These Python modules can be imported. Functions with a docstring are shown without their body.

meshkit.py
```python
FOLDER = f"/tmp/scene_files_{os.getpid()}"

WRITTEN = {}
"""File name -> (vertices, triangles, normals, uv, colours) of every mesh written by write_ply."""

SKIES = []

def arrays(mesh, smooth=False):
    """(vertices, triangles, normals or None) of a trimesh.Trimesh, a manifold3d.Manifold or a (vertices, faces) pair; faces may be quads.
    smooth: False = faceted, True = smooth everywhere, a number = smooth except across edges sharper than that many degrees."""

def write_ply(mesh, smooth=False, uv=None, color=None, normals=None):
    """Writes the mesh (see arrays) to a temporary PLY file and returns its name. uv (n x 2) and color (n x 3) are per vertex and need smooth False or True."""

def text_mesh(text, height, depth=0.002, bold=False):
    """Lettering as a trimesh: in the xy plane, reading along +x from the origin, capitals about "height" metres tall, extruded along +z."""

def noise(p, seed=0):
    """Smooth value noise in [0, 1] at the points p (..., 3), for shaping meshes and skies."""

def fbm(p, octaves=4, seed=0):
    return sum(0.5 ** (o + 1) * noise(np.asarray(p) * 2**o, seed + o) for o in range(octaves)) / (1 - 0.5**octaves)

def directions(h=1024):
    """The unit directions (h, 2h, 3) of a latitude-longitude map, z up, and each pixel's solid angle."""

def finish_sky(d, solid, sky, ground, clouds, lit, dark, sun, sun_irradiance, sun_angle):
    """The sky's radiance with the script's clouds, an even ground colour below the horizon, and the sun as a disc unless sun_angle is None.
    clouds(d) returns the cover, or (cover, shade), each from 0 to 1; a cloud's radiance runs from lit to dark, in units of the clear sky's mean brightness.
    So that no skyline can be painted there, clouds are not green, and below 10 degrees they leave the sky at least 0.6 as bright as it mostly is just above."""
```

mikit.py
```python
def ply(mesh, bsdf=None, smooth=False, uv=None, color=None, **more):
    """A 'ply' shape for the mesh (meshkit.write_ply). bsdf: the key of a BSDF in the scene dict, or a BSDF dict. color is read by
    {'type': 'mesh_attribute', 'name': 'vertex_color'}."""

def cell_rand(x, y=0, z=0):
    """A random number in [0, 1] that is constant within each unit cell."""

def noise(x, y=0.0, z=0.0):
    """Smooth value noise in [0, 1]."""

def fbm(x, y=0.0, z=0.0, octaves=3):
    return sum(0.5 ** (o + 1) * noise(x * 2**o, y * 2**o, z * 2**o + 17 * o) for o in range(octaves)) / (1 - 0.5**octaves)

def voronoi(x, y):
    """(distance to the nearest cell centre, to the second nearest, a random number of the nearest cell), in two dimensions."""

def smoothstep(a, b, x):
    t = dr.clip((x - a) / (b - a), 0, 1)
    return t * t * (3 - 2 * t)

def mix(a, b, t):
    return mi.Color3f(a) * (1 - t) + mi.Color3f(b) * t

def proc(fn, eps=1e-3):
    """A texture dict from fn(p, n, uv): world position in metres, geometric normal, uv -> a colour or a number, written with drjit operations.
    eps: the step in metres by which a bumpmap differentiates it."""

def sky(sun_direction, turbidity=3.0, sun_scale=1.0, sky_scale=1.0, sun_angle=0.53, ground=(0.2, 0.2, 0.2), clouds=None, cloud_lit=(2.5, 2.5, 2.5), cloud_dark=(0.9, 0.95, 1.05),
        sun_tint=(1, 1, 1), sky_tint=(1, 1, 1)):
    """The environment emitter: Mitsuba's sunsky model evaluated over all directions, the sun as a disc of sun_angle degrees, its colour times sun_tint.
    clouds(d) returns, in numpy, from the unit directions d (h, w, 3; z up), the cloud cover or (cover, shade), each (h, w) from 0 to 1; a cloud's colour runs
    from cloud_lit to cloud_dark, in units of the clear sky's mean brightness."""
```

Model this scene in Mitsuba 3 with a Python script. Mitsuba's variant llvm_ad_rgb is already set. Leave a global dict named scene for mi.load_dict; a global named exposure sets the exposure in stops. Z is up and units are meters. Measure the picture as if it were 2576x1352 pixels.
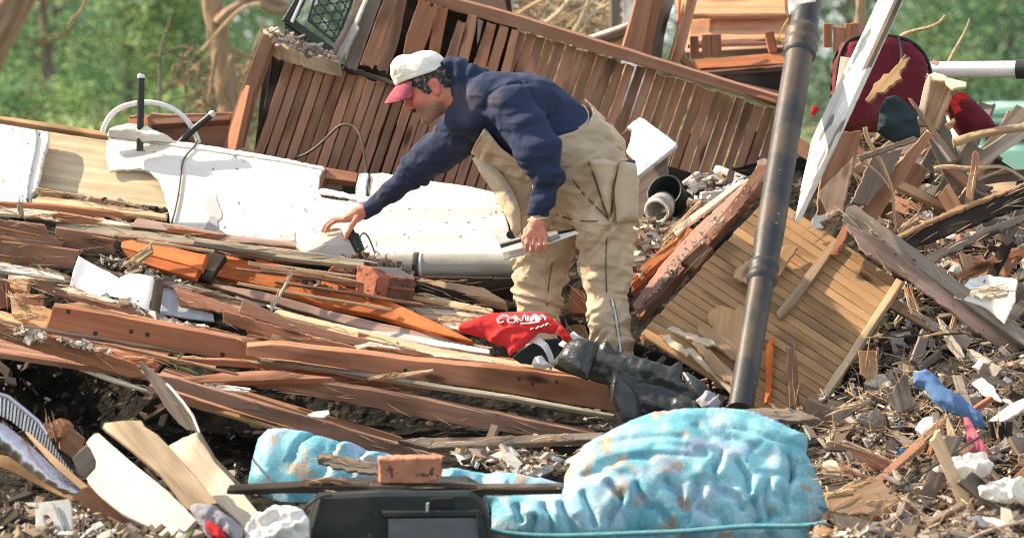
import math, random
import numpy as np, trimesh, mapbox_earcut, shapely
import drjit as dr, mitsuba as mi
import mikit, meshkit
from mikit import noise, fbm, voronoi, cell_rand, smoothstep, mix
from scipy.spatial import Delaunay, cKDTree
from scipy.interpolate import RBFInterpolator

# ---------------------------------------------------------------- camera, sky, exposure
scene = {'type': 'scene'}
labels = {}
T = mi.ScalarTransform4f
CAM = np.array([0.0, -14.0, 1.3])
PITCH = math.radians(3.45)
TANH = 0.14603
FWD = np.array([0, math.cos(PITCH), -math.sin(PITCH)])
UPV = np.array([0, math.sin(PITCH), math.cos(PITCH)])
scene['camera'] = {
    'type': 'thinlens', 'fov': 2 * math.degrees(math.atan(TANH)), 'fov_axis': 'x',
    'aperture_radius': 0.019, 'focus_distance': 14.0, 'near_clip': 0.5, 'far_clip': 600.0,
    'to_world': T().look_at(origin=CAM.tolist(), target=(CAM + FWD).tolist(), up=[0, 0, 1]),
    'film': {'type': 'hdrfilm', 'width': 1024, 'height': 537},
}
SUN = (-0.68, 0.19, 0.55)
scene['sky'] = mikit.sky(SUN, turbidity=4.0, sun_scale=1.0, sun_tint=(0.96, 0.985, 1.02), sky_tint=(1.0, 0.98, 0.94),
                         clouds=lambda d: 0.30 + 0.45 * np.clip(1.2 - d[..., 2] * 2.0, 0, 1), cloud_lit=(2.4, 2.4, 2.4))
exposure = 2.85

# ---------------------------------------------------------------- geometry helpers
FPX = 1288.0 / TANH                       # photograph measured on a 2576 x 1352 grid
def ray(px, py):
    return FWD + (px - 1288.0) / FPX * np.array([1.0, 0, 0]) + (676.0 - py) / FPX * UPV
def at(px, py, y):
    """the point of the place at depth y that the photograph shows at px, py"""
    d = ray(px, py)
    return CAM + d * ((y - CAM[1]) / d[1])
def project(P):
    q = np.asarray(P) - CAM
    w = q @ FWD
    return 1288 + FPX * q[..., 0] / w, 676 - FPX * (q @ UPV) / w
def nrm(v):
    return v / (np.linalg.norm(v) + 1e-12)
def face_normal(tilt, yaw):
    t, w = math.radians(tilt), math.radians(yaw)
    return np.array([math.sin(w) * math.cos(t), -math.cos(w) * math.cos(t), math.sin(t)])

_ids = {}
def number(key):
    n = _ids.get(key, 0)
    _ids[key] = n + 1
    return key if n == 0 else f'{key}_{n:03d}'
def reg(key, shape, label=None, cat=None, group=None, kind=None):
    key = number(key)
    scene[key] = shape
    tag(key, label, cat, group, kind)
    return key
def tag(key, label=None, cat=None, group=None, kind=None):
    e = {k: v for k, v in (('label', label), ('category', cat), ('group', group), ('kind', kind)) if v}
    if e:
        labels[key] = e
def thing(key, label, cat, group=None):
    key = number(key)
    tag(key, label, cat, group)
    return key

_uid = [0]
def enc(uv, pal):
    """stores a piece's own random number and palette entry beside its surface coordinates"""
    _uid[0] += 1
    uv = np.asarray(uv, float).copy()
    uv[:, 0] = np.clip(uv[:, 0] + 4, 0.01, 7.99) + 8 * (_uid[0] % 180)
    uv[:, 1] = np.clip(uv[:, 1] + 2, 0.01, 3.99) + 4 * pal
    return uv

def earcut(p):
    p = np.ascontiguousarray(p, dtype=np.float64)
    return np.asarray(mapbox_earcut.triangulate_float64(p, np.array([len(p)], dtype=np.uint32))).reshape(-1, 3)
def earcut_h(rings):
    p = np.ascontiguousarray(np.vstack(rings), dtype=np.float64)
    ends = np.cumsum([len(r) for r in rings]).astype(np.uint32)
    return p, np.asarray(mapbox_earcut.triangulate_float64(p, ends)).reshape(-1, 3)

def plane_of(poly, y, tilt, yaw):
    poly = np.asarray(poly, float)
    c = poly.mean(0)
    C = at(c[0], c[1], y)
    n = face_normal(tilt, yaw)
    P = []
    for px, py in poly:
        d = ray(px, py)
        P.append(CAM + d * (((C - CAM) @ n) / (d @ n)))
    return np.array(P), C, n

def frame2d(P, C, n, grain=None):
    if grain is None:
        E = np.roll(P, -1, 0) - P
        e1 = nrm(E[np.argmax(np.linalg.norm(E, axis=1))])
    else:
        e1 = nrm(P[grain[1]] - P[grain[0]])
    e1 = nrm(e1 - n * (e1 @ n))
    e2 = np.cross(n, e1)
    return np.stack([(P - C) @ e1, (P - C) @ e2], 1), e1, e2

def slab_mesh(P, C, n, th, rng, jag=0.0, jagedges=None, wob=0.0012, bev=0.0025, grain=None, step=0.06, ends=0.0):
    q, e1, e2 = frame2d(P, C, n, grain)
    if jag == 0 and ends:                      # broken short ends of a long board
        EL = np.linalg.norm(np.roll(q, -1, 0) - q, axis=1); jagedges = [int(i) for i in np.argsort(EL) if EL[i] < min(.11, .3 * EL.max())][:4]
        if jagedges: jag = ends
    if sum(q[i, 0] * q[(i + 1) % len(q), 1] - q[(i + 1) % len(q), 0] * q[i, 1] for i in range(len(q))) < 0:
        q = q[::-1]
        if jagedges is not None:
            jagedges = [(len(q) - 2 - e) % len(q) for e in jagedges]
    pts = []
    for i in range(len(q)):
        a, b = q[i], q[(i + 1) % len(q)]
        L = np.linalg.norm(b - a)
        rough = jag > 0 and (jagedges is None or i in jagedges)
        k = max(1, int(L / (0.015 if rough else step)))
        k = min(k, 40)
        nn = np.array([(b - a)[1], -(b - a)[0]]) / (L + 1e-9)
        for j in range(k):
            p = a + (b - a) * j / k
            if j or rough:
                p = p + nn * (rng.uniform(-1, 0.6) * jag * rng.choice([.25, .8, 1.6]) if rough else rng.normal() * wob) + ((b - a) / k * rng.uniform(-.4, .4) if rough and j else 0)
            pts.append(p)
    pts = np.array(pts)
    m = len(pts)
    t1, t0 = np.roll(pts, -1, 0) - pts, pts - np.roll(pts, 1, 0)
    nn = np.stack([t1[:, 1] + t0[:, 1], -t1[:, 0] - t0[:, 0]], 1)
    nn /= np.linalg.norm(nn, axis=1, keepdims=True) + 1e-9
    bev = min(bev, th * 0.3)
    ins = pts - nn * bev
    lift = lambda p2, d: C + p2[:, :1] * e1 + p2[:, 1:] * e2 + n * d
    tri = earcut(ins)
    if len(tri) == 0:
        tri = earcut(pts)
    V = np.vstack([lift(ins, 0), lift(pts, -bev), lift(pts, -th)])
    uv = np.vstack([ins, pts + nn * bev, pts + nn * (bev + th)])
    i = np.arange(m); j = (i + 1) % m
    band = lambda a, b: np.vstack([np.stack([a + i, b + i, b + j], 1), np.stack([a + i, b + j, a + j], 1)])
    F = np.vstack([tri, band(0, m), band(m, 2 * m), tri[:, ::-1] + 2 * m])
    return V, F, uv

def merge(parts):
    """parts: list of (V, F, UV)"""
    Vs, Fs, Us, o = [], [], [], 0
    for V, F, U in parts:
        Vs.append(V); Fs.append(np.asarray(F) + o); Us.append(U); o += len(V)
    return np.vstack(Vs), np.vstack(Fs), np.vstack(Us)
def shape(vfu, bsdf, smooth=False):
    V, F, U = vfu
    return mikit.ply(trimesh.Trimesh(V, F, process=False), 'm_' + bsdf, smooth=smooth, uv=U)

PAL = {'lath': 0, 'timber': 1, 'orange': 2, 'pine': 3, 'tan': 4, 'grey': 5, 'dark': 6, 'white': 7, 'cream': 8, 'rust': 9, 'pink': 10, 'olive': 11, 'door': 12, 'plywood': 13, 'amber': 14, 'deck': 15}
RNG = np.random.default_rng(7)
BOARDS = []
def S(key, pal, poly, y, tilt=0, yaw=0, th=0.03, label=None, cat=None, bsdf='wood', smooth=False, group=None, kind=None, **kw):
    """a board, beam or panel with its outline, real thickness and distance"""
    if cat is None and label is not None:
        cat = 'board'
    P, C, n = plane_of(poly, y, tilt, yaw)
    if bsdf == 'wood':
        kw.setdefault('ends', .009)
        BOARDS.append((P, C, n, poly))
    V, F, uv = slab_mesh(P, C, n, th, RNG, **kw)
    return reg(key, shape((V, F, enc(uv, PAL.get(pal, pal))), bsdf, smooth), label, cat, group, kind)
def Lb(key, pal, p0, p1, w, y0, y1=None, th=0.03, tilt=None, label=None, cat=None, bsdf='wood', w1=None, group=None, kind=None, jag=0.0, vfu=False, up=None):
    """a straight board from p0 (depth y0) to p1 (depth y1), w wide in photograph pixels, its face turned to the viewer and tilted up by tilt"""
    y1 = y0 if y1 is None else y1
    A, B = at(*p0, y0), at(*p1, y1)
    d = nrm(B - A)
    n = face_normal(tilt or 0, 0) if up is None else nrm(np.array(up, float))
    n = nrm(n - d * (n @ d))
    e2 = np.cross(n, d)
    s0, s1 = w / FPX * (y0 + 14) / 2, (w1 if w1 is not None else w) / FPX * (y1 + 14) / 2
    P = np.array([A - e2 * s0, B - e2 * s1, B + e2 * s1, A + e2 * s0])
    V, F, uv = slab_mesh(P, (A + B) / 2, n, th, RNG, jag=jag, jagedges=[1, 3] if jag else None, grain=(0, 1))
    out = (V, F, enc(uv, PAL.get(pal, pal)))
    if vfu:
        return out
    return reg(key, shape(out, bsdf), label, cat or ('board' if label else None), group, kind)

def tube_mesh(pts, radii, sides=8, pal=0, cap=True, smooth_n=0, enc_on=True, squash=1.0):
    p = np.asarray(pts, float)
    r = np.broadcast_to(np.asarray(radii, float), (len(p),)).copy()
    if smooth_n:
        from scipy.interpolate import CubicSpline
        s = np.concatenate([[0], np.cumsum(np.linalg.norm(np.diff(p, axis=0), axis=1))])
        ss = np.linspace(0, s[-1], smooth_n)
        p, r = CubicSpline(s, p)(ss), np.interp(ss, s, r)
    t = np.gradient(p, axis=0); t /= np.linalg.norm(t, axis=1, keepdims=True) + 1e-12
    a = nrm(np.cross(t[0], [0.3, 0.1, 0.94] if abs(t[0][2]) < 0.9 else [1, 0.1, 0]))
    A = []
    for k in range(len(p)):
        a = nrm(a - t[k] * (a @ t[k])); A.append(a)
    A = np.array(A); B = np.cross(t, A)
    ang = np.linspace(0, 2 * np.pi, sides + 1)
    V = p[:, None] + r[:, None, None] * (np.cos(ang)[None, :, None] * A[:, None] + squash * np.sin(ang)[None, :, None] * B[:, None])
    s = np.concatenate([[0], np.cumsum(np.linalg.norm(np.diff(p, axis=0), axis=1))])
    U = np.stack(np.broadcast_arrays((s - s[-1] / 2)[:, None], (ang[None, :] - np.pi) * r[:, None]), -1)
    m = sides + 1
    i, j = np.meshgrid(np.arange(len(p) - 1), np.arange(sides), indexing='ij')
    b = (i * m + j).ravel()
    F = np.vstack([np.stack([b, b + m + 1, b + 1], 1), np.stack([b, b + m, b + m + 1], 1)])
    V, U = V.reshape(-1, 3), U.reshape(-1, 2)
    if cap:
        n0 = len(V)
        V = np.vstack([V, V[:m], V[-m:], p[:1], p[-1:]])
        U = np.vstack([U, U[:m] * 0.2, U[-m - 0:][:m] * 0.2, [[0, 0]], [[0, 0]]])
        k = np.arange(sides)
        F = np.vstack([F, np.stack([n0 + k, n0 + k + 1, np.full(sides, n0 + 2 * m)], 1), np.stack([n0 + m + k + 1, n0 + m + k, np.full(sides, n0 + 2 * m + 1)], 1)])
    return V, F, (enc(U, pal) if enc_on else U)
def tube(key, pts, radii, bsdf, pal=0, label=None, cat=None, group=None, kind=None, sides=8, smooth_n=0, smooth=True, squash=1.0):
    return reg(key, shape(tube_mesh(pts, radii, sides, pal, True, smooth_n, squash=squash), bsdf, smooth), label, cat, group, kind)

def sheet_mesh(poly, y, tilt, yaw, height, th=0.004, res=0.02, pal=0, grain=None, close=True, edge=None):
    """a crumpled or bulging sheet inside an outline: height(u, v, d) is the push along the normal, d the distance from the edge"""
    P, C, n = plane_of(poly, y, tilt, yaw)
    q, e1, e2 = frame2d(P, C, n, grain)
    S_ = shapely.Polygon(q).buffer(0)
    if S_.geom_type != 'Polygon':
        S_ = max(S_.geoms, key=lambda g: g.area)
    ring = np.array(S_.exterior.segmentize(res).coords)[:-1]
    if edge:
        ring = ring + np.random.default_rng(len(ring)).normal(size=ring.shape) * edge
        S_ = shapely.Polygon(ring).buffer(0)
        if S_.geom_type != 'Polygon':
            S_ = max(S_.geoms, key=lambda g: g.area)
        ring = np.array(S_.exterior.coords)[:-1]
    x0, y0, x1, y1 = S_.bounds
    gx, gy = np.meshgrid(np.arange(x0, x1, res), np.arange(y0, y1, res * 0.87))
    gx = gx + (np.arange(gx.shape[0])[:, None] % 2) * res / 2
    g = np.stack([gx.ravel(), gy.ravel()], 1)
    g = g[shapely.contains_xy(S_.buffer(-res * 0.55), g[:, 0], g[:, 1])]
    pts = np.vstack([ring, g])
    tri = Delaunay(pts).simplices
    cen = pts[tri].mean(1)
    tri = tri[shapely.contains_xy(S_.buffer(res * 0.02), cen[:, 0], cen[:, 1])]
    a, b, c = (pts[tri[:, k]] for k in range(3))
    cr = (b - a)[:, 0] * (c - a)[:, 1] - (b - a)[:, 1] * (c - a)[:, 0]
    tri[cr < 0] = tri[cr < 0][:, ::-1]
    tri = tri[np.abs(cr) > 1e-9]
    dist = shapely.distance(S_.exterior, shapely.points(pts))
    h = height(pts[:, 0], pts[:, 1], dist)
    front = C + pts[:, :1] * e1 + pts[:, 1:] * e2 + n * h[:, None]
    V, F, U = front, tri, pts.copy()
    if close:
        m = len(pts)
        E = np.sort(np.vstack([tri[:, [0, 1]], tri[:, [1, 2]], tri[:, [2, 0]]]), axis=1)
        u_, inv, cnt = np.unique(E, axis=0, return_inverse=True, return_counts=True)
        D = np.vstack([tri[:, [0, 1]], tri[:, [1, 2]], tri[:, [2, 0]]])
        bd = D[cnt[inv.ravel()] == 1]
        V = np.vstack([front, front - n * th])
        U = np.vstack([pts, pts])
        F = np.vstack([tri, tri[:, ::-1] + m, np.stack([bd[:, 1], bd[:, 0], bd[:, 0] + m], 1), np.stack([bd[:, 1], bd[:, 0] + m, bd[:, 1] + m], 1)])
    return V, F, enc(U, pal)
def sheet(key, pal, poly, y, tilt=0, yaw=0, height=None, th=0.004, res=0.02, bsdf='cloth', label=None, cat=None, smooth=True, group=None, kind=None, grain=None, edge=None):
    return reg(key, shape(sheet_mesh(poly, y, tilt, yaw, height, th, res, pal, grain, True, edge), bsdf, smooth), label, cat, group, kind)

def n3(x, y, z=0.0, seed=0):
    return meshkit.noise(np.stack(np.broadcast_arrays(np.asarray(x, float), np.asarray(y, float), z), -1), seed)
def f3(x, y, z=0.0, oct=3, seed=0):
    return meshkit.fbm(np.stack(np.broadcast_arrays(np.asarray(x, float), np.asarray(y, float), z), -1), oct, seed)
def crumple(amp, sc=8.0, seed=0, dome=0.0, ang=0.0, stretch=3.0, fine=0.25):
    c, s = math.cos(math.radians(ang)), math.sin(math.radians(ang))
    def h(u, v, d):
        a, b = u * c + v * s, -u * s + v * c
        w = f3(a * sc * 0.6, b * sc * 0.6, 0, 2, seed + 5)
        r = 1 - 2 * np.abs(f3(a * sc / stretch + w, b * sc + w * 1.5, 3.3, 2, seed) - 0.5) * 2
        out = amp * (r * 0.7 + f3(a * sc * 2.5, b * sc * 2.5, 7, 2, seed + 9) * fine)
        if dome:
            m = max(d.max(), 1e-6)
            out = out + dome * np.sqrt(np.clip(1 - (1 - d / m) ** 2, 0, 1))
        return out
    return h

# ---- smooth blended bodies: signed distances on a grid, then a surface net
class Field:
    def __init__(self, lo, hi, h, far=0.08):
        self.lo, self.h = np.array(lo, float), h
        self.n = np.ceil((np.array(hi) - self.lo) / h).astype(int) + 1
        self.f = np.full(self.n, far, np.float32)
        self.ax = [self.lo[k] + h * np.arange(self.n[k]) for k in range(3)]
    def box(self, lo, hi):
        a = np.clip(np.floor((np.array(lo) - self.lo) / self.h).astype(int), 0, self.n)
        b = np.clip(np.ceil((np.array(hi) - self.lo) / self.h).astype(int) + 1, 0, self.n)
        s = tuple(slice(i, j) for i, j in zip(a, b))
        return s, np.stack(np.meshgrid(*[self.ax[k][s[k]] for k in range(3)], indexing='ij'), -1)
    def put(self, d, s, k, sub=False):
        f = self.f[s]
        if sub:
            d = -d; hh = np.clip(0.5 - 0.5 * (f - d) / k, 0, 1)
            self.f[s] = f * (1 - hh) + d * hh + k * hh * (1 - hh)
        else:
            hh = np.clip(0.5 + 0.5 * (f - d) / k, 0, 1)
            self.f[s] = f * (1 - hh) + d * hh - k * hh * (1 - hh)
    def cone(self, a, b, ra, rb, k=0.02, sub=False, flat=None):
        a, b = np.array(a, float), np.array(b, float)
        m = max(ra, rb) * (1.0 if flat is None else max(1, 1 / min(flat[1], 1))) + 0.05
        s, p = self.box(np.minimum(a, b) - m, np.maximum(a, b) + m)
        if p.size == 0: return
        pa, ba = p - a, b - a
        if flat is not None:                      # flattened across an axis: (axis, factor)
            ax, fac = nrm(np.array(flat[0], float)), flat[1]
            pa = pa + (pa @ ax)[..., None] * ax * (1 / fac - 1); ba = ba + (ba @ ax) * ax * (1 / fac - 1)
        t = np.clip((pa @ ba) / (ba @ ba + 1e-12), 0, 1)
        d = np.linalg.norm(pa - t[..., None] * ba, axis=-1) - (ra + (rb - ra) * t)
        if flat is not None: d = d * min(1, flat[1]) ** 0.5
        self.put(d, s, k, sub)
    def ell(self, c, r, axes=None, k=0.02, sub=False):
        c, r = np.array(c, float), np.array(r, float)
        m = r.max() + 0.05
        s, p = self.box(c - m, c + m)
        if p.size == 0: return
        q = p - c
        if axes is not None: q = q @ np.array(axes).T
        k0 = np.linalg.norm(q / r, axis=-1); k1 = np.linalg.norm(q / r ** 2, axis=-1) + 1e-9
        self.put(k0 * (k0 - 1) / k1, s, k, sub)
    def pts(self):
        return np.stack(np.meshgrid(*self.ax, indexing='ij'), -1)
    def mesh(self):
        f = self.f; n = self.n
        ins = f < 0
        c = [ins[i:n[0] - 1 + i, j:n[1] - 1 + j, k:n[2] - 1 + k] for i in (0, 1) for j in (0, 1) for k in (0, 1)]
        cnt = sum(x.astype(np.int8) for x in c)
        act = (cnt > 0) & (cnt < 8)
        idx = np.full(act.shape, -1); cell = np.argwhere(act); idx[act] = np.arange(len(cell))
        acc = np.zeros((len(cell), 3)); num = np.zeros(len(cell))
        cor = [(i, j, k) for i in (0, 1) for j in (0, 1) for k in (0, 1)]
        for a in range(8):
            for b in range(a + 1, 8):
                A, B = np.array(cor[a]), np.array(cor[b])
                if abs(A - B).sum() != 1: continue
                fa, fb = f[tuple((cell + A).T)], f[tuple((cell + B).T)]
                cr = (fa < 0) != (fb < 0)
                t = np.where(cr, fa / np.where(cr, fa - fb, 1), 0)
                acc += np.where(cr[:, None], A + t[:, None] * (B - A), 0); num += cr
        V = self.lo + self.h * (cell + acc / np.maximum(num, 1)[:, None])
        Q = []
        for ax in range(3):
            o = [k for k in range(3) if k != ax]
            s0 = [slice(None)] * 3; s1 = [slice(None)] * 3
            s0[ax], s1[ax] = slice(0, -1), slice(1, None)
            for k in o: s0[k] = s1[k] = slice(1, -1)
            A, B = ins[tuple(s0)], ins[tuple(s1)]
            e = np.argwhere(A != B); fl = A[A != B]
            e[:, o[0]] += 1; e[:, o[1]] += 1
            g = []
            for du, dv in ((1, 1), (0, 1), (0, 0), (1, 0)):
                w = e.copy(); w[:, o[0]] -= du; w[:, o[1]] -= dv
                g.append(idx[tuple(w.T)])
            q = np.stack(g, 1)
            flip = fl if ax != 1 else ~fl
            q[~flip] = q[~flip][:, ::-1]
            Q.append(q)
        Q = np.vstack(Q); Q = Q[(Q >= 0).all(1)]
        return V, np.vstack([Q[:, [0, 1, 2]], Q[:, [0, 2, 3]]])
# ---------------------------------------------------------------- materials
def split(uv):
    i, p = dr.floor(uv.x / 8), dr.floor(uv.y / 4)
    return i, p, uv.x - 8 * i, uv.y - 4 * p
def pick(p, table):
    out = mi.Color3f(*table[0])
    for k in range(1, len(table)):
        out = dr.select(p > k - 0.5, mi.Color3f(*table[k]), out)
    return out
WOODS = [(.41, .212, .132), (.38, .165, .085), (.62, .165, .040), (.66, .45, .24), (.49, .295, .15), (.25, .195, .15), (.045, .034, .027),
         (.74, .71, .65), (.76, .62, .45), (.42, .155, .07), (.46, .30, .235), (.46, .40, .27), (.68, .33, .17), (.80, .61, .36), (.64, .37, .17), (.43, .255, .125)]
def wood_fn(p, n, uv):
    i, k, u, v = split(uv)
    base = pick(k, WOODS)
    r1, r2 = cell_rand(i, 3), cell_rand(i, 8)
    flat = dr.select(k > 14.5, 0.25, 1.0)
    tone = 1.0 + (0.80 + 0.38 * r1 - 1.0) * flat
    g = fbm(u * 2.2 + r2 * 40, v * 55 + r1 * 30, 0, 3)
    fine = noise(u * 14, v * 420, r1 * 9)
    streak = 1.0 + (0.62 + 0.62 * g + 0.22 * (fine - 0.5) - 1.0) * (0.4 + 0.6 * flat)
    stain = smoothstep(0.52, 0.75, fbm(u * 3.1 + 5 * r1, v * 7 + 9 * r2, 2, 3))
    d1, d2, w = voronoi(u * 1.6 + r1 * 31, v * 5.0 + r2 * 17)
    knot = (1 - smoothstep(0.03, 0.11, d1)) * smoothstep(0.62, 0.7, w)
    hole = (1 - smoothstep(0.012, 0.022, dr.abs(d1 - 0.36))) * smoothstep(0.9, 0.95, w) * 0
    c = base * tone * streak * (1 - 0.42 * stain) * (1 - 0.7 * knot)
    c = mix(c, mi.Color3f(dr.mean(c)) * mi.Color3f(1.05, 1.0, 0.92), dr.select((dr.abs(k - 2) < 0.5) | (k < 0.5) | (k > 14.5), 0.05, 0.42) * r2)
    dust = smoothstep(0.55, 0.8, fbm(p.x * 9, p.y * 9, p.z * 9 + 3, 3)) * dr.select(dr.abs(k - 2) < 0.5, 0.05, 0.22)
    c = mix(c, mi.Color3f(.36, .29, .21), dust)
    chip = smoothstep(0.70, 0.75, fbm(u * 9 + 3, v * 40, r1 * 50, 3)) * dr.select(dr.abs(k - 7) < 0.5, 1.0, 0.0)
    return mix(c, mi.Color3f(.20, .17, .14), chip * 0.85)
def wood_bump(p, n, uv):
    i, k, u, v = split(uv)
    return 0.0016 * fbm(u * 3, v * 70, i, 2) + 0.0012 * noise(u * 25, v * 30, 2)
def mat(name, color, rough=0.8, bump=None, scale=1.0, spec=0.3, **kw):
    b = {'type': 'principled', 'base_color': color, 'roughness': rough, 'specular': spec, **kw}
    if bump is not None:
        b = {'type': 'bumpmap', 'arbitrary': mikit.proc(bump, 2e-3), 'scale': scale, 'bsdf': b}
    scene['m_' + name] = {'type': 'twosided', 'bsdf': b}
mat('wood', mikit.proc(wood_fn), 0.85, wood_bump, 1.0, 0.10)
mat('varnish', mikit.proc(wood_fn), 0.55, wood_bump, 1.0, 0.2)

PLASTER = [(.82, .79, .73), (.70, .68, .66), (.55, .52, .50), (.40, .38, .36), (.72, .62, .50), (.50, .30, .24)]
def plaster_fn(p, n, uv):
    i, k, u, v = split(uv)
    base = pick(k, PLASTER)
    d = fbm(u * 4 + i, v * 4, 1, 4)
    sp = smoothstep(0.77, 0.84, fbm(u * 44, v * 44 + i, 5, 3))
    scuff = smoothstep(0.62, 0.72, fbm(u * 3 + 9, v * 16 + i * 3, 2, 3))
    c = base * (0.92 + 0.14 * d) * (1 - 0.22 * scuff)
    c = mix(c, mi.Color3f(.60, .48, .34), smoothstep(0.6, 0.85, fbm(u * 2.3, v * 2.9 + i * 2, 8, 3)) * 0.3)
    return mix(c, mi.Color3f(.13, .10, .08), sp * 0.8)
def plaster_bump(p, n, uv):
    return 0.004 * fbm(p.x * 14, p.y * 14, p.z * 14, 3) + 0.001 * noise(p.x * 160, p.y * 160, p.z * 160)
mat('plaster', mikit.proc(plaster_fn), 0.9, plaster_bump, 1.0, 0.2)

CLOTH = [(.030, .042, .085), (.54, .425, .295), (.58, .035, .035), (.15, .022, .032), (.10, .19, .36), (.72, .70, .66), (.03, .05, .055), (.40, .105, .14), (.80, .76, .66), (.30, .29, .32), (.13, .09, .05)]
def cloth_fn(p, n, uv):
    i, k, u, v = split(uv)
    base = pick(k, CLOTH)
    d = fbm(p.x * 6, p.y * 6, p.z * 6 + i, 3)
    w = noise(p.x * 300, p.y * 300, p.z * 300)
    dirt = smoothstep(0.55, 0.75, fbm(p.x * 11 + 3, p.y * 11, p.z * 7, 4))
    c = base * (0.72 + 0.5 * d) * (0.88 + 0.24 * w)
    return mix(c, mi.Color3f(.20, .15, .10), dirt * 0.18)
def cloth_bump(p, n, uv):
    return 0.010 * fbm(p.x * 24, p.y * 24, p.z * 14, 3) + 0.006 * (1 - dr.abs(2 * noise(p.x * 17 + 3 * noise(p.x * 6, p.y * 6, p.z * 6), p.y * 17, p.z * 30) - 1)) + 0.0006 * noise(p.x * 400, p.y * 400, p.z * 400)
mat('cloth', mikit.proc(cloth_fn), 0.92, cloth_bump, 1.0, 0.15, sheen=0.3)

def quilt_fn(p, n, uv):
    i, k, u, v = split(uv)
    a = fbm(u * 9 + 3, v * 9, 1, 4)
    b = fbm(u * 11 + 30, v * 7, 5, 4)
    c = mix(mi.Color3f(.12, .36, .44), mi.Color3f(.26, .54, .61), smoothstep(0.3, 0.7, a))
    c = mix(c, mi.Color3f(.44, .41, .57), smoothstep(0.52, 0.74, b) * 0.5)
    c = mix(c, mi.Color3f(.52, .66, .70), smoothstep(0.55, 0.75, fbm(u * 14 + 60, v * 26, 9, 3)) * 0.4)
    band = smoothstep(0.05, 0.0, dr.abs(v - 0.04 + 0.25 * (noise(u * 3, 4) - 0.5)) - 0.10)
    m = smoothstep(0.64, 0.74, fbm(u * 17 + 2, v * 13 + 40, 3, 4) + 0.035 * band)
    c = mix(c, mi.Color3f(.40, .29, .17), m * 0.8)
    c = dr.select(k > 0.5, mi.Color3f(.13, .36, .38), c)
    return c * (0.86 + 0.28 * noise(u * 200, v * 200))
def quilt_bump(p, n, uv):
    i, k, u, v = split(uv)
    return 0.004 * fbm(u * 26, v * 17, 2, 3) + 0.0008 * noise(u * 300, v * 300)
mat('quilt', mikit.proc(quilt_fn), 0.5, quilt_bump, 1.0, 0.4, sheen=0.4)

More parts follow.
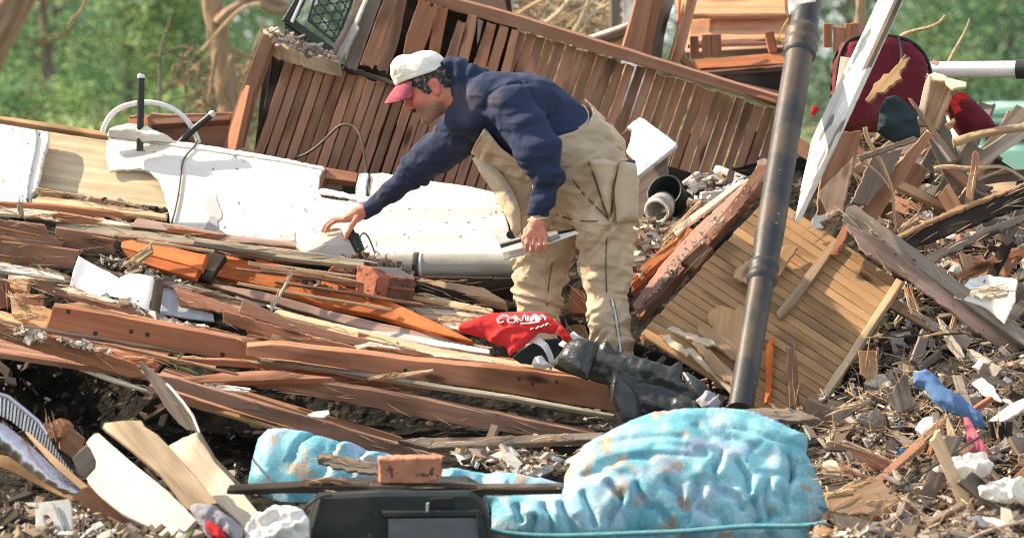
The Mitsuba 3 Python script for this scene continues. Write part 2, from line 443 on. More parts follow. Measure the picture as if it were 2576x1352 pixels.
METAL = [(.034, .035, .037), (.36, .35, .31), (.62, .62, .60), (.70, .70, .70), (.10, .075, .06), (.45, .50, .54), (.018, .028, .027), (.12, .13, .14)]
def metal_fn(p, n, uv):
    i, k, u, v = split(uv)
    base = pick(k, METAL)
    r = smoothstep(0.48, 0.66, fbm(u * 6 + i, v * 9, 3, 4))
    s = smoothstep(0.84, 0.88, fbm(u * 50 + i, v * 50, 7, 3))
    c = base * (0.7 + 0.6 * fbm(u * 5, v * 22 + i, 2, 3))
    rusty = dr.select((k < 0.5) | (dr.abs(k - 4) < 0.5), 0.5, 0.18)
    c = mix(c, mi.Color3f(.125, .088, .06), r * rusty)
    return mix(c, mi.Color3f(.45, .40, .33), s * 0.7)
def metal_bump(p, n, uv):
    i, k, u, v = split(uv)
    return 0.0012 * fbm(u * 30, v * 30 + i, 2, 3)
mat('metal', mikit.proc(metal_fn), 0.5, metal_bump, 1.0, 0.4)
scene['m_chrome'] = {'type': 'twosided', 'bsdf': {'type': 'bumpmap', 'arbitrary': mikit.proc(lambda p, n, uv: 0.006 * fbm(p.x * 22, p.y * 22, p.z * 22, 3), 2e-3), 'scale': 1.0,
                   'bsdf': {'type': 'roughconductor', 'material': 'Cr', 'alpha': 0.22}}}
def leather_bump(p, n, uv):
    return 0.006 * fbm(p.x * 13, p.y * 13, p.z * 13, 3) + 0.0015 * noise(p.x * 120, p.y * 120, p.z * 120)
mat('leather', {'type': 'rgb', 'value': [.034, .037, .036]}, 0.34, leather_bump, 1.0, 0.5)
def brick_fn(p, n, uv):
    i, k, u, v = split(uv)
    c = pick(k, [(.36, .135, .085), (.16, .085, .06), (.46, .20, .13)]) * (0.65 + 0.7 * fbm(u * 18, v * 18, i, 4))
    m = smoothstep(0.62, 0.7, fbm(u * 11 + i, v * 11, 4, 3))
    pit = smoothstep(0.68, 0.74, fbm(u * 60, v * 60 + i, 6, 2))
    return mix(mix(c, mi.Color3f(.45, .36, .28), m * 0.6), mi.Color3f(.07, .04, .03), pit * 0.8)
mat('brick', mikit.proc(brick_fn), 0.95, lambda p, n, uv: 0.006 * fbm(p.x * 60, p.y * 60, p.z * 60, 3), 1.0, 0.15)
CHIPS = [(.38, .28, .18), (.54, .47, .38), (.13, .095, .07), (.23, .18, .135), (.66, .62, .56), (.07, .055, .045), (.30, .16, .09), (.16, .24, .30), (.08, .11, .04), (.44, .38, .33)]
def chip_fn(p, n, uv):
    i, k, u, v = split(uv)
    return pick(k, CHIPS) * (0.6 + 0.5 * cell_rand(i, 5) + 0.4 * (fbm(p.x * 40, p.y * 40, p.z * 40, 3) - 0.5))
mat('chips', mikit.proc(chip_fn), 0.9, None, 1.0, 0.15)
def soil_fn(p, n, uv):
    d = fbm(p.x * 7, p.y * 7, p.z * 7, 4)
    s = smoothstep(0.62, 0.7, fbm(p.x * 35, p.y * 35, p.z * 35, 3))
    c = mix(mi.Color3f(.009, .010, .009), mi.Color3f(.036, .030, .022), smoothstep(0.35, 0.7, d))
    return mix(c, mi.Color3f(.18, .14, .10), s * 0.35)
mat('soil', mikit.proc(soil_fn), 0.95, lambda p, n, uv: 0.05 * fbm(p.x * 18, p.y * 18, p.z * 18, 4), 1.0, 0.1)
def ground_fn(p, n, uv):
    d = fbm(p.x * 0.5, p.y * 0.25, 1, 4)
    return mix(mi.Color3f(.09, .13, .05), mi.Color3f(.22, .19, .12), smoothstep(0.42, 0.66, d)) * (0.7 + 0.6 * noise(p.x * 7, p.y * 4))
mat('grass_ground', mikit.proc(ground_fn), 0.95, None, 1.0, 0.1)
def bark_fn(p, n, uv):
    i, k, u, v = split(uv)
    c = pick(k, [(.30, .20, .135), (.19, .155, .13), (.55, .42, .28)])
    g = fbm(u * 3, v * 30 + i, 1, 4)
    torn = smoothstep(0.56, 0.66, fbm(u * 2.2 + i, v * 5, 4, 3))
    return mix(c * (0.4 + 1.1 * g), mi.Color3f(.52, .33, .17), torn * 0.6)
mat('bark', mikit.proc(bark_fn), 0.9, lambda p, n, uv: 0.02 * fbm(p.x * 25, p.y * 25, p.z * 8, 3), 1.0, 0.15)
LEAVES = [(.17, .28, .14), (.25, .37, .15), (.34, .43, .20), (.14, .25, .17), (.27, .35, .27)]
def leaf_fn(p, n, uv):
    i, k, u, v = split(uv)
    return pick(k, LEAVES) * (0.55 + 0.9 * cell_rand(i, 2))
scene['m_leaf'] = {'type': 'principledthin', 'base_color': mikit.proc(leaf_fn), 'roughness': 0.6, 'diff_trans': 1.0}
def skin_fn(p, n, uv):
    d = fbm(p.x * 30, p.y * 30, p.z * 30, 3)
    c = mix(mi.Color3f(.52, .185, .12), mi.Color3f(.62, .26, .175), d)
    i, k, u, v = split(uv)
    st = dr.clip(u - 4, 0, 1); rd = dr.clip(v - 2, 0, 1)
    c = mix(c, mi.Color3f(.60, .16, .12), rd * 0.6)
    c = mix(c, mi.Color3f(.20, .155, .135), st * (0.45 + 0.5 * noise(p.x * 330, p.y * 330, p.z * 330)))
    return c * (0.85 + 0.3 * noise(p.x * 260, p.y * 260, p.z * 260))
mat('skin', mikit.proc(skin_fn), 0.5, lambda p, n, uv: 0.0016 * fbm(p.x * 120, p.y * 120, p.z * 120, 2), 1.0, 0.35)
def hair_fn(p, n, uv):
    return mix(mi.Color3f(.030, .027, .024), mi.Color3f(.21, .20, .18), smoothstep(0.46, 0.8, fbm(p.x * 130, p.y * 60, p.z * 90, 2)))
mat('hair', mikit.proc(hair_fn), 0.6, lambda p, n, uv: 0.006 * fbm(p.x * 160, p.y * 80, p.z * 120, 2), 1.0, 0.3)
mat('car_paint', {'type': 'rgb', 'value': [.36, .66, .50]}, 0.3, None, 1.0, 0.5, clearcoat=0.6)
mat('dark_glass', {'type': 'rgb', 'value': [.03, .05, .045]}, 0.1, None, 1.0, 0.5)
mat('rubber', {'type': 'rgb', 'value': [.02, .02, .02]}, 0.7, None, 1.0, 0.3)
mat('yellow_plastic', {'type': 'rgb', 'value': [.72, .50, .08]}, 0.5)
mat('white_plastic', {'type': 'rgb', 'value': [.78, .77, .74]}, 0.45)
mat('print_white', {'type': 'rgb', 'value': [.80, .78, .76]}, 0.8)
mat('brassy', {'type': 'rgb', 'value': [.70, .55, .30]}, 0.35, None, 1.0, 0.5, metallic=0.6)
# ---------------------------------------------------------------- the setting: ground, debris mound, trees behind
rng = np.random.default_rng(11)
GZ = -0.65
gx, gy = np.meshgrid(np.linspace(-150, 150, 101), np.concatenate([np.linspace(-18, 30, 49), np.linspace(33, 400, 60)]))
gz = GZ + 0.10 * (n3(gx * 0.3, gy * 0.3, 0) - 0.5) - np.clip((gy - 60) / 340, 0, 1) * 3.0
def grid_faces(r, c):
    i, j = np.meshgrid(np.arange(r - 1), np.arange(c - 1), indexing='ij')
    a = (i * c + j).ravel()
    return np.vstack([np.stack([a, a + 1, a + c + 1], 1), np.stack([a, a + c + 1, a + c], 1)])
V = np.stack([gx.ravel(), gy.ravel(), gz.ravel()], 1)
reg('ground', shape((V, grid_faces(*gx.shape), enc(V[:, :2] * 0, 0)), 'grass_ground', True), 'open grassy ground behind and around the debris', 'ground', kind='structure')

ctrl = [(2300, 1345, -2.75), (2480, 1340, -2.75), (2120, 1345, -2.75), (2300, 1180, -2.0), (2500, 1180, -1.95), (2120, 1150, -1.6), (2300, 990, -1.1), (2500, 960, -1.0),
        (2400, 760, -.05), (2540, 640, .35), (2300, 640, .35), (2200, 500, .9), (2420, 500, .85), (2420, 420, 1.25), (2250, 360, 1.55), (2150, 330, 1.6), (2520, 450, 1.2),
        (1950, 1040, .15), (1750, 1000, .15), (1700, 720, .85), (1680, 560, 1.1), (2000, 640, .9), (2050, 480, 1.25), (1850, 480, 1.3),
        (1500, 975, .0), (1400, 800, .55), (1200, 790, .55), (1000, 760, .5), (640, 650, 1.05), (1000, 640, 1.05), (1250, 630, 1.05),
        (300, 650, .9), (100, 600, .9), (100, 480, 1.5), (500, 480, 1.6), (1000, 480, 1.7), (1600, 500, 1.6),
        (300, 740, .25), (700, 790, .15), (1200, 850, -.1), (100, 760, .25), (200, 900, .12), (200, 1010, .1), (200, 1070, -.35), (450, 1070, -.4), (700, 1010, -.35), (1000, 1010, -.3),
        (1300, 1010, -.3), (1550, 1010, -.3), (600, 1150, -1.15), (900, 1180, -1.5), (1290, 1165, -1.5), (1450, 1150, -1.45),
        (150, 1240, -1.7), (400, 1290, -1.9), (150, 1345, -2.6), (500, 1350, -2.5), (1000, 1350, -2.2), (1600, 1340, -2.0), (2000, 1340, -2.1)]
cw = np.array([at(*c) for c in ctrl])
zz = cw[:, 2] - 0.02
extra = [(x, y, z) for x in (-5, -3.4, -2.4, 2.6, 3.6, 5) for y, z in ((4.5, GZ), (3.3, -.2), (2.2, .5), (1.2, .55), (0, .1), (-1.5, -.25), (-3, -.45), (-4.5, GZ))]
extra += [(x, y, z) for x in (-1.5, 0, 1.5) for y, z in ((4.8, GZ), (3.6, .1), (2.6, .6), (-3.6, -.42), (-4.8, GZ))]
ex = np.array(extra, float)
XY = np.vstack([cw[:, :2], ex[:, :2]]); Z = np.concatenate([zz, ex[:, 2]])
RBF = RBFInterpolator(XY, Z, kernel='thin_plate_spline', smoothing=0.002)
mx, my = np.meshgrid(np.linspace(-5, 5, 201), np.linspace(-5, 5.2, 205))
mz = RBF(np.stack([mx.ravel(), my.ravel()], 1)).reshape(mx.shape)
mz = np.minimum(mz, 1.1) + 0.10 * (f3(mx * 3, my * 3, 0, 4) - 0.5)
edge_d = np.minimum(np.minimum(5 - np.abs(mx), my + 5), 5.2 - my)
mz = np.where(edge_d < 0.8, mz * edge_d / 0.8 + (GZ - 0.2) * (1 - edge_d / 0.8), mz)
V = np.stack([mx.ravel(), my.ravel(), mz.ravel()], 1)
reg('debris_mound', shape((V, grid_faces(*mx.shape), enc(V[:, :2] * 0, 0)), 'soil', True), 'dark heap of dirt and crushed debris under the wreckage', 'mound', kind='structure')
def mound_z(x, y):
    i = np.clip((np.asarray(y) + 5) / 10.2 * 204, 0, 203.99); j = np.clip((np.asarray(x) + 5) / 10 * 200, 0, 199.99)
    a, b = i.astype(int), j.astype(int); u, v = i - a, j - b
    return mz[a, b] * (1 - u) * (1 - v) + mz[a + 1, b] * u * (1 - v) + mz[a, b + 1] * (1 - u) * v + mz[a + 1, b + 1] * u * v

def leaf_cloud(c, r, n, size, pals, rg, low=0.0, clumps=40, ids=24):
    """small leaf faces gathered in clumps through the crown's volume"""
    u = rg.normal(size=(clumps, 3)); u /= np.linalg.norm(u, axis=1, keepdims=True)
    cc = u * (rg.uniform(0.25, 1, (clumps, 1)) ** 0.5) * r
    cp = rg.choice(pals, clumps); ci = rg.integers(0, 170, clumps)
    k = rg.integers(0, clumps, n)
    p = c + cc[k] + rg.normal(size=(n, 3)) * (np.array(r) * 0.17)
    p[:, 2] = np.maximum(p[:, 2], low + rg.uniform(0, 0.3, n))
    a = rg.normal(size=(n, 3)); a /= np.linalg.norm(a, axis=1, keepdims=True)
    b = np.cross(a, rg.normal(size=(n, 3))); b /= np.linalg.norm(b, axis=1, keepdims=True)
    s = size * rg.uniform(0.6, 1.4, (n, 1))
    V = np.stack([p - a * s, p + b * s * 0.45, p + a * s, p - b * s * 0.45], 1).reshape(-1, 3)
    i = np.arange(n) * 4
    F = np.vstack([np.stack([i, i + 1, i + 2], 1), np.stack([i, i + 2, i + 3], 1)])
    iid = (ci[k] + rg.integers(0, 9, n)) % 180
    U = np.stack([4.0 + 8.0 * iid, 2.0 + 4.0 * cp[k]], 1)
    return V, F, np.repeat(U, 4, 0)
def tree(name, px, y, h, crown, n, size, pals, label, trunk=0.14, bare=False, base=0.1, group=None, lean=0.0):
    rg = np.random.default_rng(int(px * 7 + y * 13) % 99991)
    x = at(px, 300, y)[0]; g = np.array([x, y, GZ - np.clip((y - 60) / 340, 0, 1) * 3.0])
    t = thing(name, label, 'tree' if 'tree' in name else 'bush', group)
    top = g + np.array([lean, 0, h])
    pts = [g + (top - g) * s + np.array([0.12 * math.sin(5 * s + px), 0, 0]) * s for s in np.linspace(-0.02, 0.9, 7)]
    parts = [tube_mesh(pts, np.linspace(trunk, trunk * 0.25, 7), 9, 1)]
    for k in range(9):
        s = rg.uniform(0.12, 0.8); q = g + (top - g) * s; d = nrm(np.array([rg.normal(), rg.normal(), rg.uniform(0.2, 1)]))
        L = crown[0] * rg.uniform(0.5, 1.0)
        parts.append(tube_mesh([q, q + d * L * 0.5 + [0, 0, -0.05], q + d * L + [0, 0, 0.1 * L]], [trunk * 0.4, trunk * 0.22, trunk * 0.06], 6, 1))
    reg(t + '__trunk', shape(merge(parts), 'bark', True))
    c = g + np.array([lean * 0.6, 0, base + crown[2]])
    reg(t + '__crown', shape(leaf_cloud(c, crown, n, size, pals, rg, low=g[2] + 0.1, clumps=max(30, n // 110)), 'leaf'))
rows = [  # px, y, height, crown radii, leaves, size, palette
    (-60, 46, 6.5, (2.4, 2.0, 2.6), 7000, .085, [0, 3], 'dark leafy tree at the left edge of the background'),
    (120, 34, 4.0, (1.5, 1.4, 1.5), 6000, .06, [0, 1, 3], 'mid green bushy tree behind the left end of the heap'),
    (330, 38, 4.6, (1.6, 1.5, 1.9), 6500, .07, [1, 2, 0], 'sunlit yellow green tree behind the upright iron bar'),
    (470, 52, 6.0, (2.2, 2.0, 2.5), 7000, .09, [0, 1, 4], 'leafy tree behind the snapped trunk'),
    (240, 66, 6.8, (3.0, 2.2, 2.2), 7000, .11, [3, 0, 4], 'hazy far tree seen between the two left trees'),
    (700, 60, 6.5, (2.6, 2.2, 2.7), 6500, .10, [0, 3, 4], 'far tree above the left end of the lath wall'),
    (1000, 62, 6.5, (2.6, 2.2, 2.6), 4500, .10, [0, 4, 1], 'far tree hidden mostly by the lath wall'),
    (1400, 56, 4.2, (2.2, 2.0, 1.7), 4500, .08, [0, 4, 2], 'low green tree behind the tangle of broken limbs'),
    (1750, 64, 6.5, (2.8, 2.2, 2.6), 4500, .10, [0, 3], 'far tree behind the leaning studs'),
    (2130, 50, 6.0, (2.0, 1.8, 2.4), 6000, .085, [0, 3, 4], 'tree behind the black drain pipe'),
    (2330, 58, 5.0, (2.2, 2.0, 1.95), 6500, .09, [0, 3, 1], 'shaded tree above the maroon chair back'),
    (2540, 44, 6.2, (2.0, 1.8, 2.5), 7500, .08, [0, 3, 4], 'dark green tree at the right edge above the white pipe'),
    (2460, 70, 7.0, (3.2, 2.2, 2.4), 7000, .11, [0, 3], 'far dark tree behind the mint green car'),
    (1250, 76, 7.0, (3.4, 2.4, 2.4), 5500, .12, [3, 4], 'far tree at the middle of the horizon'),
]
for r in rows:
    tree('leafy_tree', r[0], r[1], r[2], r[3], r[4], r[5], r[6], r[7], base=0.05)
tree('low_bush', 250, 27, 1.6, (1.0, .8, .6), 4000, .045, [1, 2], 'low sunlit bush just behind the pale plywood', trunk=0.04)
tree('low_bush', 60, 29, 1.9, (1.1, .8, .75), 4000, .05, [0, 1], 'low bush behind the plaster sheet at the left edge', trunk=0.04)
tree('low_bush', 520, 30, 1.8, (1.0, .8, .7), 3500, .05, [0, 2, 1], 'low bush behind the base of the snapped trunk', trunk=0.04)
tree('low_bush', 2440, 38, 2.4, (1.7, 1.0, .95), 5500, .06, [0, 3], 'dark bush behind the white pipe and the car', trunk=0.05)
# far belt of woodland
rg = np.random.default_rng(5)
parts = [leaf_cloud(np.array([x, 118 + rg.uniform(-4, 4), -1.6 + rg.uniform(.6, 1.2)]), (3.6, 2.5, 2.3), 1500, .20, [3, 4, 0], rg, low=-1.9, clumps=26) for x in np.linspace(-26, 26, 15)]
reg('far_woodland', shape(merge(parts), 'leaf'), 'far belt of woodland along the horizon', 'woodland', kind='stuff')
# weeds and straw on the ground behind
n = 9000
wx, wy = rg.uniform(-9, 9, n), rg.uniform(6, 40, n)
wb = np.stack([wx, wy, np.full(n, GZ - .04)], 1); wt = wb + np.stack([rg.normal(size=n) * .12, rg.normal(size=n) * .12, rg.uniform(.15, .55, n)], 1)
sd = np.stack([np.full(n, .02), np.zeros(n), np.zeros(n)], 1)
V = np.stack([wb - sd, wb + sd, wt], 1).reshape(-1, 3)
U = np.repeat(np.stack([4 + 8.0 * rg.integers(0, 170, n), 2 + 4.0 * rg.choice([0, 1, 2, 2], n)], 1), 3, 0)
reg('tall_grass', shape((V, np.arange(3 * n).reshape(-1, 3), U), 'leaf'), 'tall grass and weeds on the ground behind the debris', 'grass', kind='stuff')

def branch(key, pxs, y, r0, r1, pal, label, cat='branch', y1=None, sides=9, group=None, n=14):
    ys = np.linspace(y, y if y1 is None else y1, len(pxs))
    pts = np.array([at(px, py, yy) for (px, py), yy in zip(pxs, ys)])
    V, F, U = tube_mesh(pts, np.linspace(r0, r1, len(pts)), sides, pal, True, n)
    c = V.mean(0); V = V + (f3(V[:, 0] * 14, V[:, 1] * 14, V[:, 2] * 14, 2)[:, None] - .5) * r0 * 0.5
    return reg(key, shape((V, F, U), 'bark', True), label, cat, group)
# snapped trunks and limbs behind
t = thing('leaning_tree', 'thick leaning tree trunk out of focus at the top left corner', 'tree')
branch(t + '__trunk', [(-420, 800), (-150, 330), (30, 20), (150, -250), (230, -480)], 11, .17, .10, 0, None, None, sides=14, n=24)
branch(t + '__limb', [(150, -250), (300, -420), (420, -640)], 11, .07, .03, 0, None, None)
t = thing('snapped_tree', 'snapped brown tree trunk with torn bark left of the lath wall', 'tree')
branch(t + '__trunk', [(610, 560), (590, 330), (566, 200), (548, 90), (520, -60), (470, -260)], 10, .095, .06, 0, None, None, sides=14, n=26)
branch(t + '__torn_strip', [(585, 140), (560, 210), (545, 270)], 9.8, .02, .012, 0, None, None)
branch(t + '__torn_strip', [(545, 130), (533, 200), (522, 262)], 9.8, .016, .008, 0, None, None)
branch(t + '__limb', [(548, 60), (610, 10), (690, 0), (730, 30)], 9.9, .045, .03, 0, None, None)
branch(t + '__limb', [(625, -40), (690, 25), (740, 20)], 9.8, .035, .025, 0, None, None)
branch('broken_limb', [(655, 12), (605, 26), (575, 52), (545, 85), (508, 128)], 9.2, .018, .009, 2, 'pale broken limb hanging beside the snapped trunk')
branch('hanging_twig', [(250, -60), (215, 2), (198, 35), (178, 52), (171, 72)], 8, .012, .007, 0, 'thin crooked twig hanging from the top edge at the left')
t = thing('bare_sapling', 'thin bare sapling with a forked twig behind the upright iron bar', 'sapling')
branch(t + '__stem', [(400, 420), (399, 290), (402, 190), (404, 130), (418, 80), (432, 38)], 9, .014, .008, 1, None, None)
branch(t + '__twig', [(403, 142), (438, 122), (470, 115)], 9, .008, .005, 1, None, None)
branch(t + '__twig', [(403, 142), (380, 140), (362, 150)], 9, .007, .004, 1, None, None)
for i, (a, r, lab) in enumerate([
    ([(1370, 60), (1402, 35), (1432, 0), (1450, -30)], .016, 'pale broken limb slanting up left of the white post, leftmost of three'),
    ([(1432, 92), (1458, 58), (1475, 20), (1490, -20)], .016, 'pale broken limb slanting up nearest the top rail of the lath wall'),
    ([(1470, 60), (1500, 30), (1545, 2), (1580, -30)], .013, 'thin pale limb slanting towards the white post'),
    ([(1300, 40), (1340, 12), (1400, -10)], .012, 'thin brown limb over the left end of the top rail gap')]):
    branch('broken_limb', a, 7.0, r, r * .7, 2, lab)
rg = np.random.default_rng(3)
parts = []
for k in range(150):
    p = at(rg.uniform(1285, 1590), rg.uniform(0, 150), rg.uniform(7.4, 10)); d = nrm(np.array([rg.normal(), rg.normal() * .5, rg.normal() * .8])) * rg.uniform(.1, .5)
    parts.append(tube_mesh([p - d, p + rg.normal(size=3) * .03, p + d], [.009, .007, .003], 5, int(rg.integers(0, 3))))
for k in range(90):
    p = at(rg.uniform(440, 700), rg.uniform(150, 330), rg.uniform(10.4, 12)); d = nrm(np.array([rg.normal(), rg.normal() * .5, rg.normal() * .8])) * rg.uniform(.1, .4)
    parts.append(tube_mesh([p - d, p + rg.normal(size=3) * .03, p + d], [.009, .007, .003], 5, int(rg.integers(0, 2))))
reg('brushwood', shape(merge(parts), 'bark', True), 'tangle of snapped twigs and brushwood behind the wall', 'brushwood', kind='stuff')
branch('dead_branch', [(2262, 96), (2300, 78), (2345, 66), (2378, 38)], 3.0, .011, .005, 2, 'pale dead branch rising from the maroon chair back')
branch('dead_branch', [(2388, 156), (2406, 120), (2425, 85), (2440, 46)], 3.0, .010, .004, 2, 'short pale dead branch standing above the white pipe')
t = thing('grey_post', 'grey wooden post behind the top rail beside the white post', 'post')
reg(t + '__shaft', shape(tube_mesh([at(1547, 420, 6), at(1546, -60, 6)], .033, 10, 5), 'wood', True))
S('white_post', 'white', [(1566, -40), (1612, -40), (1612, 300), (1566, 300)], 5.5, 0, -20, .07, 'white painted post standing behind the leaning studs', 'post')
branch('dead_tree_stem', [(2150, 300), (2158, 120), (2166, 20), (2160, -60)], 6, .035, .03, 1, 'grey bare stem rising behind the long white board', 'stem')

# the mint green car far behind on the right
car = thing('parked_car', 'mint green car parked on the grass beyond the right end of the heap', 'car')
Y0 = 22.0; S0 = (Y0 + 14) / FPX
def cp(px, py, dy=0.0):
    p = at(px, py, Y0); return np.array([p[0], Y0 + dy, p[2]])
prof = [(2400, 520), (2396, 440), (2420, 395), (2470, 368), (2640, 362), (2980, 366), (3120, 372), (3140, 440), (3140, 520), (3050, 535), (2500, 535)]
def car_body(prof, w0, w1, bev):
    q = np.array([cp(*p)[[0, 2]] for p in prof]); pr = shapely.Polygon(q).buffer(-bev).buffer(bev, quad_segs=4)
    r = np.array(pr.exterior.coords)[:-1]; ri = np.array(pr.buffer(-bev * .9).exterior.coords)[:-1]
    R = [(ri, w0), (r, w0 + bev), (r, w1 - bev), (ri, w1)]
    V = [np.stack([a[:, 0], np.full(len(a), Y0 + w), a[:, 1]], 1) for a, w in R]
    m = trimesh.convex.convex_hull(np.vstack(V)) if False else None
    F, o = [], [0]
    for a, _ in R: o.append(o[-1] + len(a))
    def strip(a, oa, b, ob):
        out = []; k = cKDTree(b).query(a)[1]
        for i in range(len(a)):
            j = (i + 1) % len(a)
            out.append([oa + i, oa + j, ob + k[i]])
            kk = k[i]
            g = 0
            while kk != k[j] and g < 12:
                out.append([oa + j, ob + (kk + 1) % len(b), ob + kk]); kk = (kk + 1) % len(b); g += 1
        return out
    F = [list(t_) for t_ in earcut(ri)] + [list(t_ + o[3]) for t_ in earcut(ri)[:, ::-1]]
    F += [list(x) for x in np.array(strip(ri, 0, r, o[1]))] + strip(r, o[1], r, o[2]) + strip(r, o[2], ri, o[3])
    return np.vstack(V), np.array(F)
reg(car + '__body', mikit.ply(trimesh.Trimesh(*car_body(prof, 0, 1.7, .05), process=False), 'm_car_paint', smooth=35))
cabin = [(2398, 372), (2430, 300), (2470, 270), (2560, 262), (2860, 264), (2960, 300), (3020, 372)]
reg(car + '__cabin', mikit.ply(trimesh.Trimesh(*car_body(cabin, .14, 1.56, .03), process=False), 'm_car_paint', smooth=35))
def car_panel(key, poly, dy, th, bsdf):
    q = np.array([cp(*p) for p in poly]); C = q.mean(0) + [0, dy, 0]; q = q + [0, dy, 0]
    V, F, U = slab_mesh(q, C, np.array([0, -1.0, 0]), th, RNG, wob=0, bev=.004)
    reg(car + '__' + key, shape((V, F, enc(U, 0)), bsdf))
car_panel('window', [(2425, 362), (2450, 316), (2466, 312), (2466, 362)], .128, .01, 'dark_glass')
car_panel('window', [(2480, 362), (2480, 310), (2690, 306), (2690, 362)], .128, .01, 'dark_glass')
car_panel('window', [(2705, 362), (2705, 306), (2900, 308), (2960, 362)], .128, .01, 'dark_glass')
car_panel('side_trim', [(2410, 432), (3130, 430), (3130, 440), (2410, 442)], -.012, .02, 'metal')
car_panel('roof_gutter', [(2470, 289), (2900, 287), (2900, 293), (2470, 295)], .122, .012, 'metal')
for px in (2540, 2990):
    c = cp(px, 525, .02); a = np.linspace(0, 2 * np.pi, 41)
    for kk, (r_, y_, w_, bs) in {'tyre': (.31, -.03, .22, 'rubber'), 'hub': (.17, -.05, .05, 'metal')}.items():
        reg(f'{car}__wheel_{kk}', shape(tube_mesh([c + [0, y_, 0], c + [0, y_ + w_, 0]], r_, 28, 3), bs, 30 if False else False))
# ---------------------------------------------------------------- the lath wall behind the man
rng = np.random.default_rng(21)
lw = thing('lath_wall', 'large collapsed wall panel of brown wooden laths leaning behind the man', 'wall')
YL = 1.65
def slat(poly, y=YL, pal='lath', name='slat', tilt=8, yaw=-9, th=.012, **kw):
    P, C, n = plane_of(poly, y, tilt, yaw)
    V, F, uv = slab_mesh(P, C, n, th, RNG, **kw)
    return reg(lw + '__' + name, shape((V, F, enc(uv, PAL[pal])), 'wood'))
def top_y(x):     # lower edge of the top rail
    return np.interp(x, [640, 1034, 1288, 1600, 1932, 1990], [-90, 0, 68, 160, 265, 284])
def seam_y(x):    # rail between the two courses of laths at the left
    return np.interp(x, [640, 664, 979, 1300], [102, 110, 212, 318])
SL = -0.335
def slat_quad(xb, w, ya, yb, xref_y=300):
    f = lambda yy: xb + SL * (yy - xref_y)
    return [(f(ya), ya), (f(ya) + w, ya + w * .28), (f(yb) + w, yb + w * .1), (f(yb), yb)]
x = 668.0
while x < 1965:
    w = rng.uniform(21, 23); gap = rng.choice([4.2, 5.0, 6.0, 7.5], p=[.15, .35, .35, .15])
    xt = x
    for _ in range(8):                         # top of this lath where it meets the rail
        yt = seam_y(xt) if xt < 1010 else top_y(xt) + 3
        if xt >= 1010 and xt < 1215: yt = seam_y(xt) + 1
        xt = x + SL * (yt - 300)
    yt += rng.uniform(-1, 5)
    tone = rng.choice(['lath'])
    slat(slat_quad(x, w, yt, 560), pal=tone, y=YL + rng.uniform(-.006, .006), yaw=-9 + rng.uniform(-2, 2), jag=.004, jagedges=[0], wob=.0006)
    x += w + gap
# the upper course at the left, broken and gappy
for poly, tone in [
    ([(905, 164), (936, 174), (1012, -30), (980, -40)], 'lath'), ([(946, 178), (972, 186), (1000, 110), (1030, -40), (1000, -40)], 'timber'),
    ([(862, 170), (895, 178), (968, -30), (935, -40)], 'grey'), ([(1003, 196), (1040, 200), (1104, 14), (1056, -4), (1022, 90)], 'timber'),
    ([(936, 164), (962, 165), (961, 95), (942, 140)], 'tan'), ([(1036, 176), (1060, 150), (1072, 95), (1066, 55), (1046, 90), (1020, 150)], 'lath'),
    ([(1068, 165), (1098, 172), (1127, 22), (1103, 12)], 'timber'), ([(1112, 170), (1142, 172), (1172, 58), (1152, 50)], 'lath'),
    ([(1146, 176), (1172, 184), (1200, 40), (1178, 34)], 'lath'), ([(1198, 110), (1205, 100), (1216, 48), (1202, 46)], 'grey'),
    ([(1182, 190), (1214, 200), (1248, 60), (1226, 54)], 'timber'), ([(1214, 204), (1240, 214), (1280, 66), (1258, 62)], 'lath'),
    ([(1250, 214), (1274, 226), (1306, 80), (1288, 72)], 'lath')]:
    slat(poly, pal=tone, y=YL + rng.uniform(-.012, .0), ends=.014, yaw=-9 + rng.uniform(-4, 4))
# studs and sheathing behind the laths
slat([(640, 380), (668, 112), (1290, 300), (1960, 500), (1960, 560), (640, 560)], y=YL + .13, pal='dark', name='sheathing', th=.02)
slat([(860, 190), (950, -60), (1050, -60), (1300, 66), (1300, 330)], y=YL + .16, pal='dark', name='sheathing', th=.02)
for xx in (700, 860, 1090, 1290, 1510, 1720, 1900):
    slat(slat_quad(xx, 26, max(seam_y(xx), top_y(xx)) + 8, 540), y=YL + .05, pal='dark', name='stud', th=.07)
# rails
slat([(1000, -42), (1288, 36), (1640, 146), (1990, 252), (1992, 282), (1640, 174), (1288, 68), (1000, -12)], y=YL - .05, pal='lath', name='top_rail', th=.10, tilt=-4)
slat([(1560, 130), (1992, 262), (1994, 272), (1560, 142)], y=YL - .085, pal='rust', name='rail_strip', th=.03, tilt=30)
slat([(1740, 178), (1996, 246), (1996, 256), (1740, 190)], y=YL + .10, pal='timber', name='back_rail', th=.05)
slat([(664, 98), (980, 200), (1330, 318), (1330, 326), (980, 212), (660, 112)], y=YL - .02, pal='grey', name='middle_rail', th=.03, jag=.004)
slat([(560, 372), (612, 212), (662, 84), (690, 102), (640, 236), (604, 372)], y=YL - .06, pal='lath', name='end_stud', th=.09, yaw=-8, tilt=0)
slat([(562, 376), (606, 236), (618, 214), (628, 216), (592, 376)], y=YL - .11, pal='rust', name='end_strip', th=.025, yaw=-60, tilt=10)
slat([(616, 560), (690, 106), (712, 116), (640, 560)], y=YL + .0, pal='dark', name='inner_stud', th=.04)
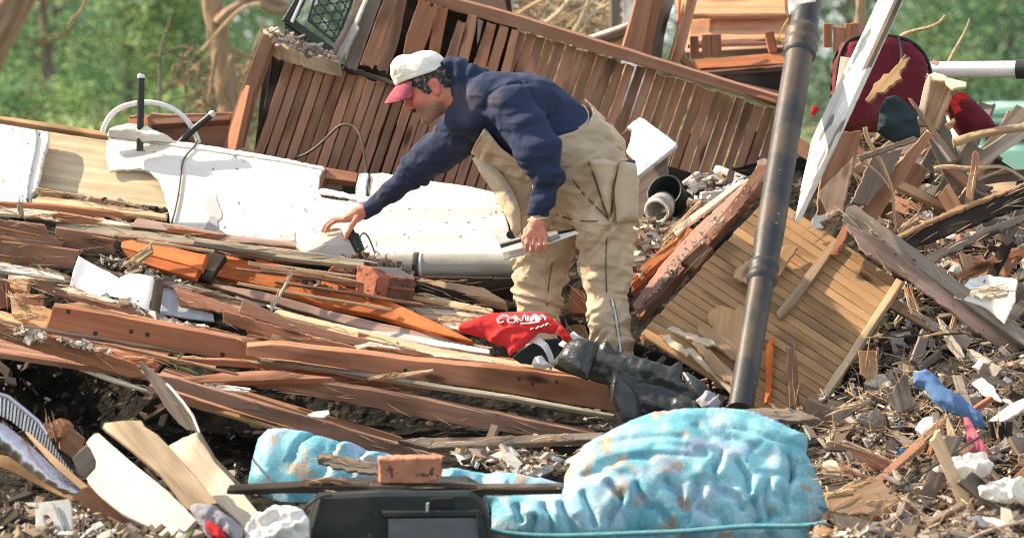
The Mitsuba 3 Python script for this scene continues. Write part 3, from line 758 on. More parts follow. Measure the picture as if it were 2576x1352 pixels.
# window sill ledge of crumbling plaster with its casing
slat([(664, 74), (684, 66), (850, 138), (852, 158), (800, 146), (660, 106)], y=YL - .05, pal='cream', name='sill', th=.10, tilt=40, jag=.008)
P, C, n = plane_of([(846, 152), (898, 60), (925, -40), (903, -40), (880, 40), (840, 112), (832, 150)], YL - .07, 0, 0)
reg(lw + '__casing', shape((lambda q: (q[0], q[1], enc(q[2], PAL['pink'])))(slab_mesh(P, C, n, .05, RNG, jag=.002)), 'wood'))
P, C, n = plane_of([(848, 160), (872, 130), (902, 70), (896, 62), (940, -40), (930, -40), (888, 58), (850, 130), (840, 152)], YL - .10, 10, -35)
reg(lw + '__casing_edge', shape((lambda q: (q[0], q[1], enc(q[2], PAL['white'])))(slab_mesh(P, C, n, .012, RNG, jag=.003)), 'wood'))
def chip_pile(key, regions, n, size, pals, label, cat='rubble', lift=.01, seed=1, flat=.35, on=None, spread_y=.1):
    """loose chips in an area: many small broken bits lying every way"""
    rg = np.random.default_rng(seed); parts = []
    for poly, y0, y1, frac in regions:
        pg = shapely.Polygon(poly); x0, a0, x1, a1 = pg.bounds; k = 0
        while k < n * frac:
            px, py = rg.uniform(x0, x1), rg.uniform(a0, a1)
            if not pg.contains(shapely.Point(px, py)): continue
            k += 1
            y = y1 + (y0 - y1) * (a1 - py) / max(a1 - a0, 1) + rg.normal() * spread_y * .3
            p = at(px, py, y)
            L = size * rg.lognormal(0, .5); w, th = L * rg.uniform(.2, .8), max(.003, L * rg.uniform(.05, flat))
            m = np.array([[-1, -1, -1], [1, -.8, -1], [.8, 1, -1], [-.9, .7, -1], [-1, -1, 1], [1, -.8, 1], [.8, 1, 1], [-.9, .7, 1]]) * [L / 2, w / 2, th / 2]
            m = m * rg.uniform(.7, 1.2, (8, 3)); R = trimesh.transformations.random_rotation_matrix(rg.random(3))[:3, :3]
            u = nrm(np.array([rg.normal() * .5, rg.normal() * .5 - .3, 1])); a = nrm(np.cross(u, rg.normal(size=3))); R2 = np.stack([a, np.cross(u, a), u], 1)
            V = m @ (R2 if rg.random() < .75 else R).T + p
            F = np.array([[0, 2, 1], [0, 3, 2], [4, 5, 6], [4, 6, 7], [0, 1, 5], [0, 5, 4], [1, 2, 6], [1, 6, 5], [2, 3, 7], [2, 7, 6], [3, 0, 4], [3, 4, 7]])
            parts.append((V, F, enc(np.zeros((8, 2)), int(rg.choice(pals)))))
    return reg(key, shape(merge(parts), 'chips'), label, cat, kind='stuff')
chip_pile('plaster_crumbs', [([(672, 72), (700, 70), (845, 138), (845, 156), (790, 140), (668, 100)], YL - .05, YL - .12, 1.0)], 240, .018, [0, 1, 4, 9, 3], 'crumbs of plaster lying on the window sill ledge of the lath wall', lift=0, seed=4)

# black plastic grille with round openings, in the window of the lath wall
gr = thing('grille', 'black plastic grille with round openings hanging in the broken window', 'grille')
P, C, n = plane_of([(772, 52), (800, -40), (905, -40), (846, 112)], YL - .02, 4, 6)
q, e1, e2 = frame2d(P, C, n)
outer = shapely.Polygon(q)
hs = []
pit = .045
for i in range(-14, 15):
    for j in range(-14, 15):
        c = np.array([pit * (i + .5 * (j % 2)), pit * .87 * j])
        hs.append(shapely.Point(c).buffer(pit * .41, quad_segs=5))
        for s in (1, -1):
            hs.append(shapely.Point(c + [0, s * pit * .578]).buffer(pit * .10, quad_segs=3))
net = outer.difference(shapely.union_all([h for h in hs if outer.buffer(-.012).intersects(h)]).intersection(outer.buffer(-.010)))
parts = []
for g in getattr(net, 'geoms', [net]):
    m = trimesh.creation.extrude_polygon(g, .012, engine='earcut')
    parts.append((C + m.vertices[:, :1] * e1 + m.vertices[:, 1:2] * e2 + (m.vertices[:, 2:] - .012) * n, m.faces, np.tile([4.0, 2 + 4 * 6.0], (len(m.vertices), 1))))
reg(gr + '__mesh', shape(merge(parts), 'metal'))
for nm, poly, th, pal in [('frame_bar', [(712, 44), (736, 46), (842, 122), (840, 146), (716, 58)], .05, 6), ('frame_bar', [(710, 50), (740, 0), (765, -40), (790, -40), (744, 52), (736, 58)], .05, 6),
                     ('lower_lip', [(716, 58), (842, 148), (836, 156), (800, 142), (716, 70)], .03, 6)]:
    P, C, n = plane_of(poly, YL - .06, 6, 6)
    q3 = slab_mesh(P, C, n, th, RNG)
    reg(gr + '__' + nm, shape((q3[0], q3[1], enc(q3[2], pal)), 'metal'))
P, C, n = plane_of([(736, 58), (730, 54), (768, -30), (776, -30)], YL - .13, 10, -20)
q3 = slab_mesh(P, C, n, .008, RNG)
reg(gr + '__bright_strip', shape((q3[0], q3[1], enc(q3[2], 3)), 'metal'))
# things seen through and above
S('brown_board', 'timber', [(1180, -40), (1285, -40), (1288, 40), (1262, 34), (1150, -4)], 2.6, 0, 0, .04, 'dark brown board above the top rail of the lath wall', 'board')
S('brown_board', 'dark', [(1262, -40), (1275, -40), (1290, 38), (1280, 40)], 2.5, 0, 10, .02, 'narrow dark upright strip at the end of the dark brown board', 'strip')
# ---------------------------------------------------------------- upper right: studs, door, boards
def G(key, pal, poly, y, tilt=0, yaw=0, th=.03, label=None, cat=None, **kw): return S(key, pal, poly, y, tilt, yaw, th, label, cat, **kw)
G('leaning_stud', 'timber', [(1608, -30), (1652, -30), (1612, 140), (1564, 130)], 1.95, -2, 8, .05, 'widest leaning brown stud left of the orange door, leftmost of four', 'stud')
G('leaning_stud', 'lath', [(1640, -30), (1672, -30), (1636, 150), (1600, 146)], 2.02, -2, 8, .09, 'second leaning brown stud from the left before the orange door', 'stud')
G('leaning_stud', 'grey', [(1672, -30), (1704, -30), (1672, 90), (1664, 166), (1624, 158)], 2.08, -2, 20, .09, 'greyish leaning stud third from the left before the orange door', 'stud')
G('leaning_stud', 'lath', [(1735, -30), (1762, -30), (1722, 128), (1704, 172), (1682, 168)], 1.98, -2, 8, .06, 'slim leaning brown stud nearest the orange door, rightmost of four', 'stud')
G('cross_brace', 'grey', [(1450, 100), (1592, 52), (1590, 82), (1480, 122)], 2.2, 0, 0, .08, 'short brace with a white top edge butting the leftmost leaning stud', 'brace')
G('cross_brace', 'white', [(1446, 100), (1592, 50), (1592, 60), (1452, 108)], 2.12, 45, 0, .012, 'white strip along the top of the short brace', 'strip')
G('loose_board', 'cream', [(1510, 112), (1570, 84), (1572, 98), (1524, 120)], 2.25, 40, -10, .02, 'pale board end lying under the short brace', 'board')
G('loose_board', 'orange', [(1540, 122), (1572, 92), (1580, 76), (1564, 128)], 2.3, 10, -20, .02, 'thin orange splinter standing beside the leftmost leaning stud', 'splinter')
dk = thing('wooden_door', 'orange brown panelled wooden door lying tilted in the sun at top right', 'door')
def part(root, nm, poly, y, tilt, yaw, th, pal, bsdf='wood', **kw):
    P, C, n = plane_of(poly, y, tilt, yaw); q3 = slab_mesh(P, C, n, th, RNG, **kw)
    return reg(root + '__' + nm, shape((q3[0], q3[1], enc(q3[2], PAL.get(pal, pal))), bsdf))
part(dk, 'slab', [(1690, -40), (1996, -40), (1996, 118), (1725, 132)], 3.0, 42, -24, .045, 'door', grain=(0, 1))
part(dk, 'panel', [(1742, -40), (1978, -40), (1978, 36), (1738, 38)], 2.92, 42, -24, .03, 'door', bev=.01, grain=(0, 1))
part(dk, 'panel', [(1736, 46), (1980, 44), (1980, 98), (1734, 106)], 2.90, 42, -24, .03, 'door', bev=.01, grain=(0, 1))
G('orange_stick', 'orange', [(1706, -30), (1712, -30), (1708, 50), (1702, 58)], 2.25, 20, -30, .012, 'thin orange stick standing between two leaning studs', 'stick')
pr = thing('slat_rail', 'row of short red brown upright slats below the orange door', 'rail')
for i, (a, b, c, d) in enumerate([(1736, 1757, 92, 146), (1766, 1789, 88, 143), (1790, 1814, 87, 141)]):
    part(pr, 'slat', [(a, c), (b, c - 1), (b + 2, d - 2), (a + 1, d)], 2.35, -4, 4, .02, 'rust')
part(pr, 'back_strip', [(1730, 112), (1932, 104), (1932, 114), (1730, 122)], 2.39, 0, 0, .015, 'timber')
G('short_post', 'rust', [(1924, 82), (1946, 78), (1957, 130), (1936, 133)], 2.2, 0, 6, .03, 'short broken rust brown post just left of the drain pipe', 'post')
G('short_post', 'rust', [(1986, 74), (2000, 72), (2004, 122), (1970, 124)], 2.2, 0, 6, .03, 'slanting rust brown post end touching the drain pipe', 'post')
pr2 = thing('slat_rail', 'row of short rust brown upright slats between the drain pipe and the white board', 'rail')
for (a, b, c, d) in [(2072, 2094, 60, 120), (2098, 2124, 68, 130), (2127, 2143, 60, 128), (2143, 2162, 58, 124)]:
    part(pr2, 'slat', [(a, c), (b, c), (b, d), (a, d)], 2.2, -4, 4, .02, 'rust')
G('joist', 'rust', [(1745, 150), (1935, 134), (1996, 132), (1996, 158), (1760, 172)], 2.2, 50, -15, .05, 'sunlit orange brown joist lying under the row of short slats', 'joist')
G('joist', 'timber', [(1762, 178), (1996, 160), (1996, 166), (1764, 184)], 2.1, 40, -10, .03, 'thin reddish edge strip below the sunlit joist', 'strip')
G('dirt_board', 'dark', [(1756, 180), (1996, 166), (1996, 240), (1870, 216)], 2.15, -3, 0, .05, 'dark dirt smeared board above the right end of the top rail', 'board')
G('fallen_strip', 'lath', [(1690, 132), (1718, 136), (1762, 178), (1740, 182)], 2.05, 0, 10, .04, 'short dark diagonal offcut at the foot of the leaning studs', 'offcut')
G('fallen_strip', 'timber', [(1816, 196), (1990, 236), (1992, 244), (1816, 206)], 1.9, 25, 0, .03, 'narrow reddish strip just above the right end of the top rail', 'strip')
G('loose_board', 'pink', [(1924, 236), (1996, 240), (1990, 262), (1938, 250)], 1.8, 40, 0, .02, 'pinkish scrap of board beside the drain pipe above the lath wall', 'board')
tube('yellow_strap', [at(1984, 46, 1.2), at(1972, 66, 1.2), at(1958, 97, 1.22), at(1978, 112, 1.25)], .007, 'yellow_plastic', 0, 'thin yellow strap hanging left of the drain pipe', 'strap', squash=.4)
sheet('white_rag', 5, [(1986, 40), (1984, 10), (2010, -30), (2062, -30), (2052, 6), (2016, 14), (1998, 34)], -.02, 20, -20, crumple(.02, 16, 3), .004, .012, label='white rag caught on the top of the drain pipe', cat='rag')
# the black drain pipe
dp = thing('drain_pipe', 'tall dark rusted drain pipe leaning in front of the wreckage', 'pipe')
A, B = at(2040, -40, .25), at(1862, 1030, -1.15)
ax = lambda t: A + (B - A) * t
rp = .056
reg(dp + '__shaft', shape(tube_mesh([ax(t) for t in np.linspace(0, 1, 40)], rp * np.interp(np.linspace(0, 1, 40), [0, .3, .66, .68, 1], [1.0, 1.0, 1.0, .93, .93]), 28, 0), 'metal', 35))if False else reg(dp + '__shaft', shape(tube_mesh([ax(t) for t in np.linspace(0, 1, 40)], rp * np.interp(np.linspace(0, 1, 40), [0, .62, .69, 1], [1.0, 1.0, .86, .84]), 28, 0), 'metal', True))
def collar(t0, t1, prof):
    ts = np.linspace(t0, t1, len(prof)); V = tube_mesh([ax(t) for t in ts], rp * np.array(prof), 28, 0)
    return shape(V, 'metal', True)
reg(dp + '__collar', collar(.113, .185, [1.0, 1.10, 1.22, 1.24, 1.24, 1.18, 1.18, 1.24, 1.24, 1.16, 1.16, 1.20, 1.0]))
reg(dp + '__collar', collar(.678, .724, [.9, 1.06, 1.06, .99, .99, 1.06, 1.04, .86]))
# the long white board
wb = thing('white_board', 'long board with chipped white paint leaning beside the drain pipe', 'board')
part(wb, 'face', [(2222, -30), (2274, -30), (2110, 326), (2018, 520), (1999, 556), (2014, 470), (2040, 352)], -.15, 22, -45, .028, 'white', jag=.0008, jagedges=[1, 2, 3])
part(wb, 'edge', [(2274, -30), (2284, -26), (2118, 330), (2020, 530), (1999, 556), (2018, 520), (2110, 326)], -.13, -20, 40, .02, 'grey')
# maroon chair back
mc = thing('chair_back', 'maroon upholstered chair back with rounded top and dark piping', 'chair')
mcp = [(2112, 330), (2104, 230), (2110, 150), (2132, 104), (2176, 90), (2236, 90), (2290, 104), (2326, 138), (2342, 190), (2334, 262), (2300, 330)]
def hcush(u, v, d): return .05 * np.sqrt(np.clip(1 - (1 - np.clip(d / .09, 0, 1)) ** 2, 0, 1)) + .008 * (f3(u * 9, v * 9, 1, 2) - .5) - .012 * np.exp(-((u - .05) ** 2 + (v - .1) ** 2) / .0006)
reg(mc + '__cushion', shape(sheet_mesh(mcp, .9, 4, 12, hcush, .09, .02, 3), 'cloth', True))
P, C, n = plane_of(mcp, .9, 4, 12)
reg(mc + '__piping', shape(tube_mesh(list(P + n * .004), .007, 8, 6, True, 60), 'metal', True))
P2, _, _ = plane_of([(2260, 92), (2268, 130), (2266, 160), (2256, 180)], .80, 4, 12)
reg(mc + '__strap', shape(tube_mesh(list(P2), .013, 8, 6, True, 12, squash=.4), 'cloth', True))
# maroon bag
mbp = [(2394, 262), (2400, 242), (2424, 236), (2450, 252), (2480, 284), (2500, 310), (2507, 326), (2470, 336), (2436, 340), (2418, 318), (2408, 288)]
bg = thing('bag', 'small maroon bag with a bunched red top lying right of the chair back', 'bag')
reg(bg + '__body', shape(sheet_mesh(mbp, .95, 5, 18, lambda u, v, d: .06 * np.sqrt(np.clip(1 - (1 - np.clip(d / .06, 0, 1)) ** 2, 0, 1)) + .01 * (f3(u * 20, v * 20, 0, 2) - .5), .09, .012, 3), 'cloth', True))
reg(bg + '__bunched_top', shape(sheet_mesh([(2392, 270), (2390, 246), (2410, 234), (2436, 240), (2430, 254), (2410, 262), (2420, 282), (2402, 292)], .84, 20, -10, crumple(.03, 30, 8), .006, .008, 2), 'cloth', True))
tube('white_pipe', [at(2330, 176, 1.6), at(2580, 174, 1.45)], .0365, 'white_plastic', 0, 'white plastic pipe sticking out to the right above the car', 'pipe', sides=24)
wpe = at(2582, 174, 1.449)
tube('pipe_fitting', [at(2558, 174.2, 1.46), at(2640, 173, 1.41)], .043, 'metal', 0, 'dark pipe fitting on the right end of the white plastic pipe', 'fitting', sides=24)
G('paper_scrap', 7, [(2340, 158), (2348, 150), (2364, 156), (2358, 164)], 1.4, 40, -20, .004, 'torn white scrap at the left end of the white pipe', 'scrap', bsdf='plaster')
sheet('red_rag', 2, [(2042, 276), (2046, 266), (2058, 268), (2060, 278), (2054, 284), (2044, 298), (2042, 288)], .2, 10, -20, crumple(.012, 40, 2), .004, .006, label='tiny bright red rag right of the drain pipe', cat='rag')
# splintered pieces round the chair
G('short_stud', 'cream', [(2114, 142), (2142, 146), (2118, 232), (2100, 236)], .55, 10, -25, .03, 'pale short stud standing in front of the chair back, left of the white board', 'stud')
G('splintered_plank', 'tan', [(2176, 252), (2204, 206), (2212, 204), (2222, 186), (2236, 184), (2278, 136), (2272, 152), (2288, 142), (2276, 168), (2262, 184), (2266, 198), (2246, 214), (2224, 232), (2206, 236), (2186, 258)], .5, 25, -20, .02, 'splintered grey tan plank end across the middle of the chair back', 'plank', jag=.006)
G('splintered_board', 'tan', [(2328, 192), (2345, 186), (2392, 200), (2432, 206), (2426, 216), (2400, 226), (2360, 326), (2306, 312), (2300, 294), (2330, 250)], .62, 10, -15, .03, 'torn tan panel standing right of the chair back', 'panel', jag=.005)
G('splintered_board', 'cream', [(2326, 190), (2352, 182), (2432, 206), (2428, 218), (2396, 222), (2372, 206)], .56, 50, -10, .012, 'curled pale top edge of the torn tan panel', 'veneer', jag=.006)
G('lath_piece', 'cream', [(2306, 300), (2324, 214), (2332, 184), (2342, 190), (2322, 302)], .52, 10, -30, .01, 'pale lath piece along the left edge of the torn tan panel', 'lath')
G('lath_piece', 'tan', [(2284, 246), (2292, 244), (2376, 356), (2408, 402), (2392, 404), (2340, 330)], .45, 15, -10, .018, 'thin tan lath crossing low in front of the torn panel', 'lath')
G('lath_piece', 'cream', [(2330, 326), (2338, 326), (2394, 404), (2386, 406)], .43, 45, -10, .01, 'pale sliver beneath the thin tan lath', 'lath')
G('lath_piece', 'tan', [(2376, 312), (2400, 296), (2404, 304), (2388, 326)], .5, 30, -20, .012, 'short tan chip beside the maroon bag', 'chip')
sheet('dark_cloth', 6, [(2190, 330), (2200, 270), (2216, 244), (2246, 238), (2282, 258), (2302, 300), (2300, 344), (2240, 362)], .5, 0, 15, crumple(.09, 11, 6, dome=.03), .01, .012, label='dark blue green cloth slumped under the chair back', cat='cloth')
# ---------------------------------------------------------------- left: drywall, plywood and the stack of timber
dw = thing('drywall_sheet', 'large broken white drywall sheet lying tilted under the reaching arm', 'drywall')
DW = [(268, 350), (276, 342), (470, 360), (640, 386), (722, 400), (815, 420), (806, 438), (800, 472), (812, 496), (870, 505), (925, 500), (930, 470), (932, 436), (962, 434), (1092, 456), (1180, 468), (1252, 484), (1276, 560), (1292, 636), (1100, 640), (700, 640), (430, 596), (426, 540), (412, 490), (400, 456), (372, 428), (346, 424), (300, 426), (274, 430), (266, 400)]
Y_DW, T_DW, W_DW = .95, 34, -18
DC = np.mean(DW, axis=0)
def on_plane(poly, lift=0.0):
    """points of an outline that lies on the drywall's own plane"""
    C = at(DC[0], DC[1], Y_DW); n = face_normal(T_DW, W_DW)
    P = []
    for p in poly:
        d = ray(*p); P.append(CAM + d * (((C + n * lift - CAM) @ n) / (d @ n)))
    return np.array(P), C + n * lift, n
def onp(root, nm, poly, lift, th, pal, bsdf='plaster', **kw):
    P, C, n = on_plane(poly, lift); q3 = slab_mesh(P, C, n, th, RNG, **kw)
    key = f'{root}__{nm}' if root else nm
    return key, shape((q3[0], q3[1], enc(q3[2], PAL.get(pal, pal))), bsdf)
k, s = onp(dw, 'board', DW, 0, .014, 0, jag=.004, jagedges=[6, 7, 8, 9, 10, 11, 23, 24, 25, 26, 27, 28, 29, 0, 1]); reg(k, s)
for poly, lift, pal, nm in [
    ([(272, 346), (282, 340), (480, 358), (640, 384), (720, 398), (815, 418), (816, 428), (720, 408), (560, 384), (400, 362)], .006, 1, 'torn_edge'),
    ([(514, 496), (526, 486), (545, 490), (548, 512), (558, 530), (560, 545), (548, 556), (540, 548), (530, 556), (516, 532), (512, 516)], .004, 2, 'torn_patch'),
    ([(528, 540), (548, 548), (550, 586), (534, 592), (504, 588), (520, 560)], .005, 3, 'torn_patch'),
    ([(678, 600), (742, 580), (742, 606), (690, 610)], .004, 2, 'torn_patch'),
    ([(800, 476), (812, 472), (880, 486), (932, 494), (926, 504), (880, 500), (802, 486)], .012, 0, 'peeled_flap'),
    ([(892, 478), (904, 436), (926, 434), (920, 470), (922, 506), (900, 510)], .012, 1, 'peeled_flap'),
    ([(300, 424), (306, 416), (346, 418), (372, 420), (392, 440), (386, 442), (366, 428), (340, 430), (330, 426)], -.004, 3, 'broken_core')]:
    k, s = onp(dw, nm, poly, lift, .008, pal, jag=.003); reg(k, s)
P, C, n = on_plane([(1062, 500), (1078, 526), (1100, 562), (1118, 598), (1142, 636)], .004)
# cable lying across the drywall seam
P, C, n = on_plane([(496, 352), (488, 368), (466, 394), (456, 430), (450, 480), (440, 530), (430, 566)], .008)
tube('seam_cable', list(P), .004, 'metal', 4, 'thin dark cable lying over the left side of the drywall', 'cable', smooth_n=30)
# framed hole in the drywall
hb = thing('junction_opening', 'square wood framed hole through the drywall with dark inside', 'opening')
k, s = onp(hb, 'inside', [(806, 436), (900, 452), (896, 484), (804, 476)], -.10, .01, 'dark', 'wood'); reg(k, s)
k, s = onp(hb, 'lintel', [(818, 420), (900, 434), (896, 458), (814, 446)], -.02, .05, 'rust', 'wood'); reg(k, s)
k, s = onp(hb, 'jamb', [(812, 424), (818, 422), (816, 446), (804, 478), (800, 474)], -.01, .05, 'timber', 'wood'); reg(k, s)
# plywood and plaster at the left
k, s = onp(None, 'plywood_sheet', [(108, 316), (270, 338), (290, 410), (420, 440), (440, 528), (416, 524), (270, 502), (86, 474)], -.03, .018, 'plywood', 'wood', jag=.002, grain=(6, 7))
reg(k, s, 'pale knotty plywood sheet between the plaster and the drywall at left', 'plywood')
k, s = onp(None, 'plaster_sheet', [(-60, 300), (0, 294), (60, 310), (118, 322), (122, 350), (108, 392), (92, 474), (76, 496), (74, 520), (-60, 512)], .05, .02, 0, 'plaster', jag=.004)
reg(k, s, 'cracked white plaster sheet at the left edge of the picture', 'plaster')
k, s = onp(None, 'plaster_strip', [(52, 316), (92, 322), (88, 380), (74, 440), (66, 510), (44, 508), (50, 430)], .062, .008, 1, 'plaster', jag=.004)
reg(k, s, 'grey speckled torn strip down the plaster sheet at left', 'plaster')
S('edge_board', 'tan', [(-40, 284), (0, 290), (110, 306), (264, 330), (270, 342), (110, 318), (0, 300), (-40, 296)], 1.14, 45, -10, .03, 'orange tan board along the top of the plywood at far left', 'board')
S('roof_board', 'tan', [(84, 474), (130, 480), (416, 524), (416, 534), (300, 520), (100, 492)], .80, -6, 0, .02, 'shadowed board just below the plywood', 'board')
chip_pile('insulation_bits', [([(92, 478), (414, 524), (414, 542), (300, 524), (92, 494)], .86, .80, 1.0)], 200, .022, [0, 1, 3, 2, 5], 'bits of insulation and wood wedged below the plywood', seed=9)
TB = [  # key, palette, outline, depth, tilt, yaw, thickness, label
 ('pine_strip', 'pine', [(78, 500), (98, 490), (300, 518), (418, 538), (416, 548), (250, 524), (80, 512)], .70, 45, -12, .02, 'pale pine strip lying below the plywood, longest of the pale strips there'),
 ('brown_strip', 'timber', [(-30, 508), (100, 514), (260, 530), (420, 546), (418, 556), (240, 546), (-30, 524)], .66, -5, 0, .05, 'brown strip in shade under the pale pine strip at far left'),
 ('cream_strip', 'cream', [(-30, 520), (80, 524), (200, 540), (326, 562), (328, 570), (180, 552), (60, 540), (-30, 534)], .58, 50, -10, .02, 'cream strip reaching the left edge under the brown strip'),
 ('cream_strip', 'white', [(250, 548), (340, 560), (420, 572), (418, 580), (330, 572), (252, 558)], .60, 45, -10, .02, 'short off white strip left of the red painted board'),
 ('brown_board', 'timber', [(60, 544), (150, 535), (330, 566), (326, 584), (150, 560)], .52, -4, 0, .04, 'brown board with a dark gap just above the long olive strip'),
 ('grey_lath', 'grey', [(42, 510), (54, 508), (58, 540), (48, 546)], .50, 20, -20, .012, 'stub of grey lath hanging over the cream strip at far left'),
 ('curled_scrap', 'cream', [(104, 534), (140, 544), (152, 556), (140, 560), (98, 548)], .46, 30, -20, .01, 'curled cream scrap on the boards at far left'),
 ('red_board', 'pink', [(336, 552), (346, 548), (430, 562), (600, 592), (760, 610), (760, 622), (560, 606), (420, 580), (328, 570)], .48, 30, -15, .03, 'board with faded red paint under the lower edge of the drywall'),
 ('brown_strip', 'rust', [(420, 572), (560, 590), (760, 612), (930, 636), (928, 650), (740, 628), (560, 606), (424, 584)], .44, 0, 0, .03, 'long thin rust brown strip under the drywall ending near the hand'),
 ('olive_strip', 'olive', [(140, 560), (170, 556), (330, 578), (480, 594), (640, 616), (800, 642), (916, 656), (914, 668), (780, 656), (620, 634), (440, 610), (300, 594), (142, 574)], .34, 42, -12, .022, 'very long thin olive tan strip crossing the stack towards the hand'),
 ('brown_strip', 'timber', [(300, 594), (460, 612), (640, 634), (760, 652), (880, 664), (880, 672), (740, 664), (600, 646), (430, 624), (300, 606)], .30, -6, 0, .04, 'shadowed brown strip right under the long olive strip'),
 ('wide_plank', 'timber', [(-30, 548), (20, 554), (110, 566), (120, 590), (160, 606), (150, 628), (-30, 606)], .26, -3, 0, .03, 'reddish wide plank at the left edge, upper of the two'),
 ('wide_plank', 'lath', [(140, 572), (286, 594), (288, 636), (206, 632), (140, 620)], .28, -5, 0, .03, 'brown wide plank left of the orange door slab'),
 ('wide_plank', 'timber', [(-30, 604), (120, 620), (206, 632), (184, 676), (-30, 660)], .20, -6, 0, .03, 'dull red brown plank at the left edge, lower of the two'),
 ('white_edge', 'white', [(-30, 658), (10, 660), (90, 676), (160, 694), (158, 704), (60, 690), (-30, 674)], .05, 45, -15, .02, 'off white strip at the left edge above the box end'),
 ('grey_scrap', 'grey', [(92, 674), (130, 676), (176, 694), (174, 712), (140, 702)], .06, 30, -20, .01, 'crumpled grey scrap left of the white metal panel'),
]
for t_ in TB:
    k, pal, poly, y, ti, yw, th, lab = t_
    S(k, pal, poly, y, ti, yw, th, lab, 'board')
# orange varnished door slab, broken into boards
od = thing('varnished_door', 'bright orange varnished door slab lying broken across the stack', 'door')
def opart(nm, poly, y, pal='orange', bsdf='varnish', tilt=42, yaw=-14, th=.03, **kw): return part(od, nm, poly, y, tilt, yaw, th, pal, bsdf, **kw)
opart('panel', [(306, 606), (330, 602), (440, 622), (520, 640), (506, 676), (412, 650), (304, 622)], .16)
opart('panel', [(308, 626), (404, 650), (502, 676), (490, 698), (400, 674), (330, 654)], .12)
opart('panel', [(566, 640), (644, 660), (780, 692), (900, 730), (1000, 764), (1110, 816), (1180, 856), (1080, 832), (960, 796), (820, 766), (680, 722), (534, 690)], .10, grain=(0, 5))
opart('rail', [(512, 634), (568, 642), (534, 690), (528, 706), (480, 694)], .14, 'dark', 'wood')
opart('edge_strip', [(644, 650), (780, 682), (930, 736), (1060, 790), (1190, 856), (1176, 858), (1040, 796), (900, 742), (770, 696), (640, 664)], .13, 'orange', 'varnish', 50)
opart('edge_strip', [(470, 700), (530, 712), (660, 732), (800, 772), (960, 812), (1120, 848), (1240, 872), (1226, 878), (1080, 856), (900, 822), (740, 778), (600, 738)], .04, 'pink', 'wood', 30)
opart('edge_strip', [(520, 722), (644, 752), (800, 788), (960, 826), (1120, 858), (1232, 878), (1230, 888), (1100, 870), (930, 838), (780, 800), (640, 766)], .02, 'white', 'wood', 55, -14, .012)
S('oak_chip', 'pine', [(324, 656), (336, 644), (370, 616), (378, 616), (384, 632), (346, 660)], .02, 35, -20, .015, 'small pale offcut lying on the orange door slab', 'offcut')
S('twig_stick', 'cream', [(676, 780), (682, 782), (736, 684), (730, 682)], -.05, 30, -30, .008, 'thin pale stick leaning across the orange door slab', 'stick')
chip_pile('splinters', [([(250, 640), (330, 652), (430, 700), (520, 730), (500, 740), (400, 706), (250, 660)], .10, .02, .4), ([(720, 690), (760, 690), (900, 740), (900, 752), (730, 706)], .2, .12, .2),
          ([(830, 636), (880, 630), (1000, 660), (1050, 700), (1040, 716), (960, 690), (860, 664)], .34, .28, .4)], 420, .026, [0, 1, 3, 2, 5, 9], 'splinters and insulation bits strewn over the orange door slab', seed=12)
# insulation tufts near the hand
rg = np.random.default_rng(8); parts = []
for k in range(420):
    px, py = rg.uniform(820, 1030), 0; py = 640 + (px - 830) * .28 + rg.normal() * 13
    p = at(px, py, .34 - (px - 820) * .0003); d = nrm(rg.normal(size=3)) * rg.uniform(.01, .035)
    parts.append(tube_mesh([p - d, p + rg.normal(size=3) * .008, p + d], [.0035, .003, .001], 4, int(rg.choice([2, 0, 2, 1]))))
reg('insulation_tuft', shape(merge(parts), 'bark', True), 'frayed insulation fibres caught between the hand and the bricks', 'insulation', kind='stuff')
# bricks on the stack
def brick(key, front, y, dep, tilt, yaw, pal, label, cat='brick'):
    P, C, n = plane_of(front, y, tilt, yaw)
    V, F, uv = slab_mesh(P, C, n, dep, RNG, wob=.0015, bev=.006, step=.02)
    return reg(key, shape((V, F, enc(uv, pal)), 'brick'), label, cat)
brick('brick', [(944, 700), (958, 694), (1044, 702), (1048, 716), (1036, 754), (1026, 768), (946, 762), (938, 742)], .10, .10, -8, 8, 1, 'dark shaded brick at the right end of the little brick group on the stack')
brick('brick', [(896, 664), (934, 672), (952, 696), (942, 742), (924, 756), (892, 730)], .07, .07, 10, -40, 0, 'red brick end face left of the dark shaded brick')
brick('brick', [(824, 690), (870, 688), (896, 696), (892, 716), (850, 712), (822, 708)], .16, .08, 0, -10, 0, 'small broken red brick, leftmost of the brick group')
S('slate_piece', 7, [(930, 668), (1000, 672), (1044, 696), (1040, 706), (960, 696)], .16, 55, 0, .012, 'grey slate piece lying on the bricks', 'slate', bsdf='metal')
brick('stone_lump', [(826, 682), (832, 670), (860, 660), (890, 662), (884, 684)], .2, .06, 10, -10, 2, 'lump of mortar behind the small broken brick', 'mortar')
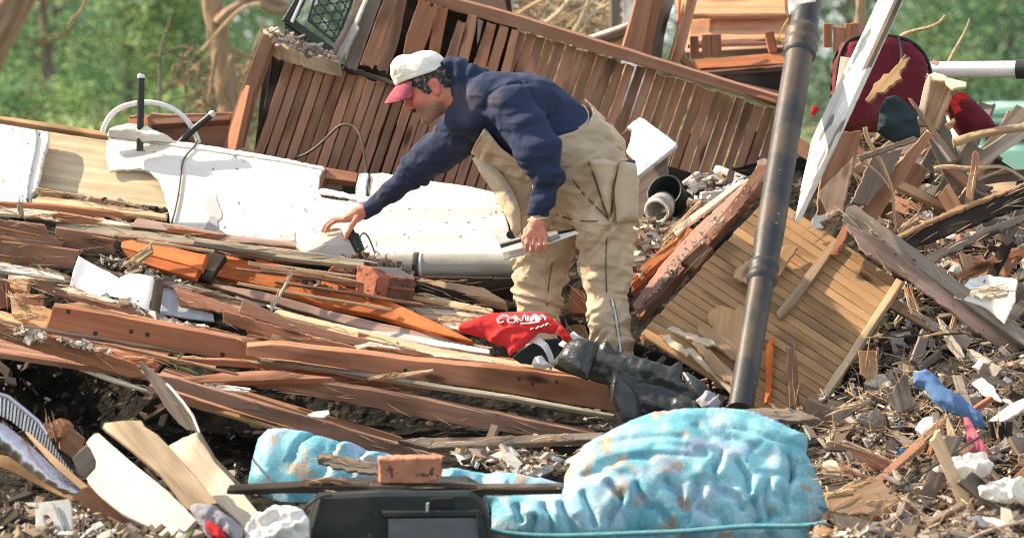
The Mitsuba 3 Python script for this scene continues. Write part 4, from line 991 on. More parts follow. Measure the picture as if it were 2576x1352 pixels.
# boards right of the bricks, under the man
TB2 = [
 ('tan_board', 'tan', [(1046, 704), (1060, 698), (1216, 722), (1266, 752), (1274, 760), (1190, 744), (1062, 720)], .26, 48, -12, .05, 'tan board with a pointed end below the grey duct'),
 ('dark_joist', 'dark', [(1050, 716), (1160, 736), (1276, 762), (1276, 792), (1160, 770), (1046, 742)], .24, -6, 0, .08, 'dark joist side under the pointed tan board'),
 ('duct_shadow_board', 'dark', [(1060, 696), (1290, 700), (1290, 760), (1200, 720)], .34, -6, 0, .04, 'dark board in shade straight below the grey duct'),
 ('pine_board', 'pine', [(1040, 740), (1056, 728), (1120, 750), (1240, 776), (1236, 788), (1130, 772), (1040, 752)], .18, 50, -10, .02, 'short pine board just right of the dark brick'),
 ('pine_board', 'cream', [(964, 770), (1040, 768), (1160, 782), (1236, 792), (1230, 804), (1120, 792), (980, 776)], .10, 50, -10, .02, 'pale pine strip running from the dark brick towards the red shirt, uppermost'),
 ('pine_board', 'pine', [(1000, 782), (1100, 788), (1210, 802), (1200, 814), (1080, 802), (1010, 792)], .04, 45, -12, .02, 'pine strip second of the three that run to the red shirt'),
 ('pine_board', 'cream', [(1050, 802), (1120, 806), (1190, 816), (1180, 832), (1110, 824)], .0, 48, -10, .02, 'pine strip lowest of the three that run to the red shirt'),
 ('brown_board', 'timber', [(1040, 758), (1130, 778), (1236, 788), (1232, 796), (1120, 784), (1040, 768)], .13, -5, 0, .02, 'thin shaded board between two pine strips beside the brick'),
 ('brown_board', 'lath', [(1010, 794), (1190, 816), (1160, 824), (1020, 802)], .01, -5, 0, .02, 'thin shaded board just left of the red shirt'),
 ('orange_offcut', 'rust', [(1436, 724), (1452, 722), (1490, 760), (1490, 790), (1440, 786), (1428, 772)], .42, 40, -20, .03, 'orange brown board seen between the legs of the man'),
 ('pale_offcut', 'tan', [(1420, 822), (1446, 814), (1470, 816), (1484, 858), (1456, 862), (1432, 840)], .12, 35, -25, .015, 'tan offcut seen between the legs near the ground'),
 ('long_pine', 'pine', [(688, 784), (700, 776), (820, 806), (960, 838), (1110, 876), (1300, 906), (1460, 932), (1458, 944), (1288, 920), (1060, 884), (900, 852), (760, 812)], -.42, 48, -10, .03, 'long pale pine board lying along the top of the great beam'),
 ('long_strip', 'cream', [(800, 826), (900, 846), (1060, 880), (1240, 902), (1240, 912), (1050, 892), (890, 862), (800, 838)], -.50, 40, -10, .02, 'cream edged strip just below the long pale pine board'),
 ('brown_strip', 'timber', [(900, 836), (1080, 872), (1220, 896), (1330, 908), (1330, 918), (1200, 908), (1060, 884), (900, 850)], -.36, -5, 0, .03, 'dark brown strip showing between the pine board and the white edge of the orange slab'),
 ('split_board', 'lath', [(610, 750), (720, 800), (860, 838), (1000, 868), (1090, 892), (1040, 894), (860, 862), (700, 820), (600, 786)], -.50, 10, -6, .03, 'split grey brown board under the orange slab'),
 ('split_board', 'timber', [(560, 780), (700, 822), (840, 858), (960, 890), (880, 898), (720, 860), (560, 812)], -.56, 2, -6, .03, 'split red brown board below the grey brown one'),
 ('peeled_splinter', 'cream', [(890, 868), (910, 864), (930, 858), (1000, 872), (1010, 878), (930, 870), (900, 878)], -.62, 40, -20, .008, 'pale peeled splinter curling on the great beam'),
]
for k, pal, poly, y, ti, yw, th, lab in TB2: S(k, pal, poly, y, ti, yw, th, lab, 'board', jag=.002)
# grey duct behind the legs
du = thing('duct_pipe', 'grey beige round duct lying behind the legs of the man', 'duct')
da, db = at(930, 668, .50), at(1300, 666, .42)
reg(du + '__tube', shape(tube_mesh([da + (db - da) * t for t in np.linspace(0, 1, 12)], .050, 26, 1), 'metal', True))
reg(du + '__joint', shape(tube_mesh([da + (db - da) * t for t in (.30, .305, .335, .34)], [.051, .056, .056, .051], 26, 0), 'metal', True))
reg(du + '__lip', shape(tube_mesh([da + (db - da) * t for t in (.345, .35, .36, .365)], [.051, .055, .055, .051], 26, 3), 'metal', True))
S('cardboard_scrap', 'tan', [(1228, 632), (1232, 610), (1258, 600), (1300, 604), (1300, 636)], .5, 10, -20, .012, 'tan scrap behind the rolled newspaper', 'scrap')
reg('pipe_stub', shape(tube_mesh([at(1284, 590, .40), at(1284, 590, .46)], [.016, .018], 16, 6), 'metal', True), 'black round pipe end above the rolled newspaper', 'pipe end')

# ---- lower left stack
ch = thing('enamel_sheet', 'bent white enamelled metal panel lying below the orange door slab', 'panel')
reg(ch + '__face', shape(sheet_mesh([(172, 712), (182, 676), (196, 640), (232, 656), (272, 678), (300, 700), (330, 696), (390, 702), (384, 740), (374, 784), (336, 772), (304, 756), (272, 744), (222, 728)], -.05, 38, -16, lambda u, v, d: .03 * np.sin(u * 14) + .012 * (f3(u * 8, v * 8, 0, 2) - .5), .004, .014, 0), 'white_plastic', True))
part(ch, 'fold', [(390, 701), (412, 702), (402, 786), (376, 784)], -.07, 0, 35, .01, 'grey', 'wood')
part(ch, 'grey_side', [(412, 708), (440, 712), (470, 770), (536, 788), (538, 808), (470, 800), (402, 788)], -.06, 30, -10, .01, 5, 'metal')
TB3 = [
 ('grey_strip', 'grey', [(230, 664), (280, 680), (400, 700), (520, 724), (640, 762), (560, 746), (440, 722), (300, 694)], -.02, 40, -12, .014, 'grey strip between the white metal panel and the orange slab'),
 ('brown_plank', 'timber', [(66, 702), (120, 706), (230, 738), (320, 770), (420, 808), (400, 816), (260, 776), (110, 734)], -.20, 12, -8, .04, 'brown plank below the white metal panel with a torn left end'),
 ('cream_edge_strip', 'cream', [(20, 690), (60, 692), (190, 724), (300, 756), (300, 766), (180, 736), (60, 702), (18, 704)], -.16, 48, -12, .018, 'cream strip above the torn brown plank at far left'),
 ('torn_end', 'tan', [(22, 704), (60, 700), (76, 706), (66, 732), (26, 722)], -.24, 40, -20, .03, 'pale torn board end at far left above the box'),
 ('side_plank', 'timber', [(-30, 694), (24, 706), (40, 736), (26, 772), (-30, 782)], -.14, -4, 0, .03, 'red brown plank end at the left edge above the black gap'),
 ('shaded_board', 'lath', [(36, 738), (112, 744), (106, 770), (36, 764)], -.30, -4, 0, .02, 'shaded board end inside the open box end at left'),
 ('pink_block', 'tan', [(26, 758), (110, 770), (134, 780), (114, 828), (84, 814), (30, 790)], -.50, 35, -18, .05, 'lit pinkish tan block end at far left beside the holed timber'),
 ('upright_block', 'tan', [(26, 752), (36, 738), (44, 744), (40, 762)], -.46, 20, -40, .03, 'narrow upright rim of the block end at far left'),
 ('pale_offcut', 'pine', [(-20, 776), (14, 782), (60, 806), (58, 816), (20, 806), (-20, 792)], -.44, 45, -15, .02, 'pale pine offcut at the left edge under the block end'),
 ('upper_strip', 'tan', [(136, 764), (200, 758), (300, 782), (470, 818), (640, 856), (660, 868), (560, 846), (400, 816), (240, 782)], -.42, 46, -10, .03, 'tan strip lying along the top of the holed timber'),
 ('torn_board', 'rust', [(436, 722), (470, 728), (560, 758), (660, 796), (640, 806), (540, 782), (450, 768)], -.12, 20, -10, .03, 'torn rust brown board right of the grey metal side'),
 ('torn_board', 'tan', [(438, 720), (500, 728), (600, 756), (690, 796), (680, 800), (580, 768), (480, 742)], -.10, 50, -10, .02, 'torn tan board edge above the rust brown one'),
 ('torn_board', 'timber', [(400, 812), (520, 820), (640, 850), (760, 880), (760, 894), (600, 862), (470, 834)], -.34, 8, -6, .03, 'dark red torn board in front of the white crumbs'),
 ('brown_board', 'timber', [(620, 800), (720, 840), (800, 870), (900, 894), (840, 896), (720, 868), (620, 836)], -.48, 4, -8, .03, 'brown board tucked behind the left end of the great beam'),
]
for k, pal, poly, y, ti, yw, th, lab in TB3: S(k, pal, poly, y, ti, yw, th, lab, 'board', jag=.003)
chip_pile('plaster_crumbs', [([(250, 748), (330, 764), (400, 800), (560, 836), (580, 858), (480, 838), (380, 800), (280, 772)], -.12, -.28, 1.0)], 330, .026, [1, 4, 4, 0, 9, 3], 'white and tan crumbs of plaster below the white metal panel', seed=15)
ht = thing('holed_timber', 'thick red brown timber with dark bolt holes at left centre', 'timber')
part(ht, 'beam', [(134, 770), (240, 786), (400, 816), (560, 846), (680, 868), (680, 912), (560, 900), (340, 866), (116, 828)], -.55, -5, 3, .09, 'timber', grain=(0, 4))
P, C, n = plane_of([(134, 770), (680, 868), (680, 912), (116, 828)], -.55, -5, 3)
for px, py in [(330, 833), (371, 841), (172, 783), (560, 891), (240, 838)]:
    d = ray(px, py); p = CAM + d * (((C - CAM) @ n) / (d @ n))
    reg(ht + '__bolt_hole', shape(tube_mesh([p + n * .001, p - n * .004], [.0095, .0095], 12, 6), 'metal'))
gb = thing('great_beam', 'longest thick brown beam lying below the red shirt and black jacket', 'beam')
part(gb, 'beam', [(620, 872), (680, 866), (860, 884), (1050, 908), (1288, 930), (1440, 946), (1560, 976), (1556, 1036), (1430, 1016), (1290, 990), (1100, 962), (900, 930), (740, 906), (620, 896)], -.80, -5, 3, .10, 'timber', grain=(1, 7))
P, C, n = plane_of([(620, 872), (1560, 976), (1556, 1036), (620, 896)], -.80, -5, 3)
for px, py in [(1305, 952), (1340, 964), (1400, 960), (1020, 930)]:
    d = ray(px, py); p = CAM + d * (((C - CAM) @ n) / (d @ n))
    reg(gb + '__bolt_hole', shape(tube_mesh([p + n * .001, p - n * .004], [.007, .007], 12, 6), 'metal'))
TB4 = [
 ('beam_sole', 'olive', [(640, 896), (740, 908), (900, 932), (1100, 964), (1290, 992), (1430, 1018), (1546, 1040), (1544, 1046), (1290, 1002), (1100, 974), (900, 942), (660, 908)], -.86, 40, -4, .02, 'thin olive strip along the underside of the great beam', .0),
 ('under_beam', 'lath', [(640, 900), (860, 930), (1000, 956), (1100, 980), (980, 984), (800, 962), (640, 938)], -.66, -6, 0, .06, 'shaded brown board showing under the left half of the great beam', .0),
 ('under_beam', 'timber', [(640, 952), (800, 962), (930, 980), (1120, 1016), (1300, 1052), (1500, 1092), (1500, 1108), (1300, 1092), (1080, 1056), (860, 1010), (640, 972)], -.92, -6, 2, .07, 'brown beam below the great beam pointing at the comforter', .0),
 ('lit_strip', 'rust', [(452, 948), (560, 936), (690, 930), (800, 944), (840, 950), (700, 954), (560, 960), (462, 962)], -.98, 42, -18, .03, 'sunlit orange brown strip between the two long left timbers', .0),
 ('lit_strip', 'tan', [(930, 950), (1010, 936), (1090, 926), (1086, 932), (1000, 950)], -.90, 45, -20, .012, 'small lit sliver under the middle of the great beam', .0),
 ('long_batten', 'timber', [(384, 898), (560, 904), (740, 918), (900, 940), (900, 950), (740, 934), (560, 920), (390, 916)], -.72, -4, 4, .04, 'long thin batten under the holed timber', .0),
 ('long_batten', 'tan', [(380, 894), (560, 898), (760, 914), (760, 920), (560, 908), (384, 904)], -.70, 50, -8, .02, 'thin pale edge on the long batten under the holed timber', .0),
 ('split_stub', 'rust', [(286, 886), (346, 882), (390, 896), (386, 920), (352, 914), (300, 896)], -.90, 25, -20, .03, 'splintered stub where the diagonal timber meets the grey trim', .006),
 ('diagonal_timber', 'timber', [(-40, 802), (0, 812), (150, 852), (340, 914), (360, 948), (330, 950), (120, 890), (0, 852), (-40, 842)], -1.10, 0, 4, .06, 'upper left length of the long diagonal red timber ending at the grey trim', .002),
 ('diagonal_timber', 'timber', [(366, 934), (440, 950), (560, 986), (644, 1012), (800, 1056), (960, 1104), (1120, 1150), (1250, 1186), (1180, 1188), (1000, 1152), (800, 1096), (640, 1046), (470, 990), (400, 968)], -1.30, 0, 5, .07, 'lower right length of the long diagonal red timber above the blue comforter', .0),
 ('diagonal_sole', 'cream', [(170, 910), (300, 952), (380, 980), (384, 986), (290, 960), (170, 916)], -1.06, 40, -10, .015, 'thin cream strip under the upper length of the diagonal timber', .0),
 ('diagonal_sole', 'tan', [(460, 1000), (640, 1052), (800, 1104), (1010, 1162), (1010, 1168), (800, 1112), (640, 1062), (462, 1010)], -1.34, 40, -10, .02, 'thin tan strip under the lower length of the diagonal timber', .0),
 ('pale_plank', 'grey', [(1000, 1106), (1040, 1100), (1200, 1098), (1400, 1090), (1520, 1086), (1510, 1104), (1400, 1110), (1200, 1120), (1080, 1126)], -1.45, 38, -6, .03, 'grey white plank above the heap of chips left of the comforter', .002),
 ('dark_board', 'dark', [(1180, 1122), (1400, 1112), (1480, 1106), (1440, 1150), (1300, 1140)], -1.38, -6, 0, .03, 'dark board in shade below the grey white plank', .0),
 ('white_sliver', 'white', [(510, 964), (560, 966), (630, 974), (630, 984), (560, 980), (516, 972)], -1.02, 45, -10, .012, 'white sliver lying on the diagonal timber', .0),
 ('cream_splinter', 'cream', [(1420, 1160), (1520, 1090), (1528, 1094), (1506, 1118), (1440, 1168)], -1.9, 35, -20, .012, 'pale splinter sticking up against the left shoulder of the comforter', .003),
]
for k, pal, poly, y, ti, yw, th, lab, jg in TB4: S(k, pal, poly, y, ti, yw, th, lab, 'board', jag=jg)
P, C, n = plane_of([(772, 1042), (790, 1034), (826, 1030), (828, 1040), (812, 1050), (784, 1048)], -1.38, 30, -20)
q3 = slab_mesh(P, C, n, .008, RNG, bev=.003); reg('china_shard', shape((q3[0], q3[1], enc(q3[2], 0)), 'white_plastic'), 'curved white china shard on the diagonal timber', 'shard')
chip_pile('grey_shavings', [([(30, 822), (60, 824), (116, 838), (110, 862), (36, 838)], -1.14, -1.16, .5), ([(140, 846), (230, 866), (290, 890), (220, 880), (150, 858)], -1.1, -1.14, .5)], 130, .018, [9, 4, 9, 0], 'grey shavings lying on the upper diagonal timber', seed=18)
# weed sprig
rg = np.random.default_rng(2); parts = []
for a, b in [((440, 912), (470, 882)), ((444, 916), (452, 890)), ((440, 912), (420, 908)), ((446, 920), (500, 942)), ((440, 914), (446, 936))]:
    parts.append(tube_mesh([at(*a, -1.02), at((a[0] + b[0]) / 2, (a[1] + b[1]) / 2 - 3, -1.03), at(*b, -1.04)], [.003, .0035, .001], 5, 1))
reg('weed_sprig', shape(merge(parts), 'leaf', True), 'small green weed sprig lying between the two long left timbers', 'weed')
# cable, hose, iron bars at the back left
tube('loop_wire', [at(740, 396, 1.45), at(775, 384, 1.42), at(812, 356, 1.4), at(836, 332, 1.38), at(860, 314, 1.36), at(888, 318, 1.34), at(906, 340, 1.3), at(918, 400, 1.26), at(928, 470, 1.18), at(945, 540, 1.05), at(962, 590, .95), at(986, 640, .85)], .0058, 'metal', 4, 'brown looping wire standing up from the drywall', 'wire', smooth_n=60, sides=10)
tube('dangling_wire', [at(904, 600, .5), at(920, 588, .55), at(934, 612, .52), at(944, 640, .5)], .004, 'metal', 4, 'short dark wire curling right of the hand', 'wire', smooth_n=16)
tube('grey_hose', [at(256, 345, 1.3), at(266, 310, 1.3), at(292, 278, 1.3), at(330, 262, 1.3), at(380, 258, 1.3), at(430, 272, 1.3), at(464, 296, 1.3), at(490, 334, 1.3), at(500, 360, 1.3)], .0115, 'white_plastic', 0, 'pale grey hose looped in an arch behind the drywall', 'hose', smooth_n=50, sides=12)
ib = thing('iron_bar', 'upright dark iron bar with a pale tip behind the drywall', 'bar')
reg(ib + '__bar', shape(tube_mesh([at(352, 380, 1.2), at(353, 300, 1.2), at(355, 196, 1.2)], .0155, 16, 6), 'metal', True))
reg(ib + '__tip', shape(tube_mesh([at(355, 196, 1.2), at(355, 190, 1.2), at(355.5, 186, 1.2)], [.0165, .0165, .010], 16, 3), 'metal', True))
ib = thing('iron_bar', 'slanting dark iron bar with a pale tip right of the upright one', 'bar')
reg(ib + '__bar', shape(tube_mesh([at(440, 372, 1.28), at(490, 322, 1.26), at(530, 290, 1.25)], .0150, 16, 6), 'metal', True))
reg(ib + '__tip', shape(tube_mesh([at(530, 290, 1.25), at(536, 285, 1.25), at(540, 283, 1.25)], [.0165, .0165, .010], 16, 3), 'metal', True))
sheet('white_cloth', 8, [(268, 350), (280, 334), (330, 324), (380, 330), (424, 346), (446, 362), (380, 362)], 1.22, 45, -15, crumple(.03, 12, 4, dome=.04), .006, .014, label='white cloth bunched at the foot of the upright iron bar', cat='cloth')
S('back_beam', 'timber', [(324, 292), (380, 290), (586, 284), (590, 380), (470, 372), (360, 352), (326, 330)], 1.7, -4, 0, .05, 'dark red brown beam face behind the grey hose', 'beam')
S('back_beam', 'lath', [(374, 300), (580, 288), (582, 300), (376, 314)], 1.62, 40, 0, .04, 'reddish upper strip along the beam behind the grey hose', 'strip')
S('back_beam', 'rust', [(322, 300), (370, 294), (374, 318), (340, 334), (324, 326)], 1.6, 15, -25, .04, 'rust brown block end behind the upright iron bar', 'block')

# floor boards lying flat behind the diagonal timber, roofing the dark hollow
for i in range(6):
    y0 = -1.04 + i * .16
    a, b = at(-260, 846 - 8, -1.06), at(372, 938, -1.12)
    a = np.array([a[0], y0, a[2] - .015 + i * .004]); b = np.array([b[0], y0, b[2] - .015 + i * .004])
    P = np.array([a, b, b + [0, .15, .003], a + [0, .15, .003]]); nn_ = nrm(np.cross(P[1] - P[0], P[3] - P[0])); nn_ = nn_ if nn_[2] > 0 else -nn_
    V, F, uv = slab_mesh(P, P.mean(0), nn_, .02, RNG, grain=(0, 1)); reg('deck_board', shape((V, F, enc(uv, PAL['lath'])), 'wood'), 'floor board lying flat behind the upper diagonal timber over the dark hollow', 'board', 'floor boards over the dark hollow')
for i in range(4):
    y0 = -1.24 + i * .16
    a, b = at(372, 960, -1.26), at(1000, 1150, -1.3)
    a = np.array([a[0], y0, a[2] - .015 + i * .004]); b = np.array([b[0], y0, b[2] - .015 + i * .004])
    P = np.array([a, b, b + [0, .15, .003], a + [0, .15, .003]]); nn_ = nrm(np.cross(P[1] - P[0], P[3] - P[0])); nn_ = nn_ if nn_[2] > 0 else -nn_
    V, F, uv = slab_mesh(P, P.mean(0), nn_, .02, RNG, grain=(0, 1)); reg('deck_board', shape((V, F, enc(uv, PAL['lath'])), 'wood'), 'floor board lying flat behind the lower diagonal timber above the blue cover', 'board', 'floor boards above the blue cover')

# extra thin laths lying along the stack
rg = np.random.default_rng(91); k = 0
TN2 = {3: 'pale pine', 4: 'tan', 5: 'grey', 0: 'brown', 1: 'red brown', 8: 'cream', 9: 'rust red'}
while k < 30:
    L = rg.uniform(120, 520); px, py = rg.uniform(-60, 900), rg.uniform(560, 960); sl_ = rg.uniform(.10, .26)
    pe = py - .20 * (px - 450)
    if pe < 575 or pe > 905 or px + L > 1120 or py + sl_ * L > 1000: continue
    xs = px + L / 2; ys = py + sl_ * L / 2; pm = ys - .20 * (xs - 450)
    if 630 < pm < 748 and xs > 250 and rg.random() < .75: continue
    if 795 < pm < 885 and xs < 760: continue
    if px < 420 and px + L > 150 and 610 < py + sl_ * max(0, 280 - px) < 800: continue
    y = float(np.interp(pm, [560, 660, 740, 800, 860, 905], [.36, .02, -.22, -.50, -.74, -.98])) - rg.uniform(.01, .05)
    k += 1; wh_ = 'upper part' if pm < 700 else 'lower part'
    pc = int(rg.choice([3, 4, 5, 0, 1, 8, 9, 5, 4, 3])); w = rg.uniform(5, 13)
    V, F, U = Lb(None, pc, (px, py), (px + L, py + sl_ * L), w, y, y - rg.uniform(-.03, .06), th=rg.uniform(.008, .022), tilt=rg.uniform(-5, 50), jag=.008, vfu=True, w1=w * rg.uniform(.4, 1))
    reg('thin_lath', shape((V, F, U), 'wood'), f'thin splintered {TN2[pc]} lath on the {wh_} of the timber stack', 'lath', f'thin {TN2[pc]} laths on the {wh_} of the timber stack')
# ---------------------------------------------------------------- centre right: tongue and groove panel and its surroundings
tp = thing('tongue_groove_sheet', 'large tan tongue and groove board panel lying tilted behind the drain pipe', 'panel')
FA, FB, FC, FD = (np.array(p, float) for p in [(1936, 486), (2270, 712), (2012, 1092), (1606, 836)])
Y_TP, T_TP, W_TP = -.30, 40, -12
TC = (FA + FB + FC + FD) / 4
def tpl(poly, lift=0.0):
    C = at(TC[0], TC[1], Y_TP); n = face_normal(T_TP, W_TP); P = []
    for p in poly:
        d = ray(*p); P.append(CAM + d * (((C + n * lift - CAM) @ n) / (d @ n)))
    return np.array(P), C + n * lift, n
def tpart(nm, poly, lift, th, pal, jag=0.0, root=tp, **kw):
    P, C, n = tpl(poly, lift); q3 = slab_mesh(P, C, n, th, RNG, jag=jag, **kw)
    return reg(root + '__' + nm if root else nm, shape((q3[0], q3[1], enc(q3[2], PAL[pal])), 'wood'))
NB = 21
lp = lambda a, b, t: a + (b - a) * t
for i in range(NB):
    t0, t1 = (i + .02) / NB, (i + .965) / NB
    a0, a1, b0, b1 = lp(FA, FD, t0), lp(FA, FD, t1), lp(FB, FC, t0), lp(FB, FC, t1)
    s = RNG.uniform(0, .012); e = 1 - RNG.uniform(0, .004)
    tone = 'deck'
    tpart('board', [lp(a0, b0, s), lp(a0, b0, e), lp(a1, b1, e), lp(a1, b1, s)], RNG.uniform(-.0015, .0015), .018, tone, grain=(0, 1), wob=.0006)
tpart('edge_strip', [FB + (-14, -14), FB + (2, -4), FC + (4, 6), FC + (-12, -4)], .014, .03, 'pine')
tpart('backing', [FA + (6, 6), FB + (-8, 0), FC + (-6, -4), FD + (10, 0)], -.022, .02, 'dark')
tpart('batten', [(2096, 598), (2112, 610), (2000, 762), (1962, 800), (1952, 784)], .024, .024, 'tan')
for poly, lift, pal, nm in [
    ([(1988, 612), (2008, 620), (1960, 690), (1930, 700), (1900, 714), (1842, 700), (1850, 676), (1900, 640)], .05, 'amber', 'broken_board'),
    ([(2086, 640), (2106, 598), (2120, 566), (2140, 556), (2128, 600), (2110, 640)], .06, 'rust', 'broken_board'),
    ([(1784, 780), (1806, 764), (1850, 776), (1862, 762), (1874, 770), (1884, 700), (1892, 720), (1868, 900), (1840, 880), (1800, 840), (1778, 800)], .045, 'amber', 'broken_board'),
    ([(1676, 826), (1690, 818), (1742, 838), (1790, 852), (1808, 870), (1780, 868), (1720, 846)], .06, 'plywood', 'broken_board'),
    ([(1752, 812), (1766, 806), (1830, 850), (1900, 910), (1898, 950), (1840, 900), (1760, 840)], .05, 'amber', 'broken_board'),
    ([(1740, 858), (1764, 858), (1830, 920), (1890, 984), (1884, 1000), (1800, 940)], .055, 'amber', 'broken_board'),
    ([(1668, 846), (1678, 840), (1736, 884), (1730, 896), (1664, 856)], .075, 'plywood', 'broken_board'),
    ([(1720, 876), (1740, 872), (1880, 1006), (1870, 1016), (1800, 950)], .04, 'plywood', 'broken_board'),
    ([(1608, 846), (1622, 838), (1626, 852), (1618, 864)], .06, 'rust', 'broken_board'),
    ([(1926, 880), (1944, 830), (1946, 862), (1940, 990), (1924, 1016)], .03, 'orange', 'broken_board')]:
    tpart(nm, poly, lift, .012, pal, jag=.005)
# long rust boards and the speckled boards left of the panel
TC2 = [
 ('rust_board', 'rust', [(1904, 414), (1938, 410), (1942, 424), (1890, 492), (1800, 596), (1700, 700), (1606, 806), (1600, 790), (1680, 690), (1780, 580), (1870, 470)], .10, 20, -30, .05, 'long rust brown board slanting up to the drain pipe beside the tan panel', .003),
 ('plaster_board', 5, [(1868, 462), (1900, 430), (1880, 480), (1780, 592), (1680, 700), (1600, 780), (1590, 766), (1660, 668), (1750, 570)], .16, 34, -25, .04, 'grey speckled plaster covered board left of the long rust board', .003),
 ('rust_board', 'rust', [(1728, 570), (1744, 576), (1740, 592), (1650, 668), (1588, 716), (1588, 690), (1660, 626)], .22, 30, -30, .04, 'shorter rust brown board nearest the man, left of the speckled board', .002),
 ('block', 'rust', [(1712, 658), (1768, 610), (1794, 624), (1752, 676)], -.02, 40, -12, .03, 'small reddish block lying on the long rust board', .0),
 ('lath_strip', 'cream', [(1690, 574), (1860, 452), (1900, 446), (1900, 454), (1860, 466), (1700, 590)], .30, 45, -20, .015, 'pale lath along the top of the speckled board', .002),
 ('lath_strip', 'tan', [(1664, 600), (1700, 560), (1760, 500), (1766, 506), (1706, 574), (1672, 612)], .36, 30, -30, .015, 'thin tan lath beside the black pot', .002),
 ('rust_board', 'rust', [(1588, 700), (1640, 660), (1700, 612), (1712, 620), (1640, 690), (1588, 740)], .30, 20, -30, .03, 'rust brown board end right behind the left leg of the man', .002),
 ('stub', 'pink', [(1906, 404), (1926, 398), (1938, 410), (1930, 432), (1908, 440), (1900, 424)], .14, 20, -20, .04, 'rounded plaster crusted stub at the top of the long rust board', .004),
]
for k, pal, poly, y, ti, yw, th, lab, jg in TC2: S(k, pal, poly, y, ti, yw, th, lab, 'board', jag=jg, bsdf='plaster' if pal == 5 else 'wood')
# white enamel piece, pinkish board, black pot, lamp base
S('white_piece', 0, [(1576, 320), (1590, 306), (1608, 294), (1620, 298), (1702, 360), (1698, 368), (1600, 446), (1596, 424), (1600, 404), (1574, 380), (1584, 356), (1590, 324)], 1.15, 42, -22, .02, 'bright white four sided piece right of the back of the man', 'sheet', bsdf='plaster', bev=.004)
S('pink_board', 'pink', [(1600, 446), (1670, 392), (1678, 390), (1680, 430), (1660, 500), (1600, 560), (1590, 500)], 1.12, 20, -10, .03, 'pinkish brown board below the bright white piece', 'board')
S('dark_shadow_board', 'lath', [(1584, 320), (1594, 350), (1590, 376), (1570, 388), (1560, 340)], 1.3, 0, 0, .02, 'dull brown board end between the man and the white piece', 'board')
pot = thing('black_pot', 'black round pot lying on its side right of the man', 'pot')
c0, c1 = at(1655, 490, .62), at(1700, 516, .72)
prof = [(0, .018), (0, .052), (.15, .060), (.4, .071), (.62, .073), (.64, .079), (.70, .079), (.72, .070), (.64, .062), (.3, .054), (.08, .04)]
ax_ = c1 - c0
def lathe(c, axis, prof, sides=28, pal=6, encd=True):
    pts = [c + axis * t for t, r in prof]; V0 = []
    a = nrm(axis); b = nrm(np.cross(a, [0.2, .3, .9])); d = np.cross(a, b); ang = np.linspace(0, 2 * np.pi, sides + 1)
    V = np.vstack([p + r * (np.cos(ang)[:, None] * b + np.sin(ang)[:, None] * d) for p, (t, r) in zip(pts, prof)])
    m = sides + 1; i, j = np.meshgrid(np.arange(len(prof) - 1), np.arange(sides), indexing='ij'); q = (i * m + j).ravel()
    F = np.vstack([np.stack([q, q + 1, q + m + 1], 1), np.stack([q, q + m + 1, q + m], 1)])
    U = np.stack([np.repeat([t for t, r in prof], m), np.tile(ang * .05, len(prof))], 1)
    return V, F, enc(U, pal)
pax = nrm(np.array([-.35, -.72, .45])) * .10
reg(pot + '__bowl', shape(lathe(at(1690, 505, .72), pax, [(-.6, .004), (-.58, .045), (-.3, .062), (.1, .072), (.5, .074), (.8, .072), (.82, .078), (.88, .078), (.88, .068), (.5, .064), (0, .058), (-.4, .04)]), 'metal', True))
jr = thing('lamp_base', 'round grey and white banded lamp base lying in front of the black pot', 'lamp base')
jax = nrm(np.array([-.25, -.80, -.30])) * .10
reg(jr + '__body', shape(lathe(at(1662, 520, .52), jax, [(-.5, .004), (-.5, .050), (-.2, .054), (0, .056), (.1, .060), (.3, .060), (.32, .054), (.5, .052), (.52, .046), (.2, .042), (-.1, .03)], pal=1), 'metal', True))
reg(jr + '__rim', shape(lathe(at(1660, 518, .50), jax, [(.52, .046), (.54, .052), (.62, .052), (.64, .044), (.56, .042)], pal=0), 'white_plastic', True))
S('shingle', 7, [(1736, 468), (1772, 438), (1802, 460), (1790, 470), (1744, 482)], .66, 40, -10, .012, 'grey shingle piece right of the black pot', 'shingle', bsdf='metal')
S('shingle', 7, [(1744, 500), (1790, 474), (1800, 478), (1784, 512), (1760, 530)], .60, 35, -14, .012, 'second grey shingle piece below the first, right of the black pot', 'shingle', bsdf='metal')
S('tarpaper', 5, [(1800, 478), (1830, 458), (1860, 462), (1852, 486), (1824, 500), (1800, 540), (1772, 545)], .5, 25, -20, .01, 'torn pale grey sheet by the upper end of the speckled board', 'sheet', bsdf='metal', jag=.008)
chip_pile('plaster_rubble', [([(1596, 560), (1640, 550), (1700, 560), (1720, 590), (1640, 650), (1592, 690)], .50, .26, .7), ([(1740, 440), (1870, 440), (1880, 462), (1760, 560), (1720, 560)], .6, .40, .3)], 420, .038, [1, 4, 4, 0, 9, 3], 'beige chunks of plaster rubble behind the left leg of the man', seed=22)
chip_pile('plaster_crust', [([(1870, 470), (1890, 470), (1780, 600), (1690, 700), (1610, 780), (1600, 770), (1680, 670), (1770, 570)], .10, .0, 1.0)], 160, .008, [1, 4, 4, 1, 9], 'crust of plaster bits on the speckled board', seed=23)
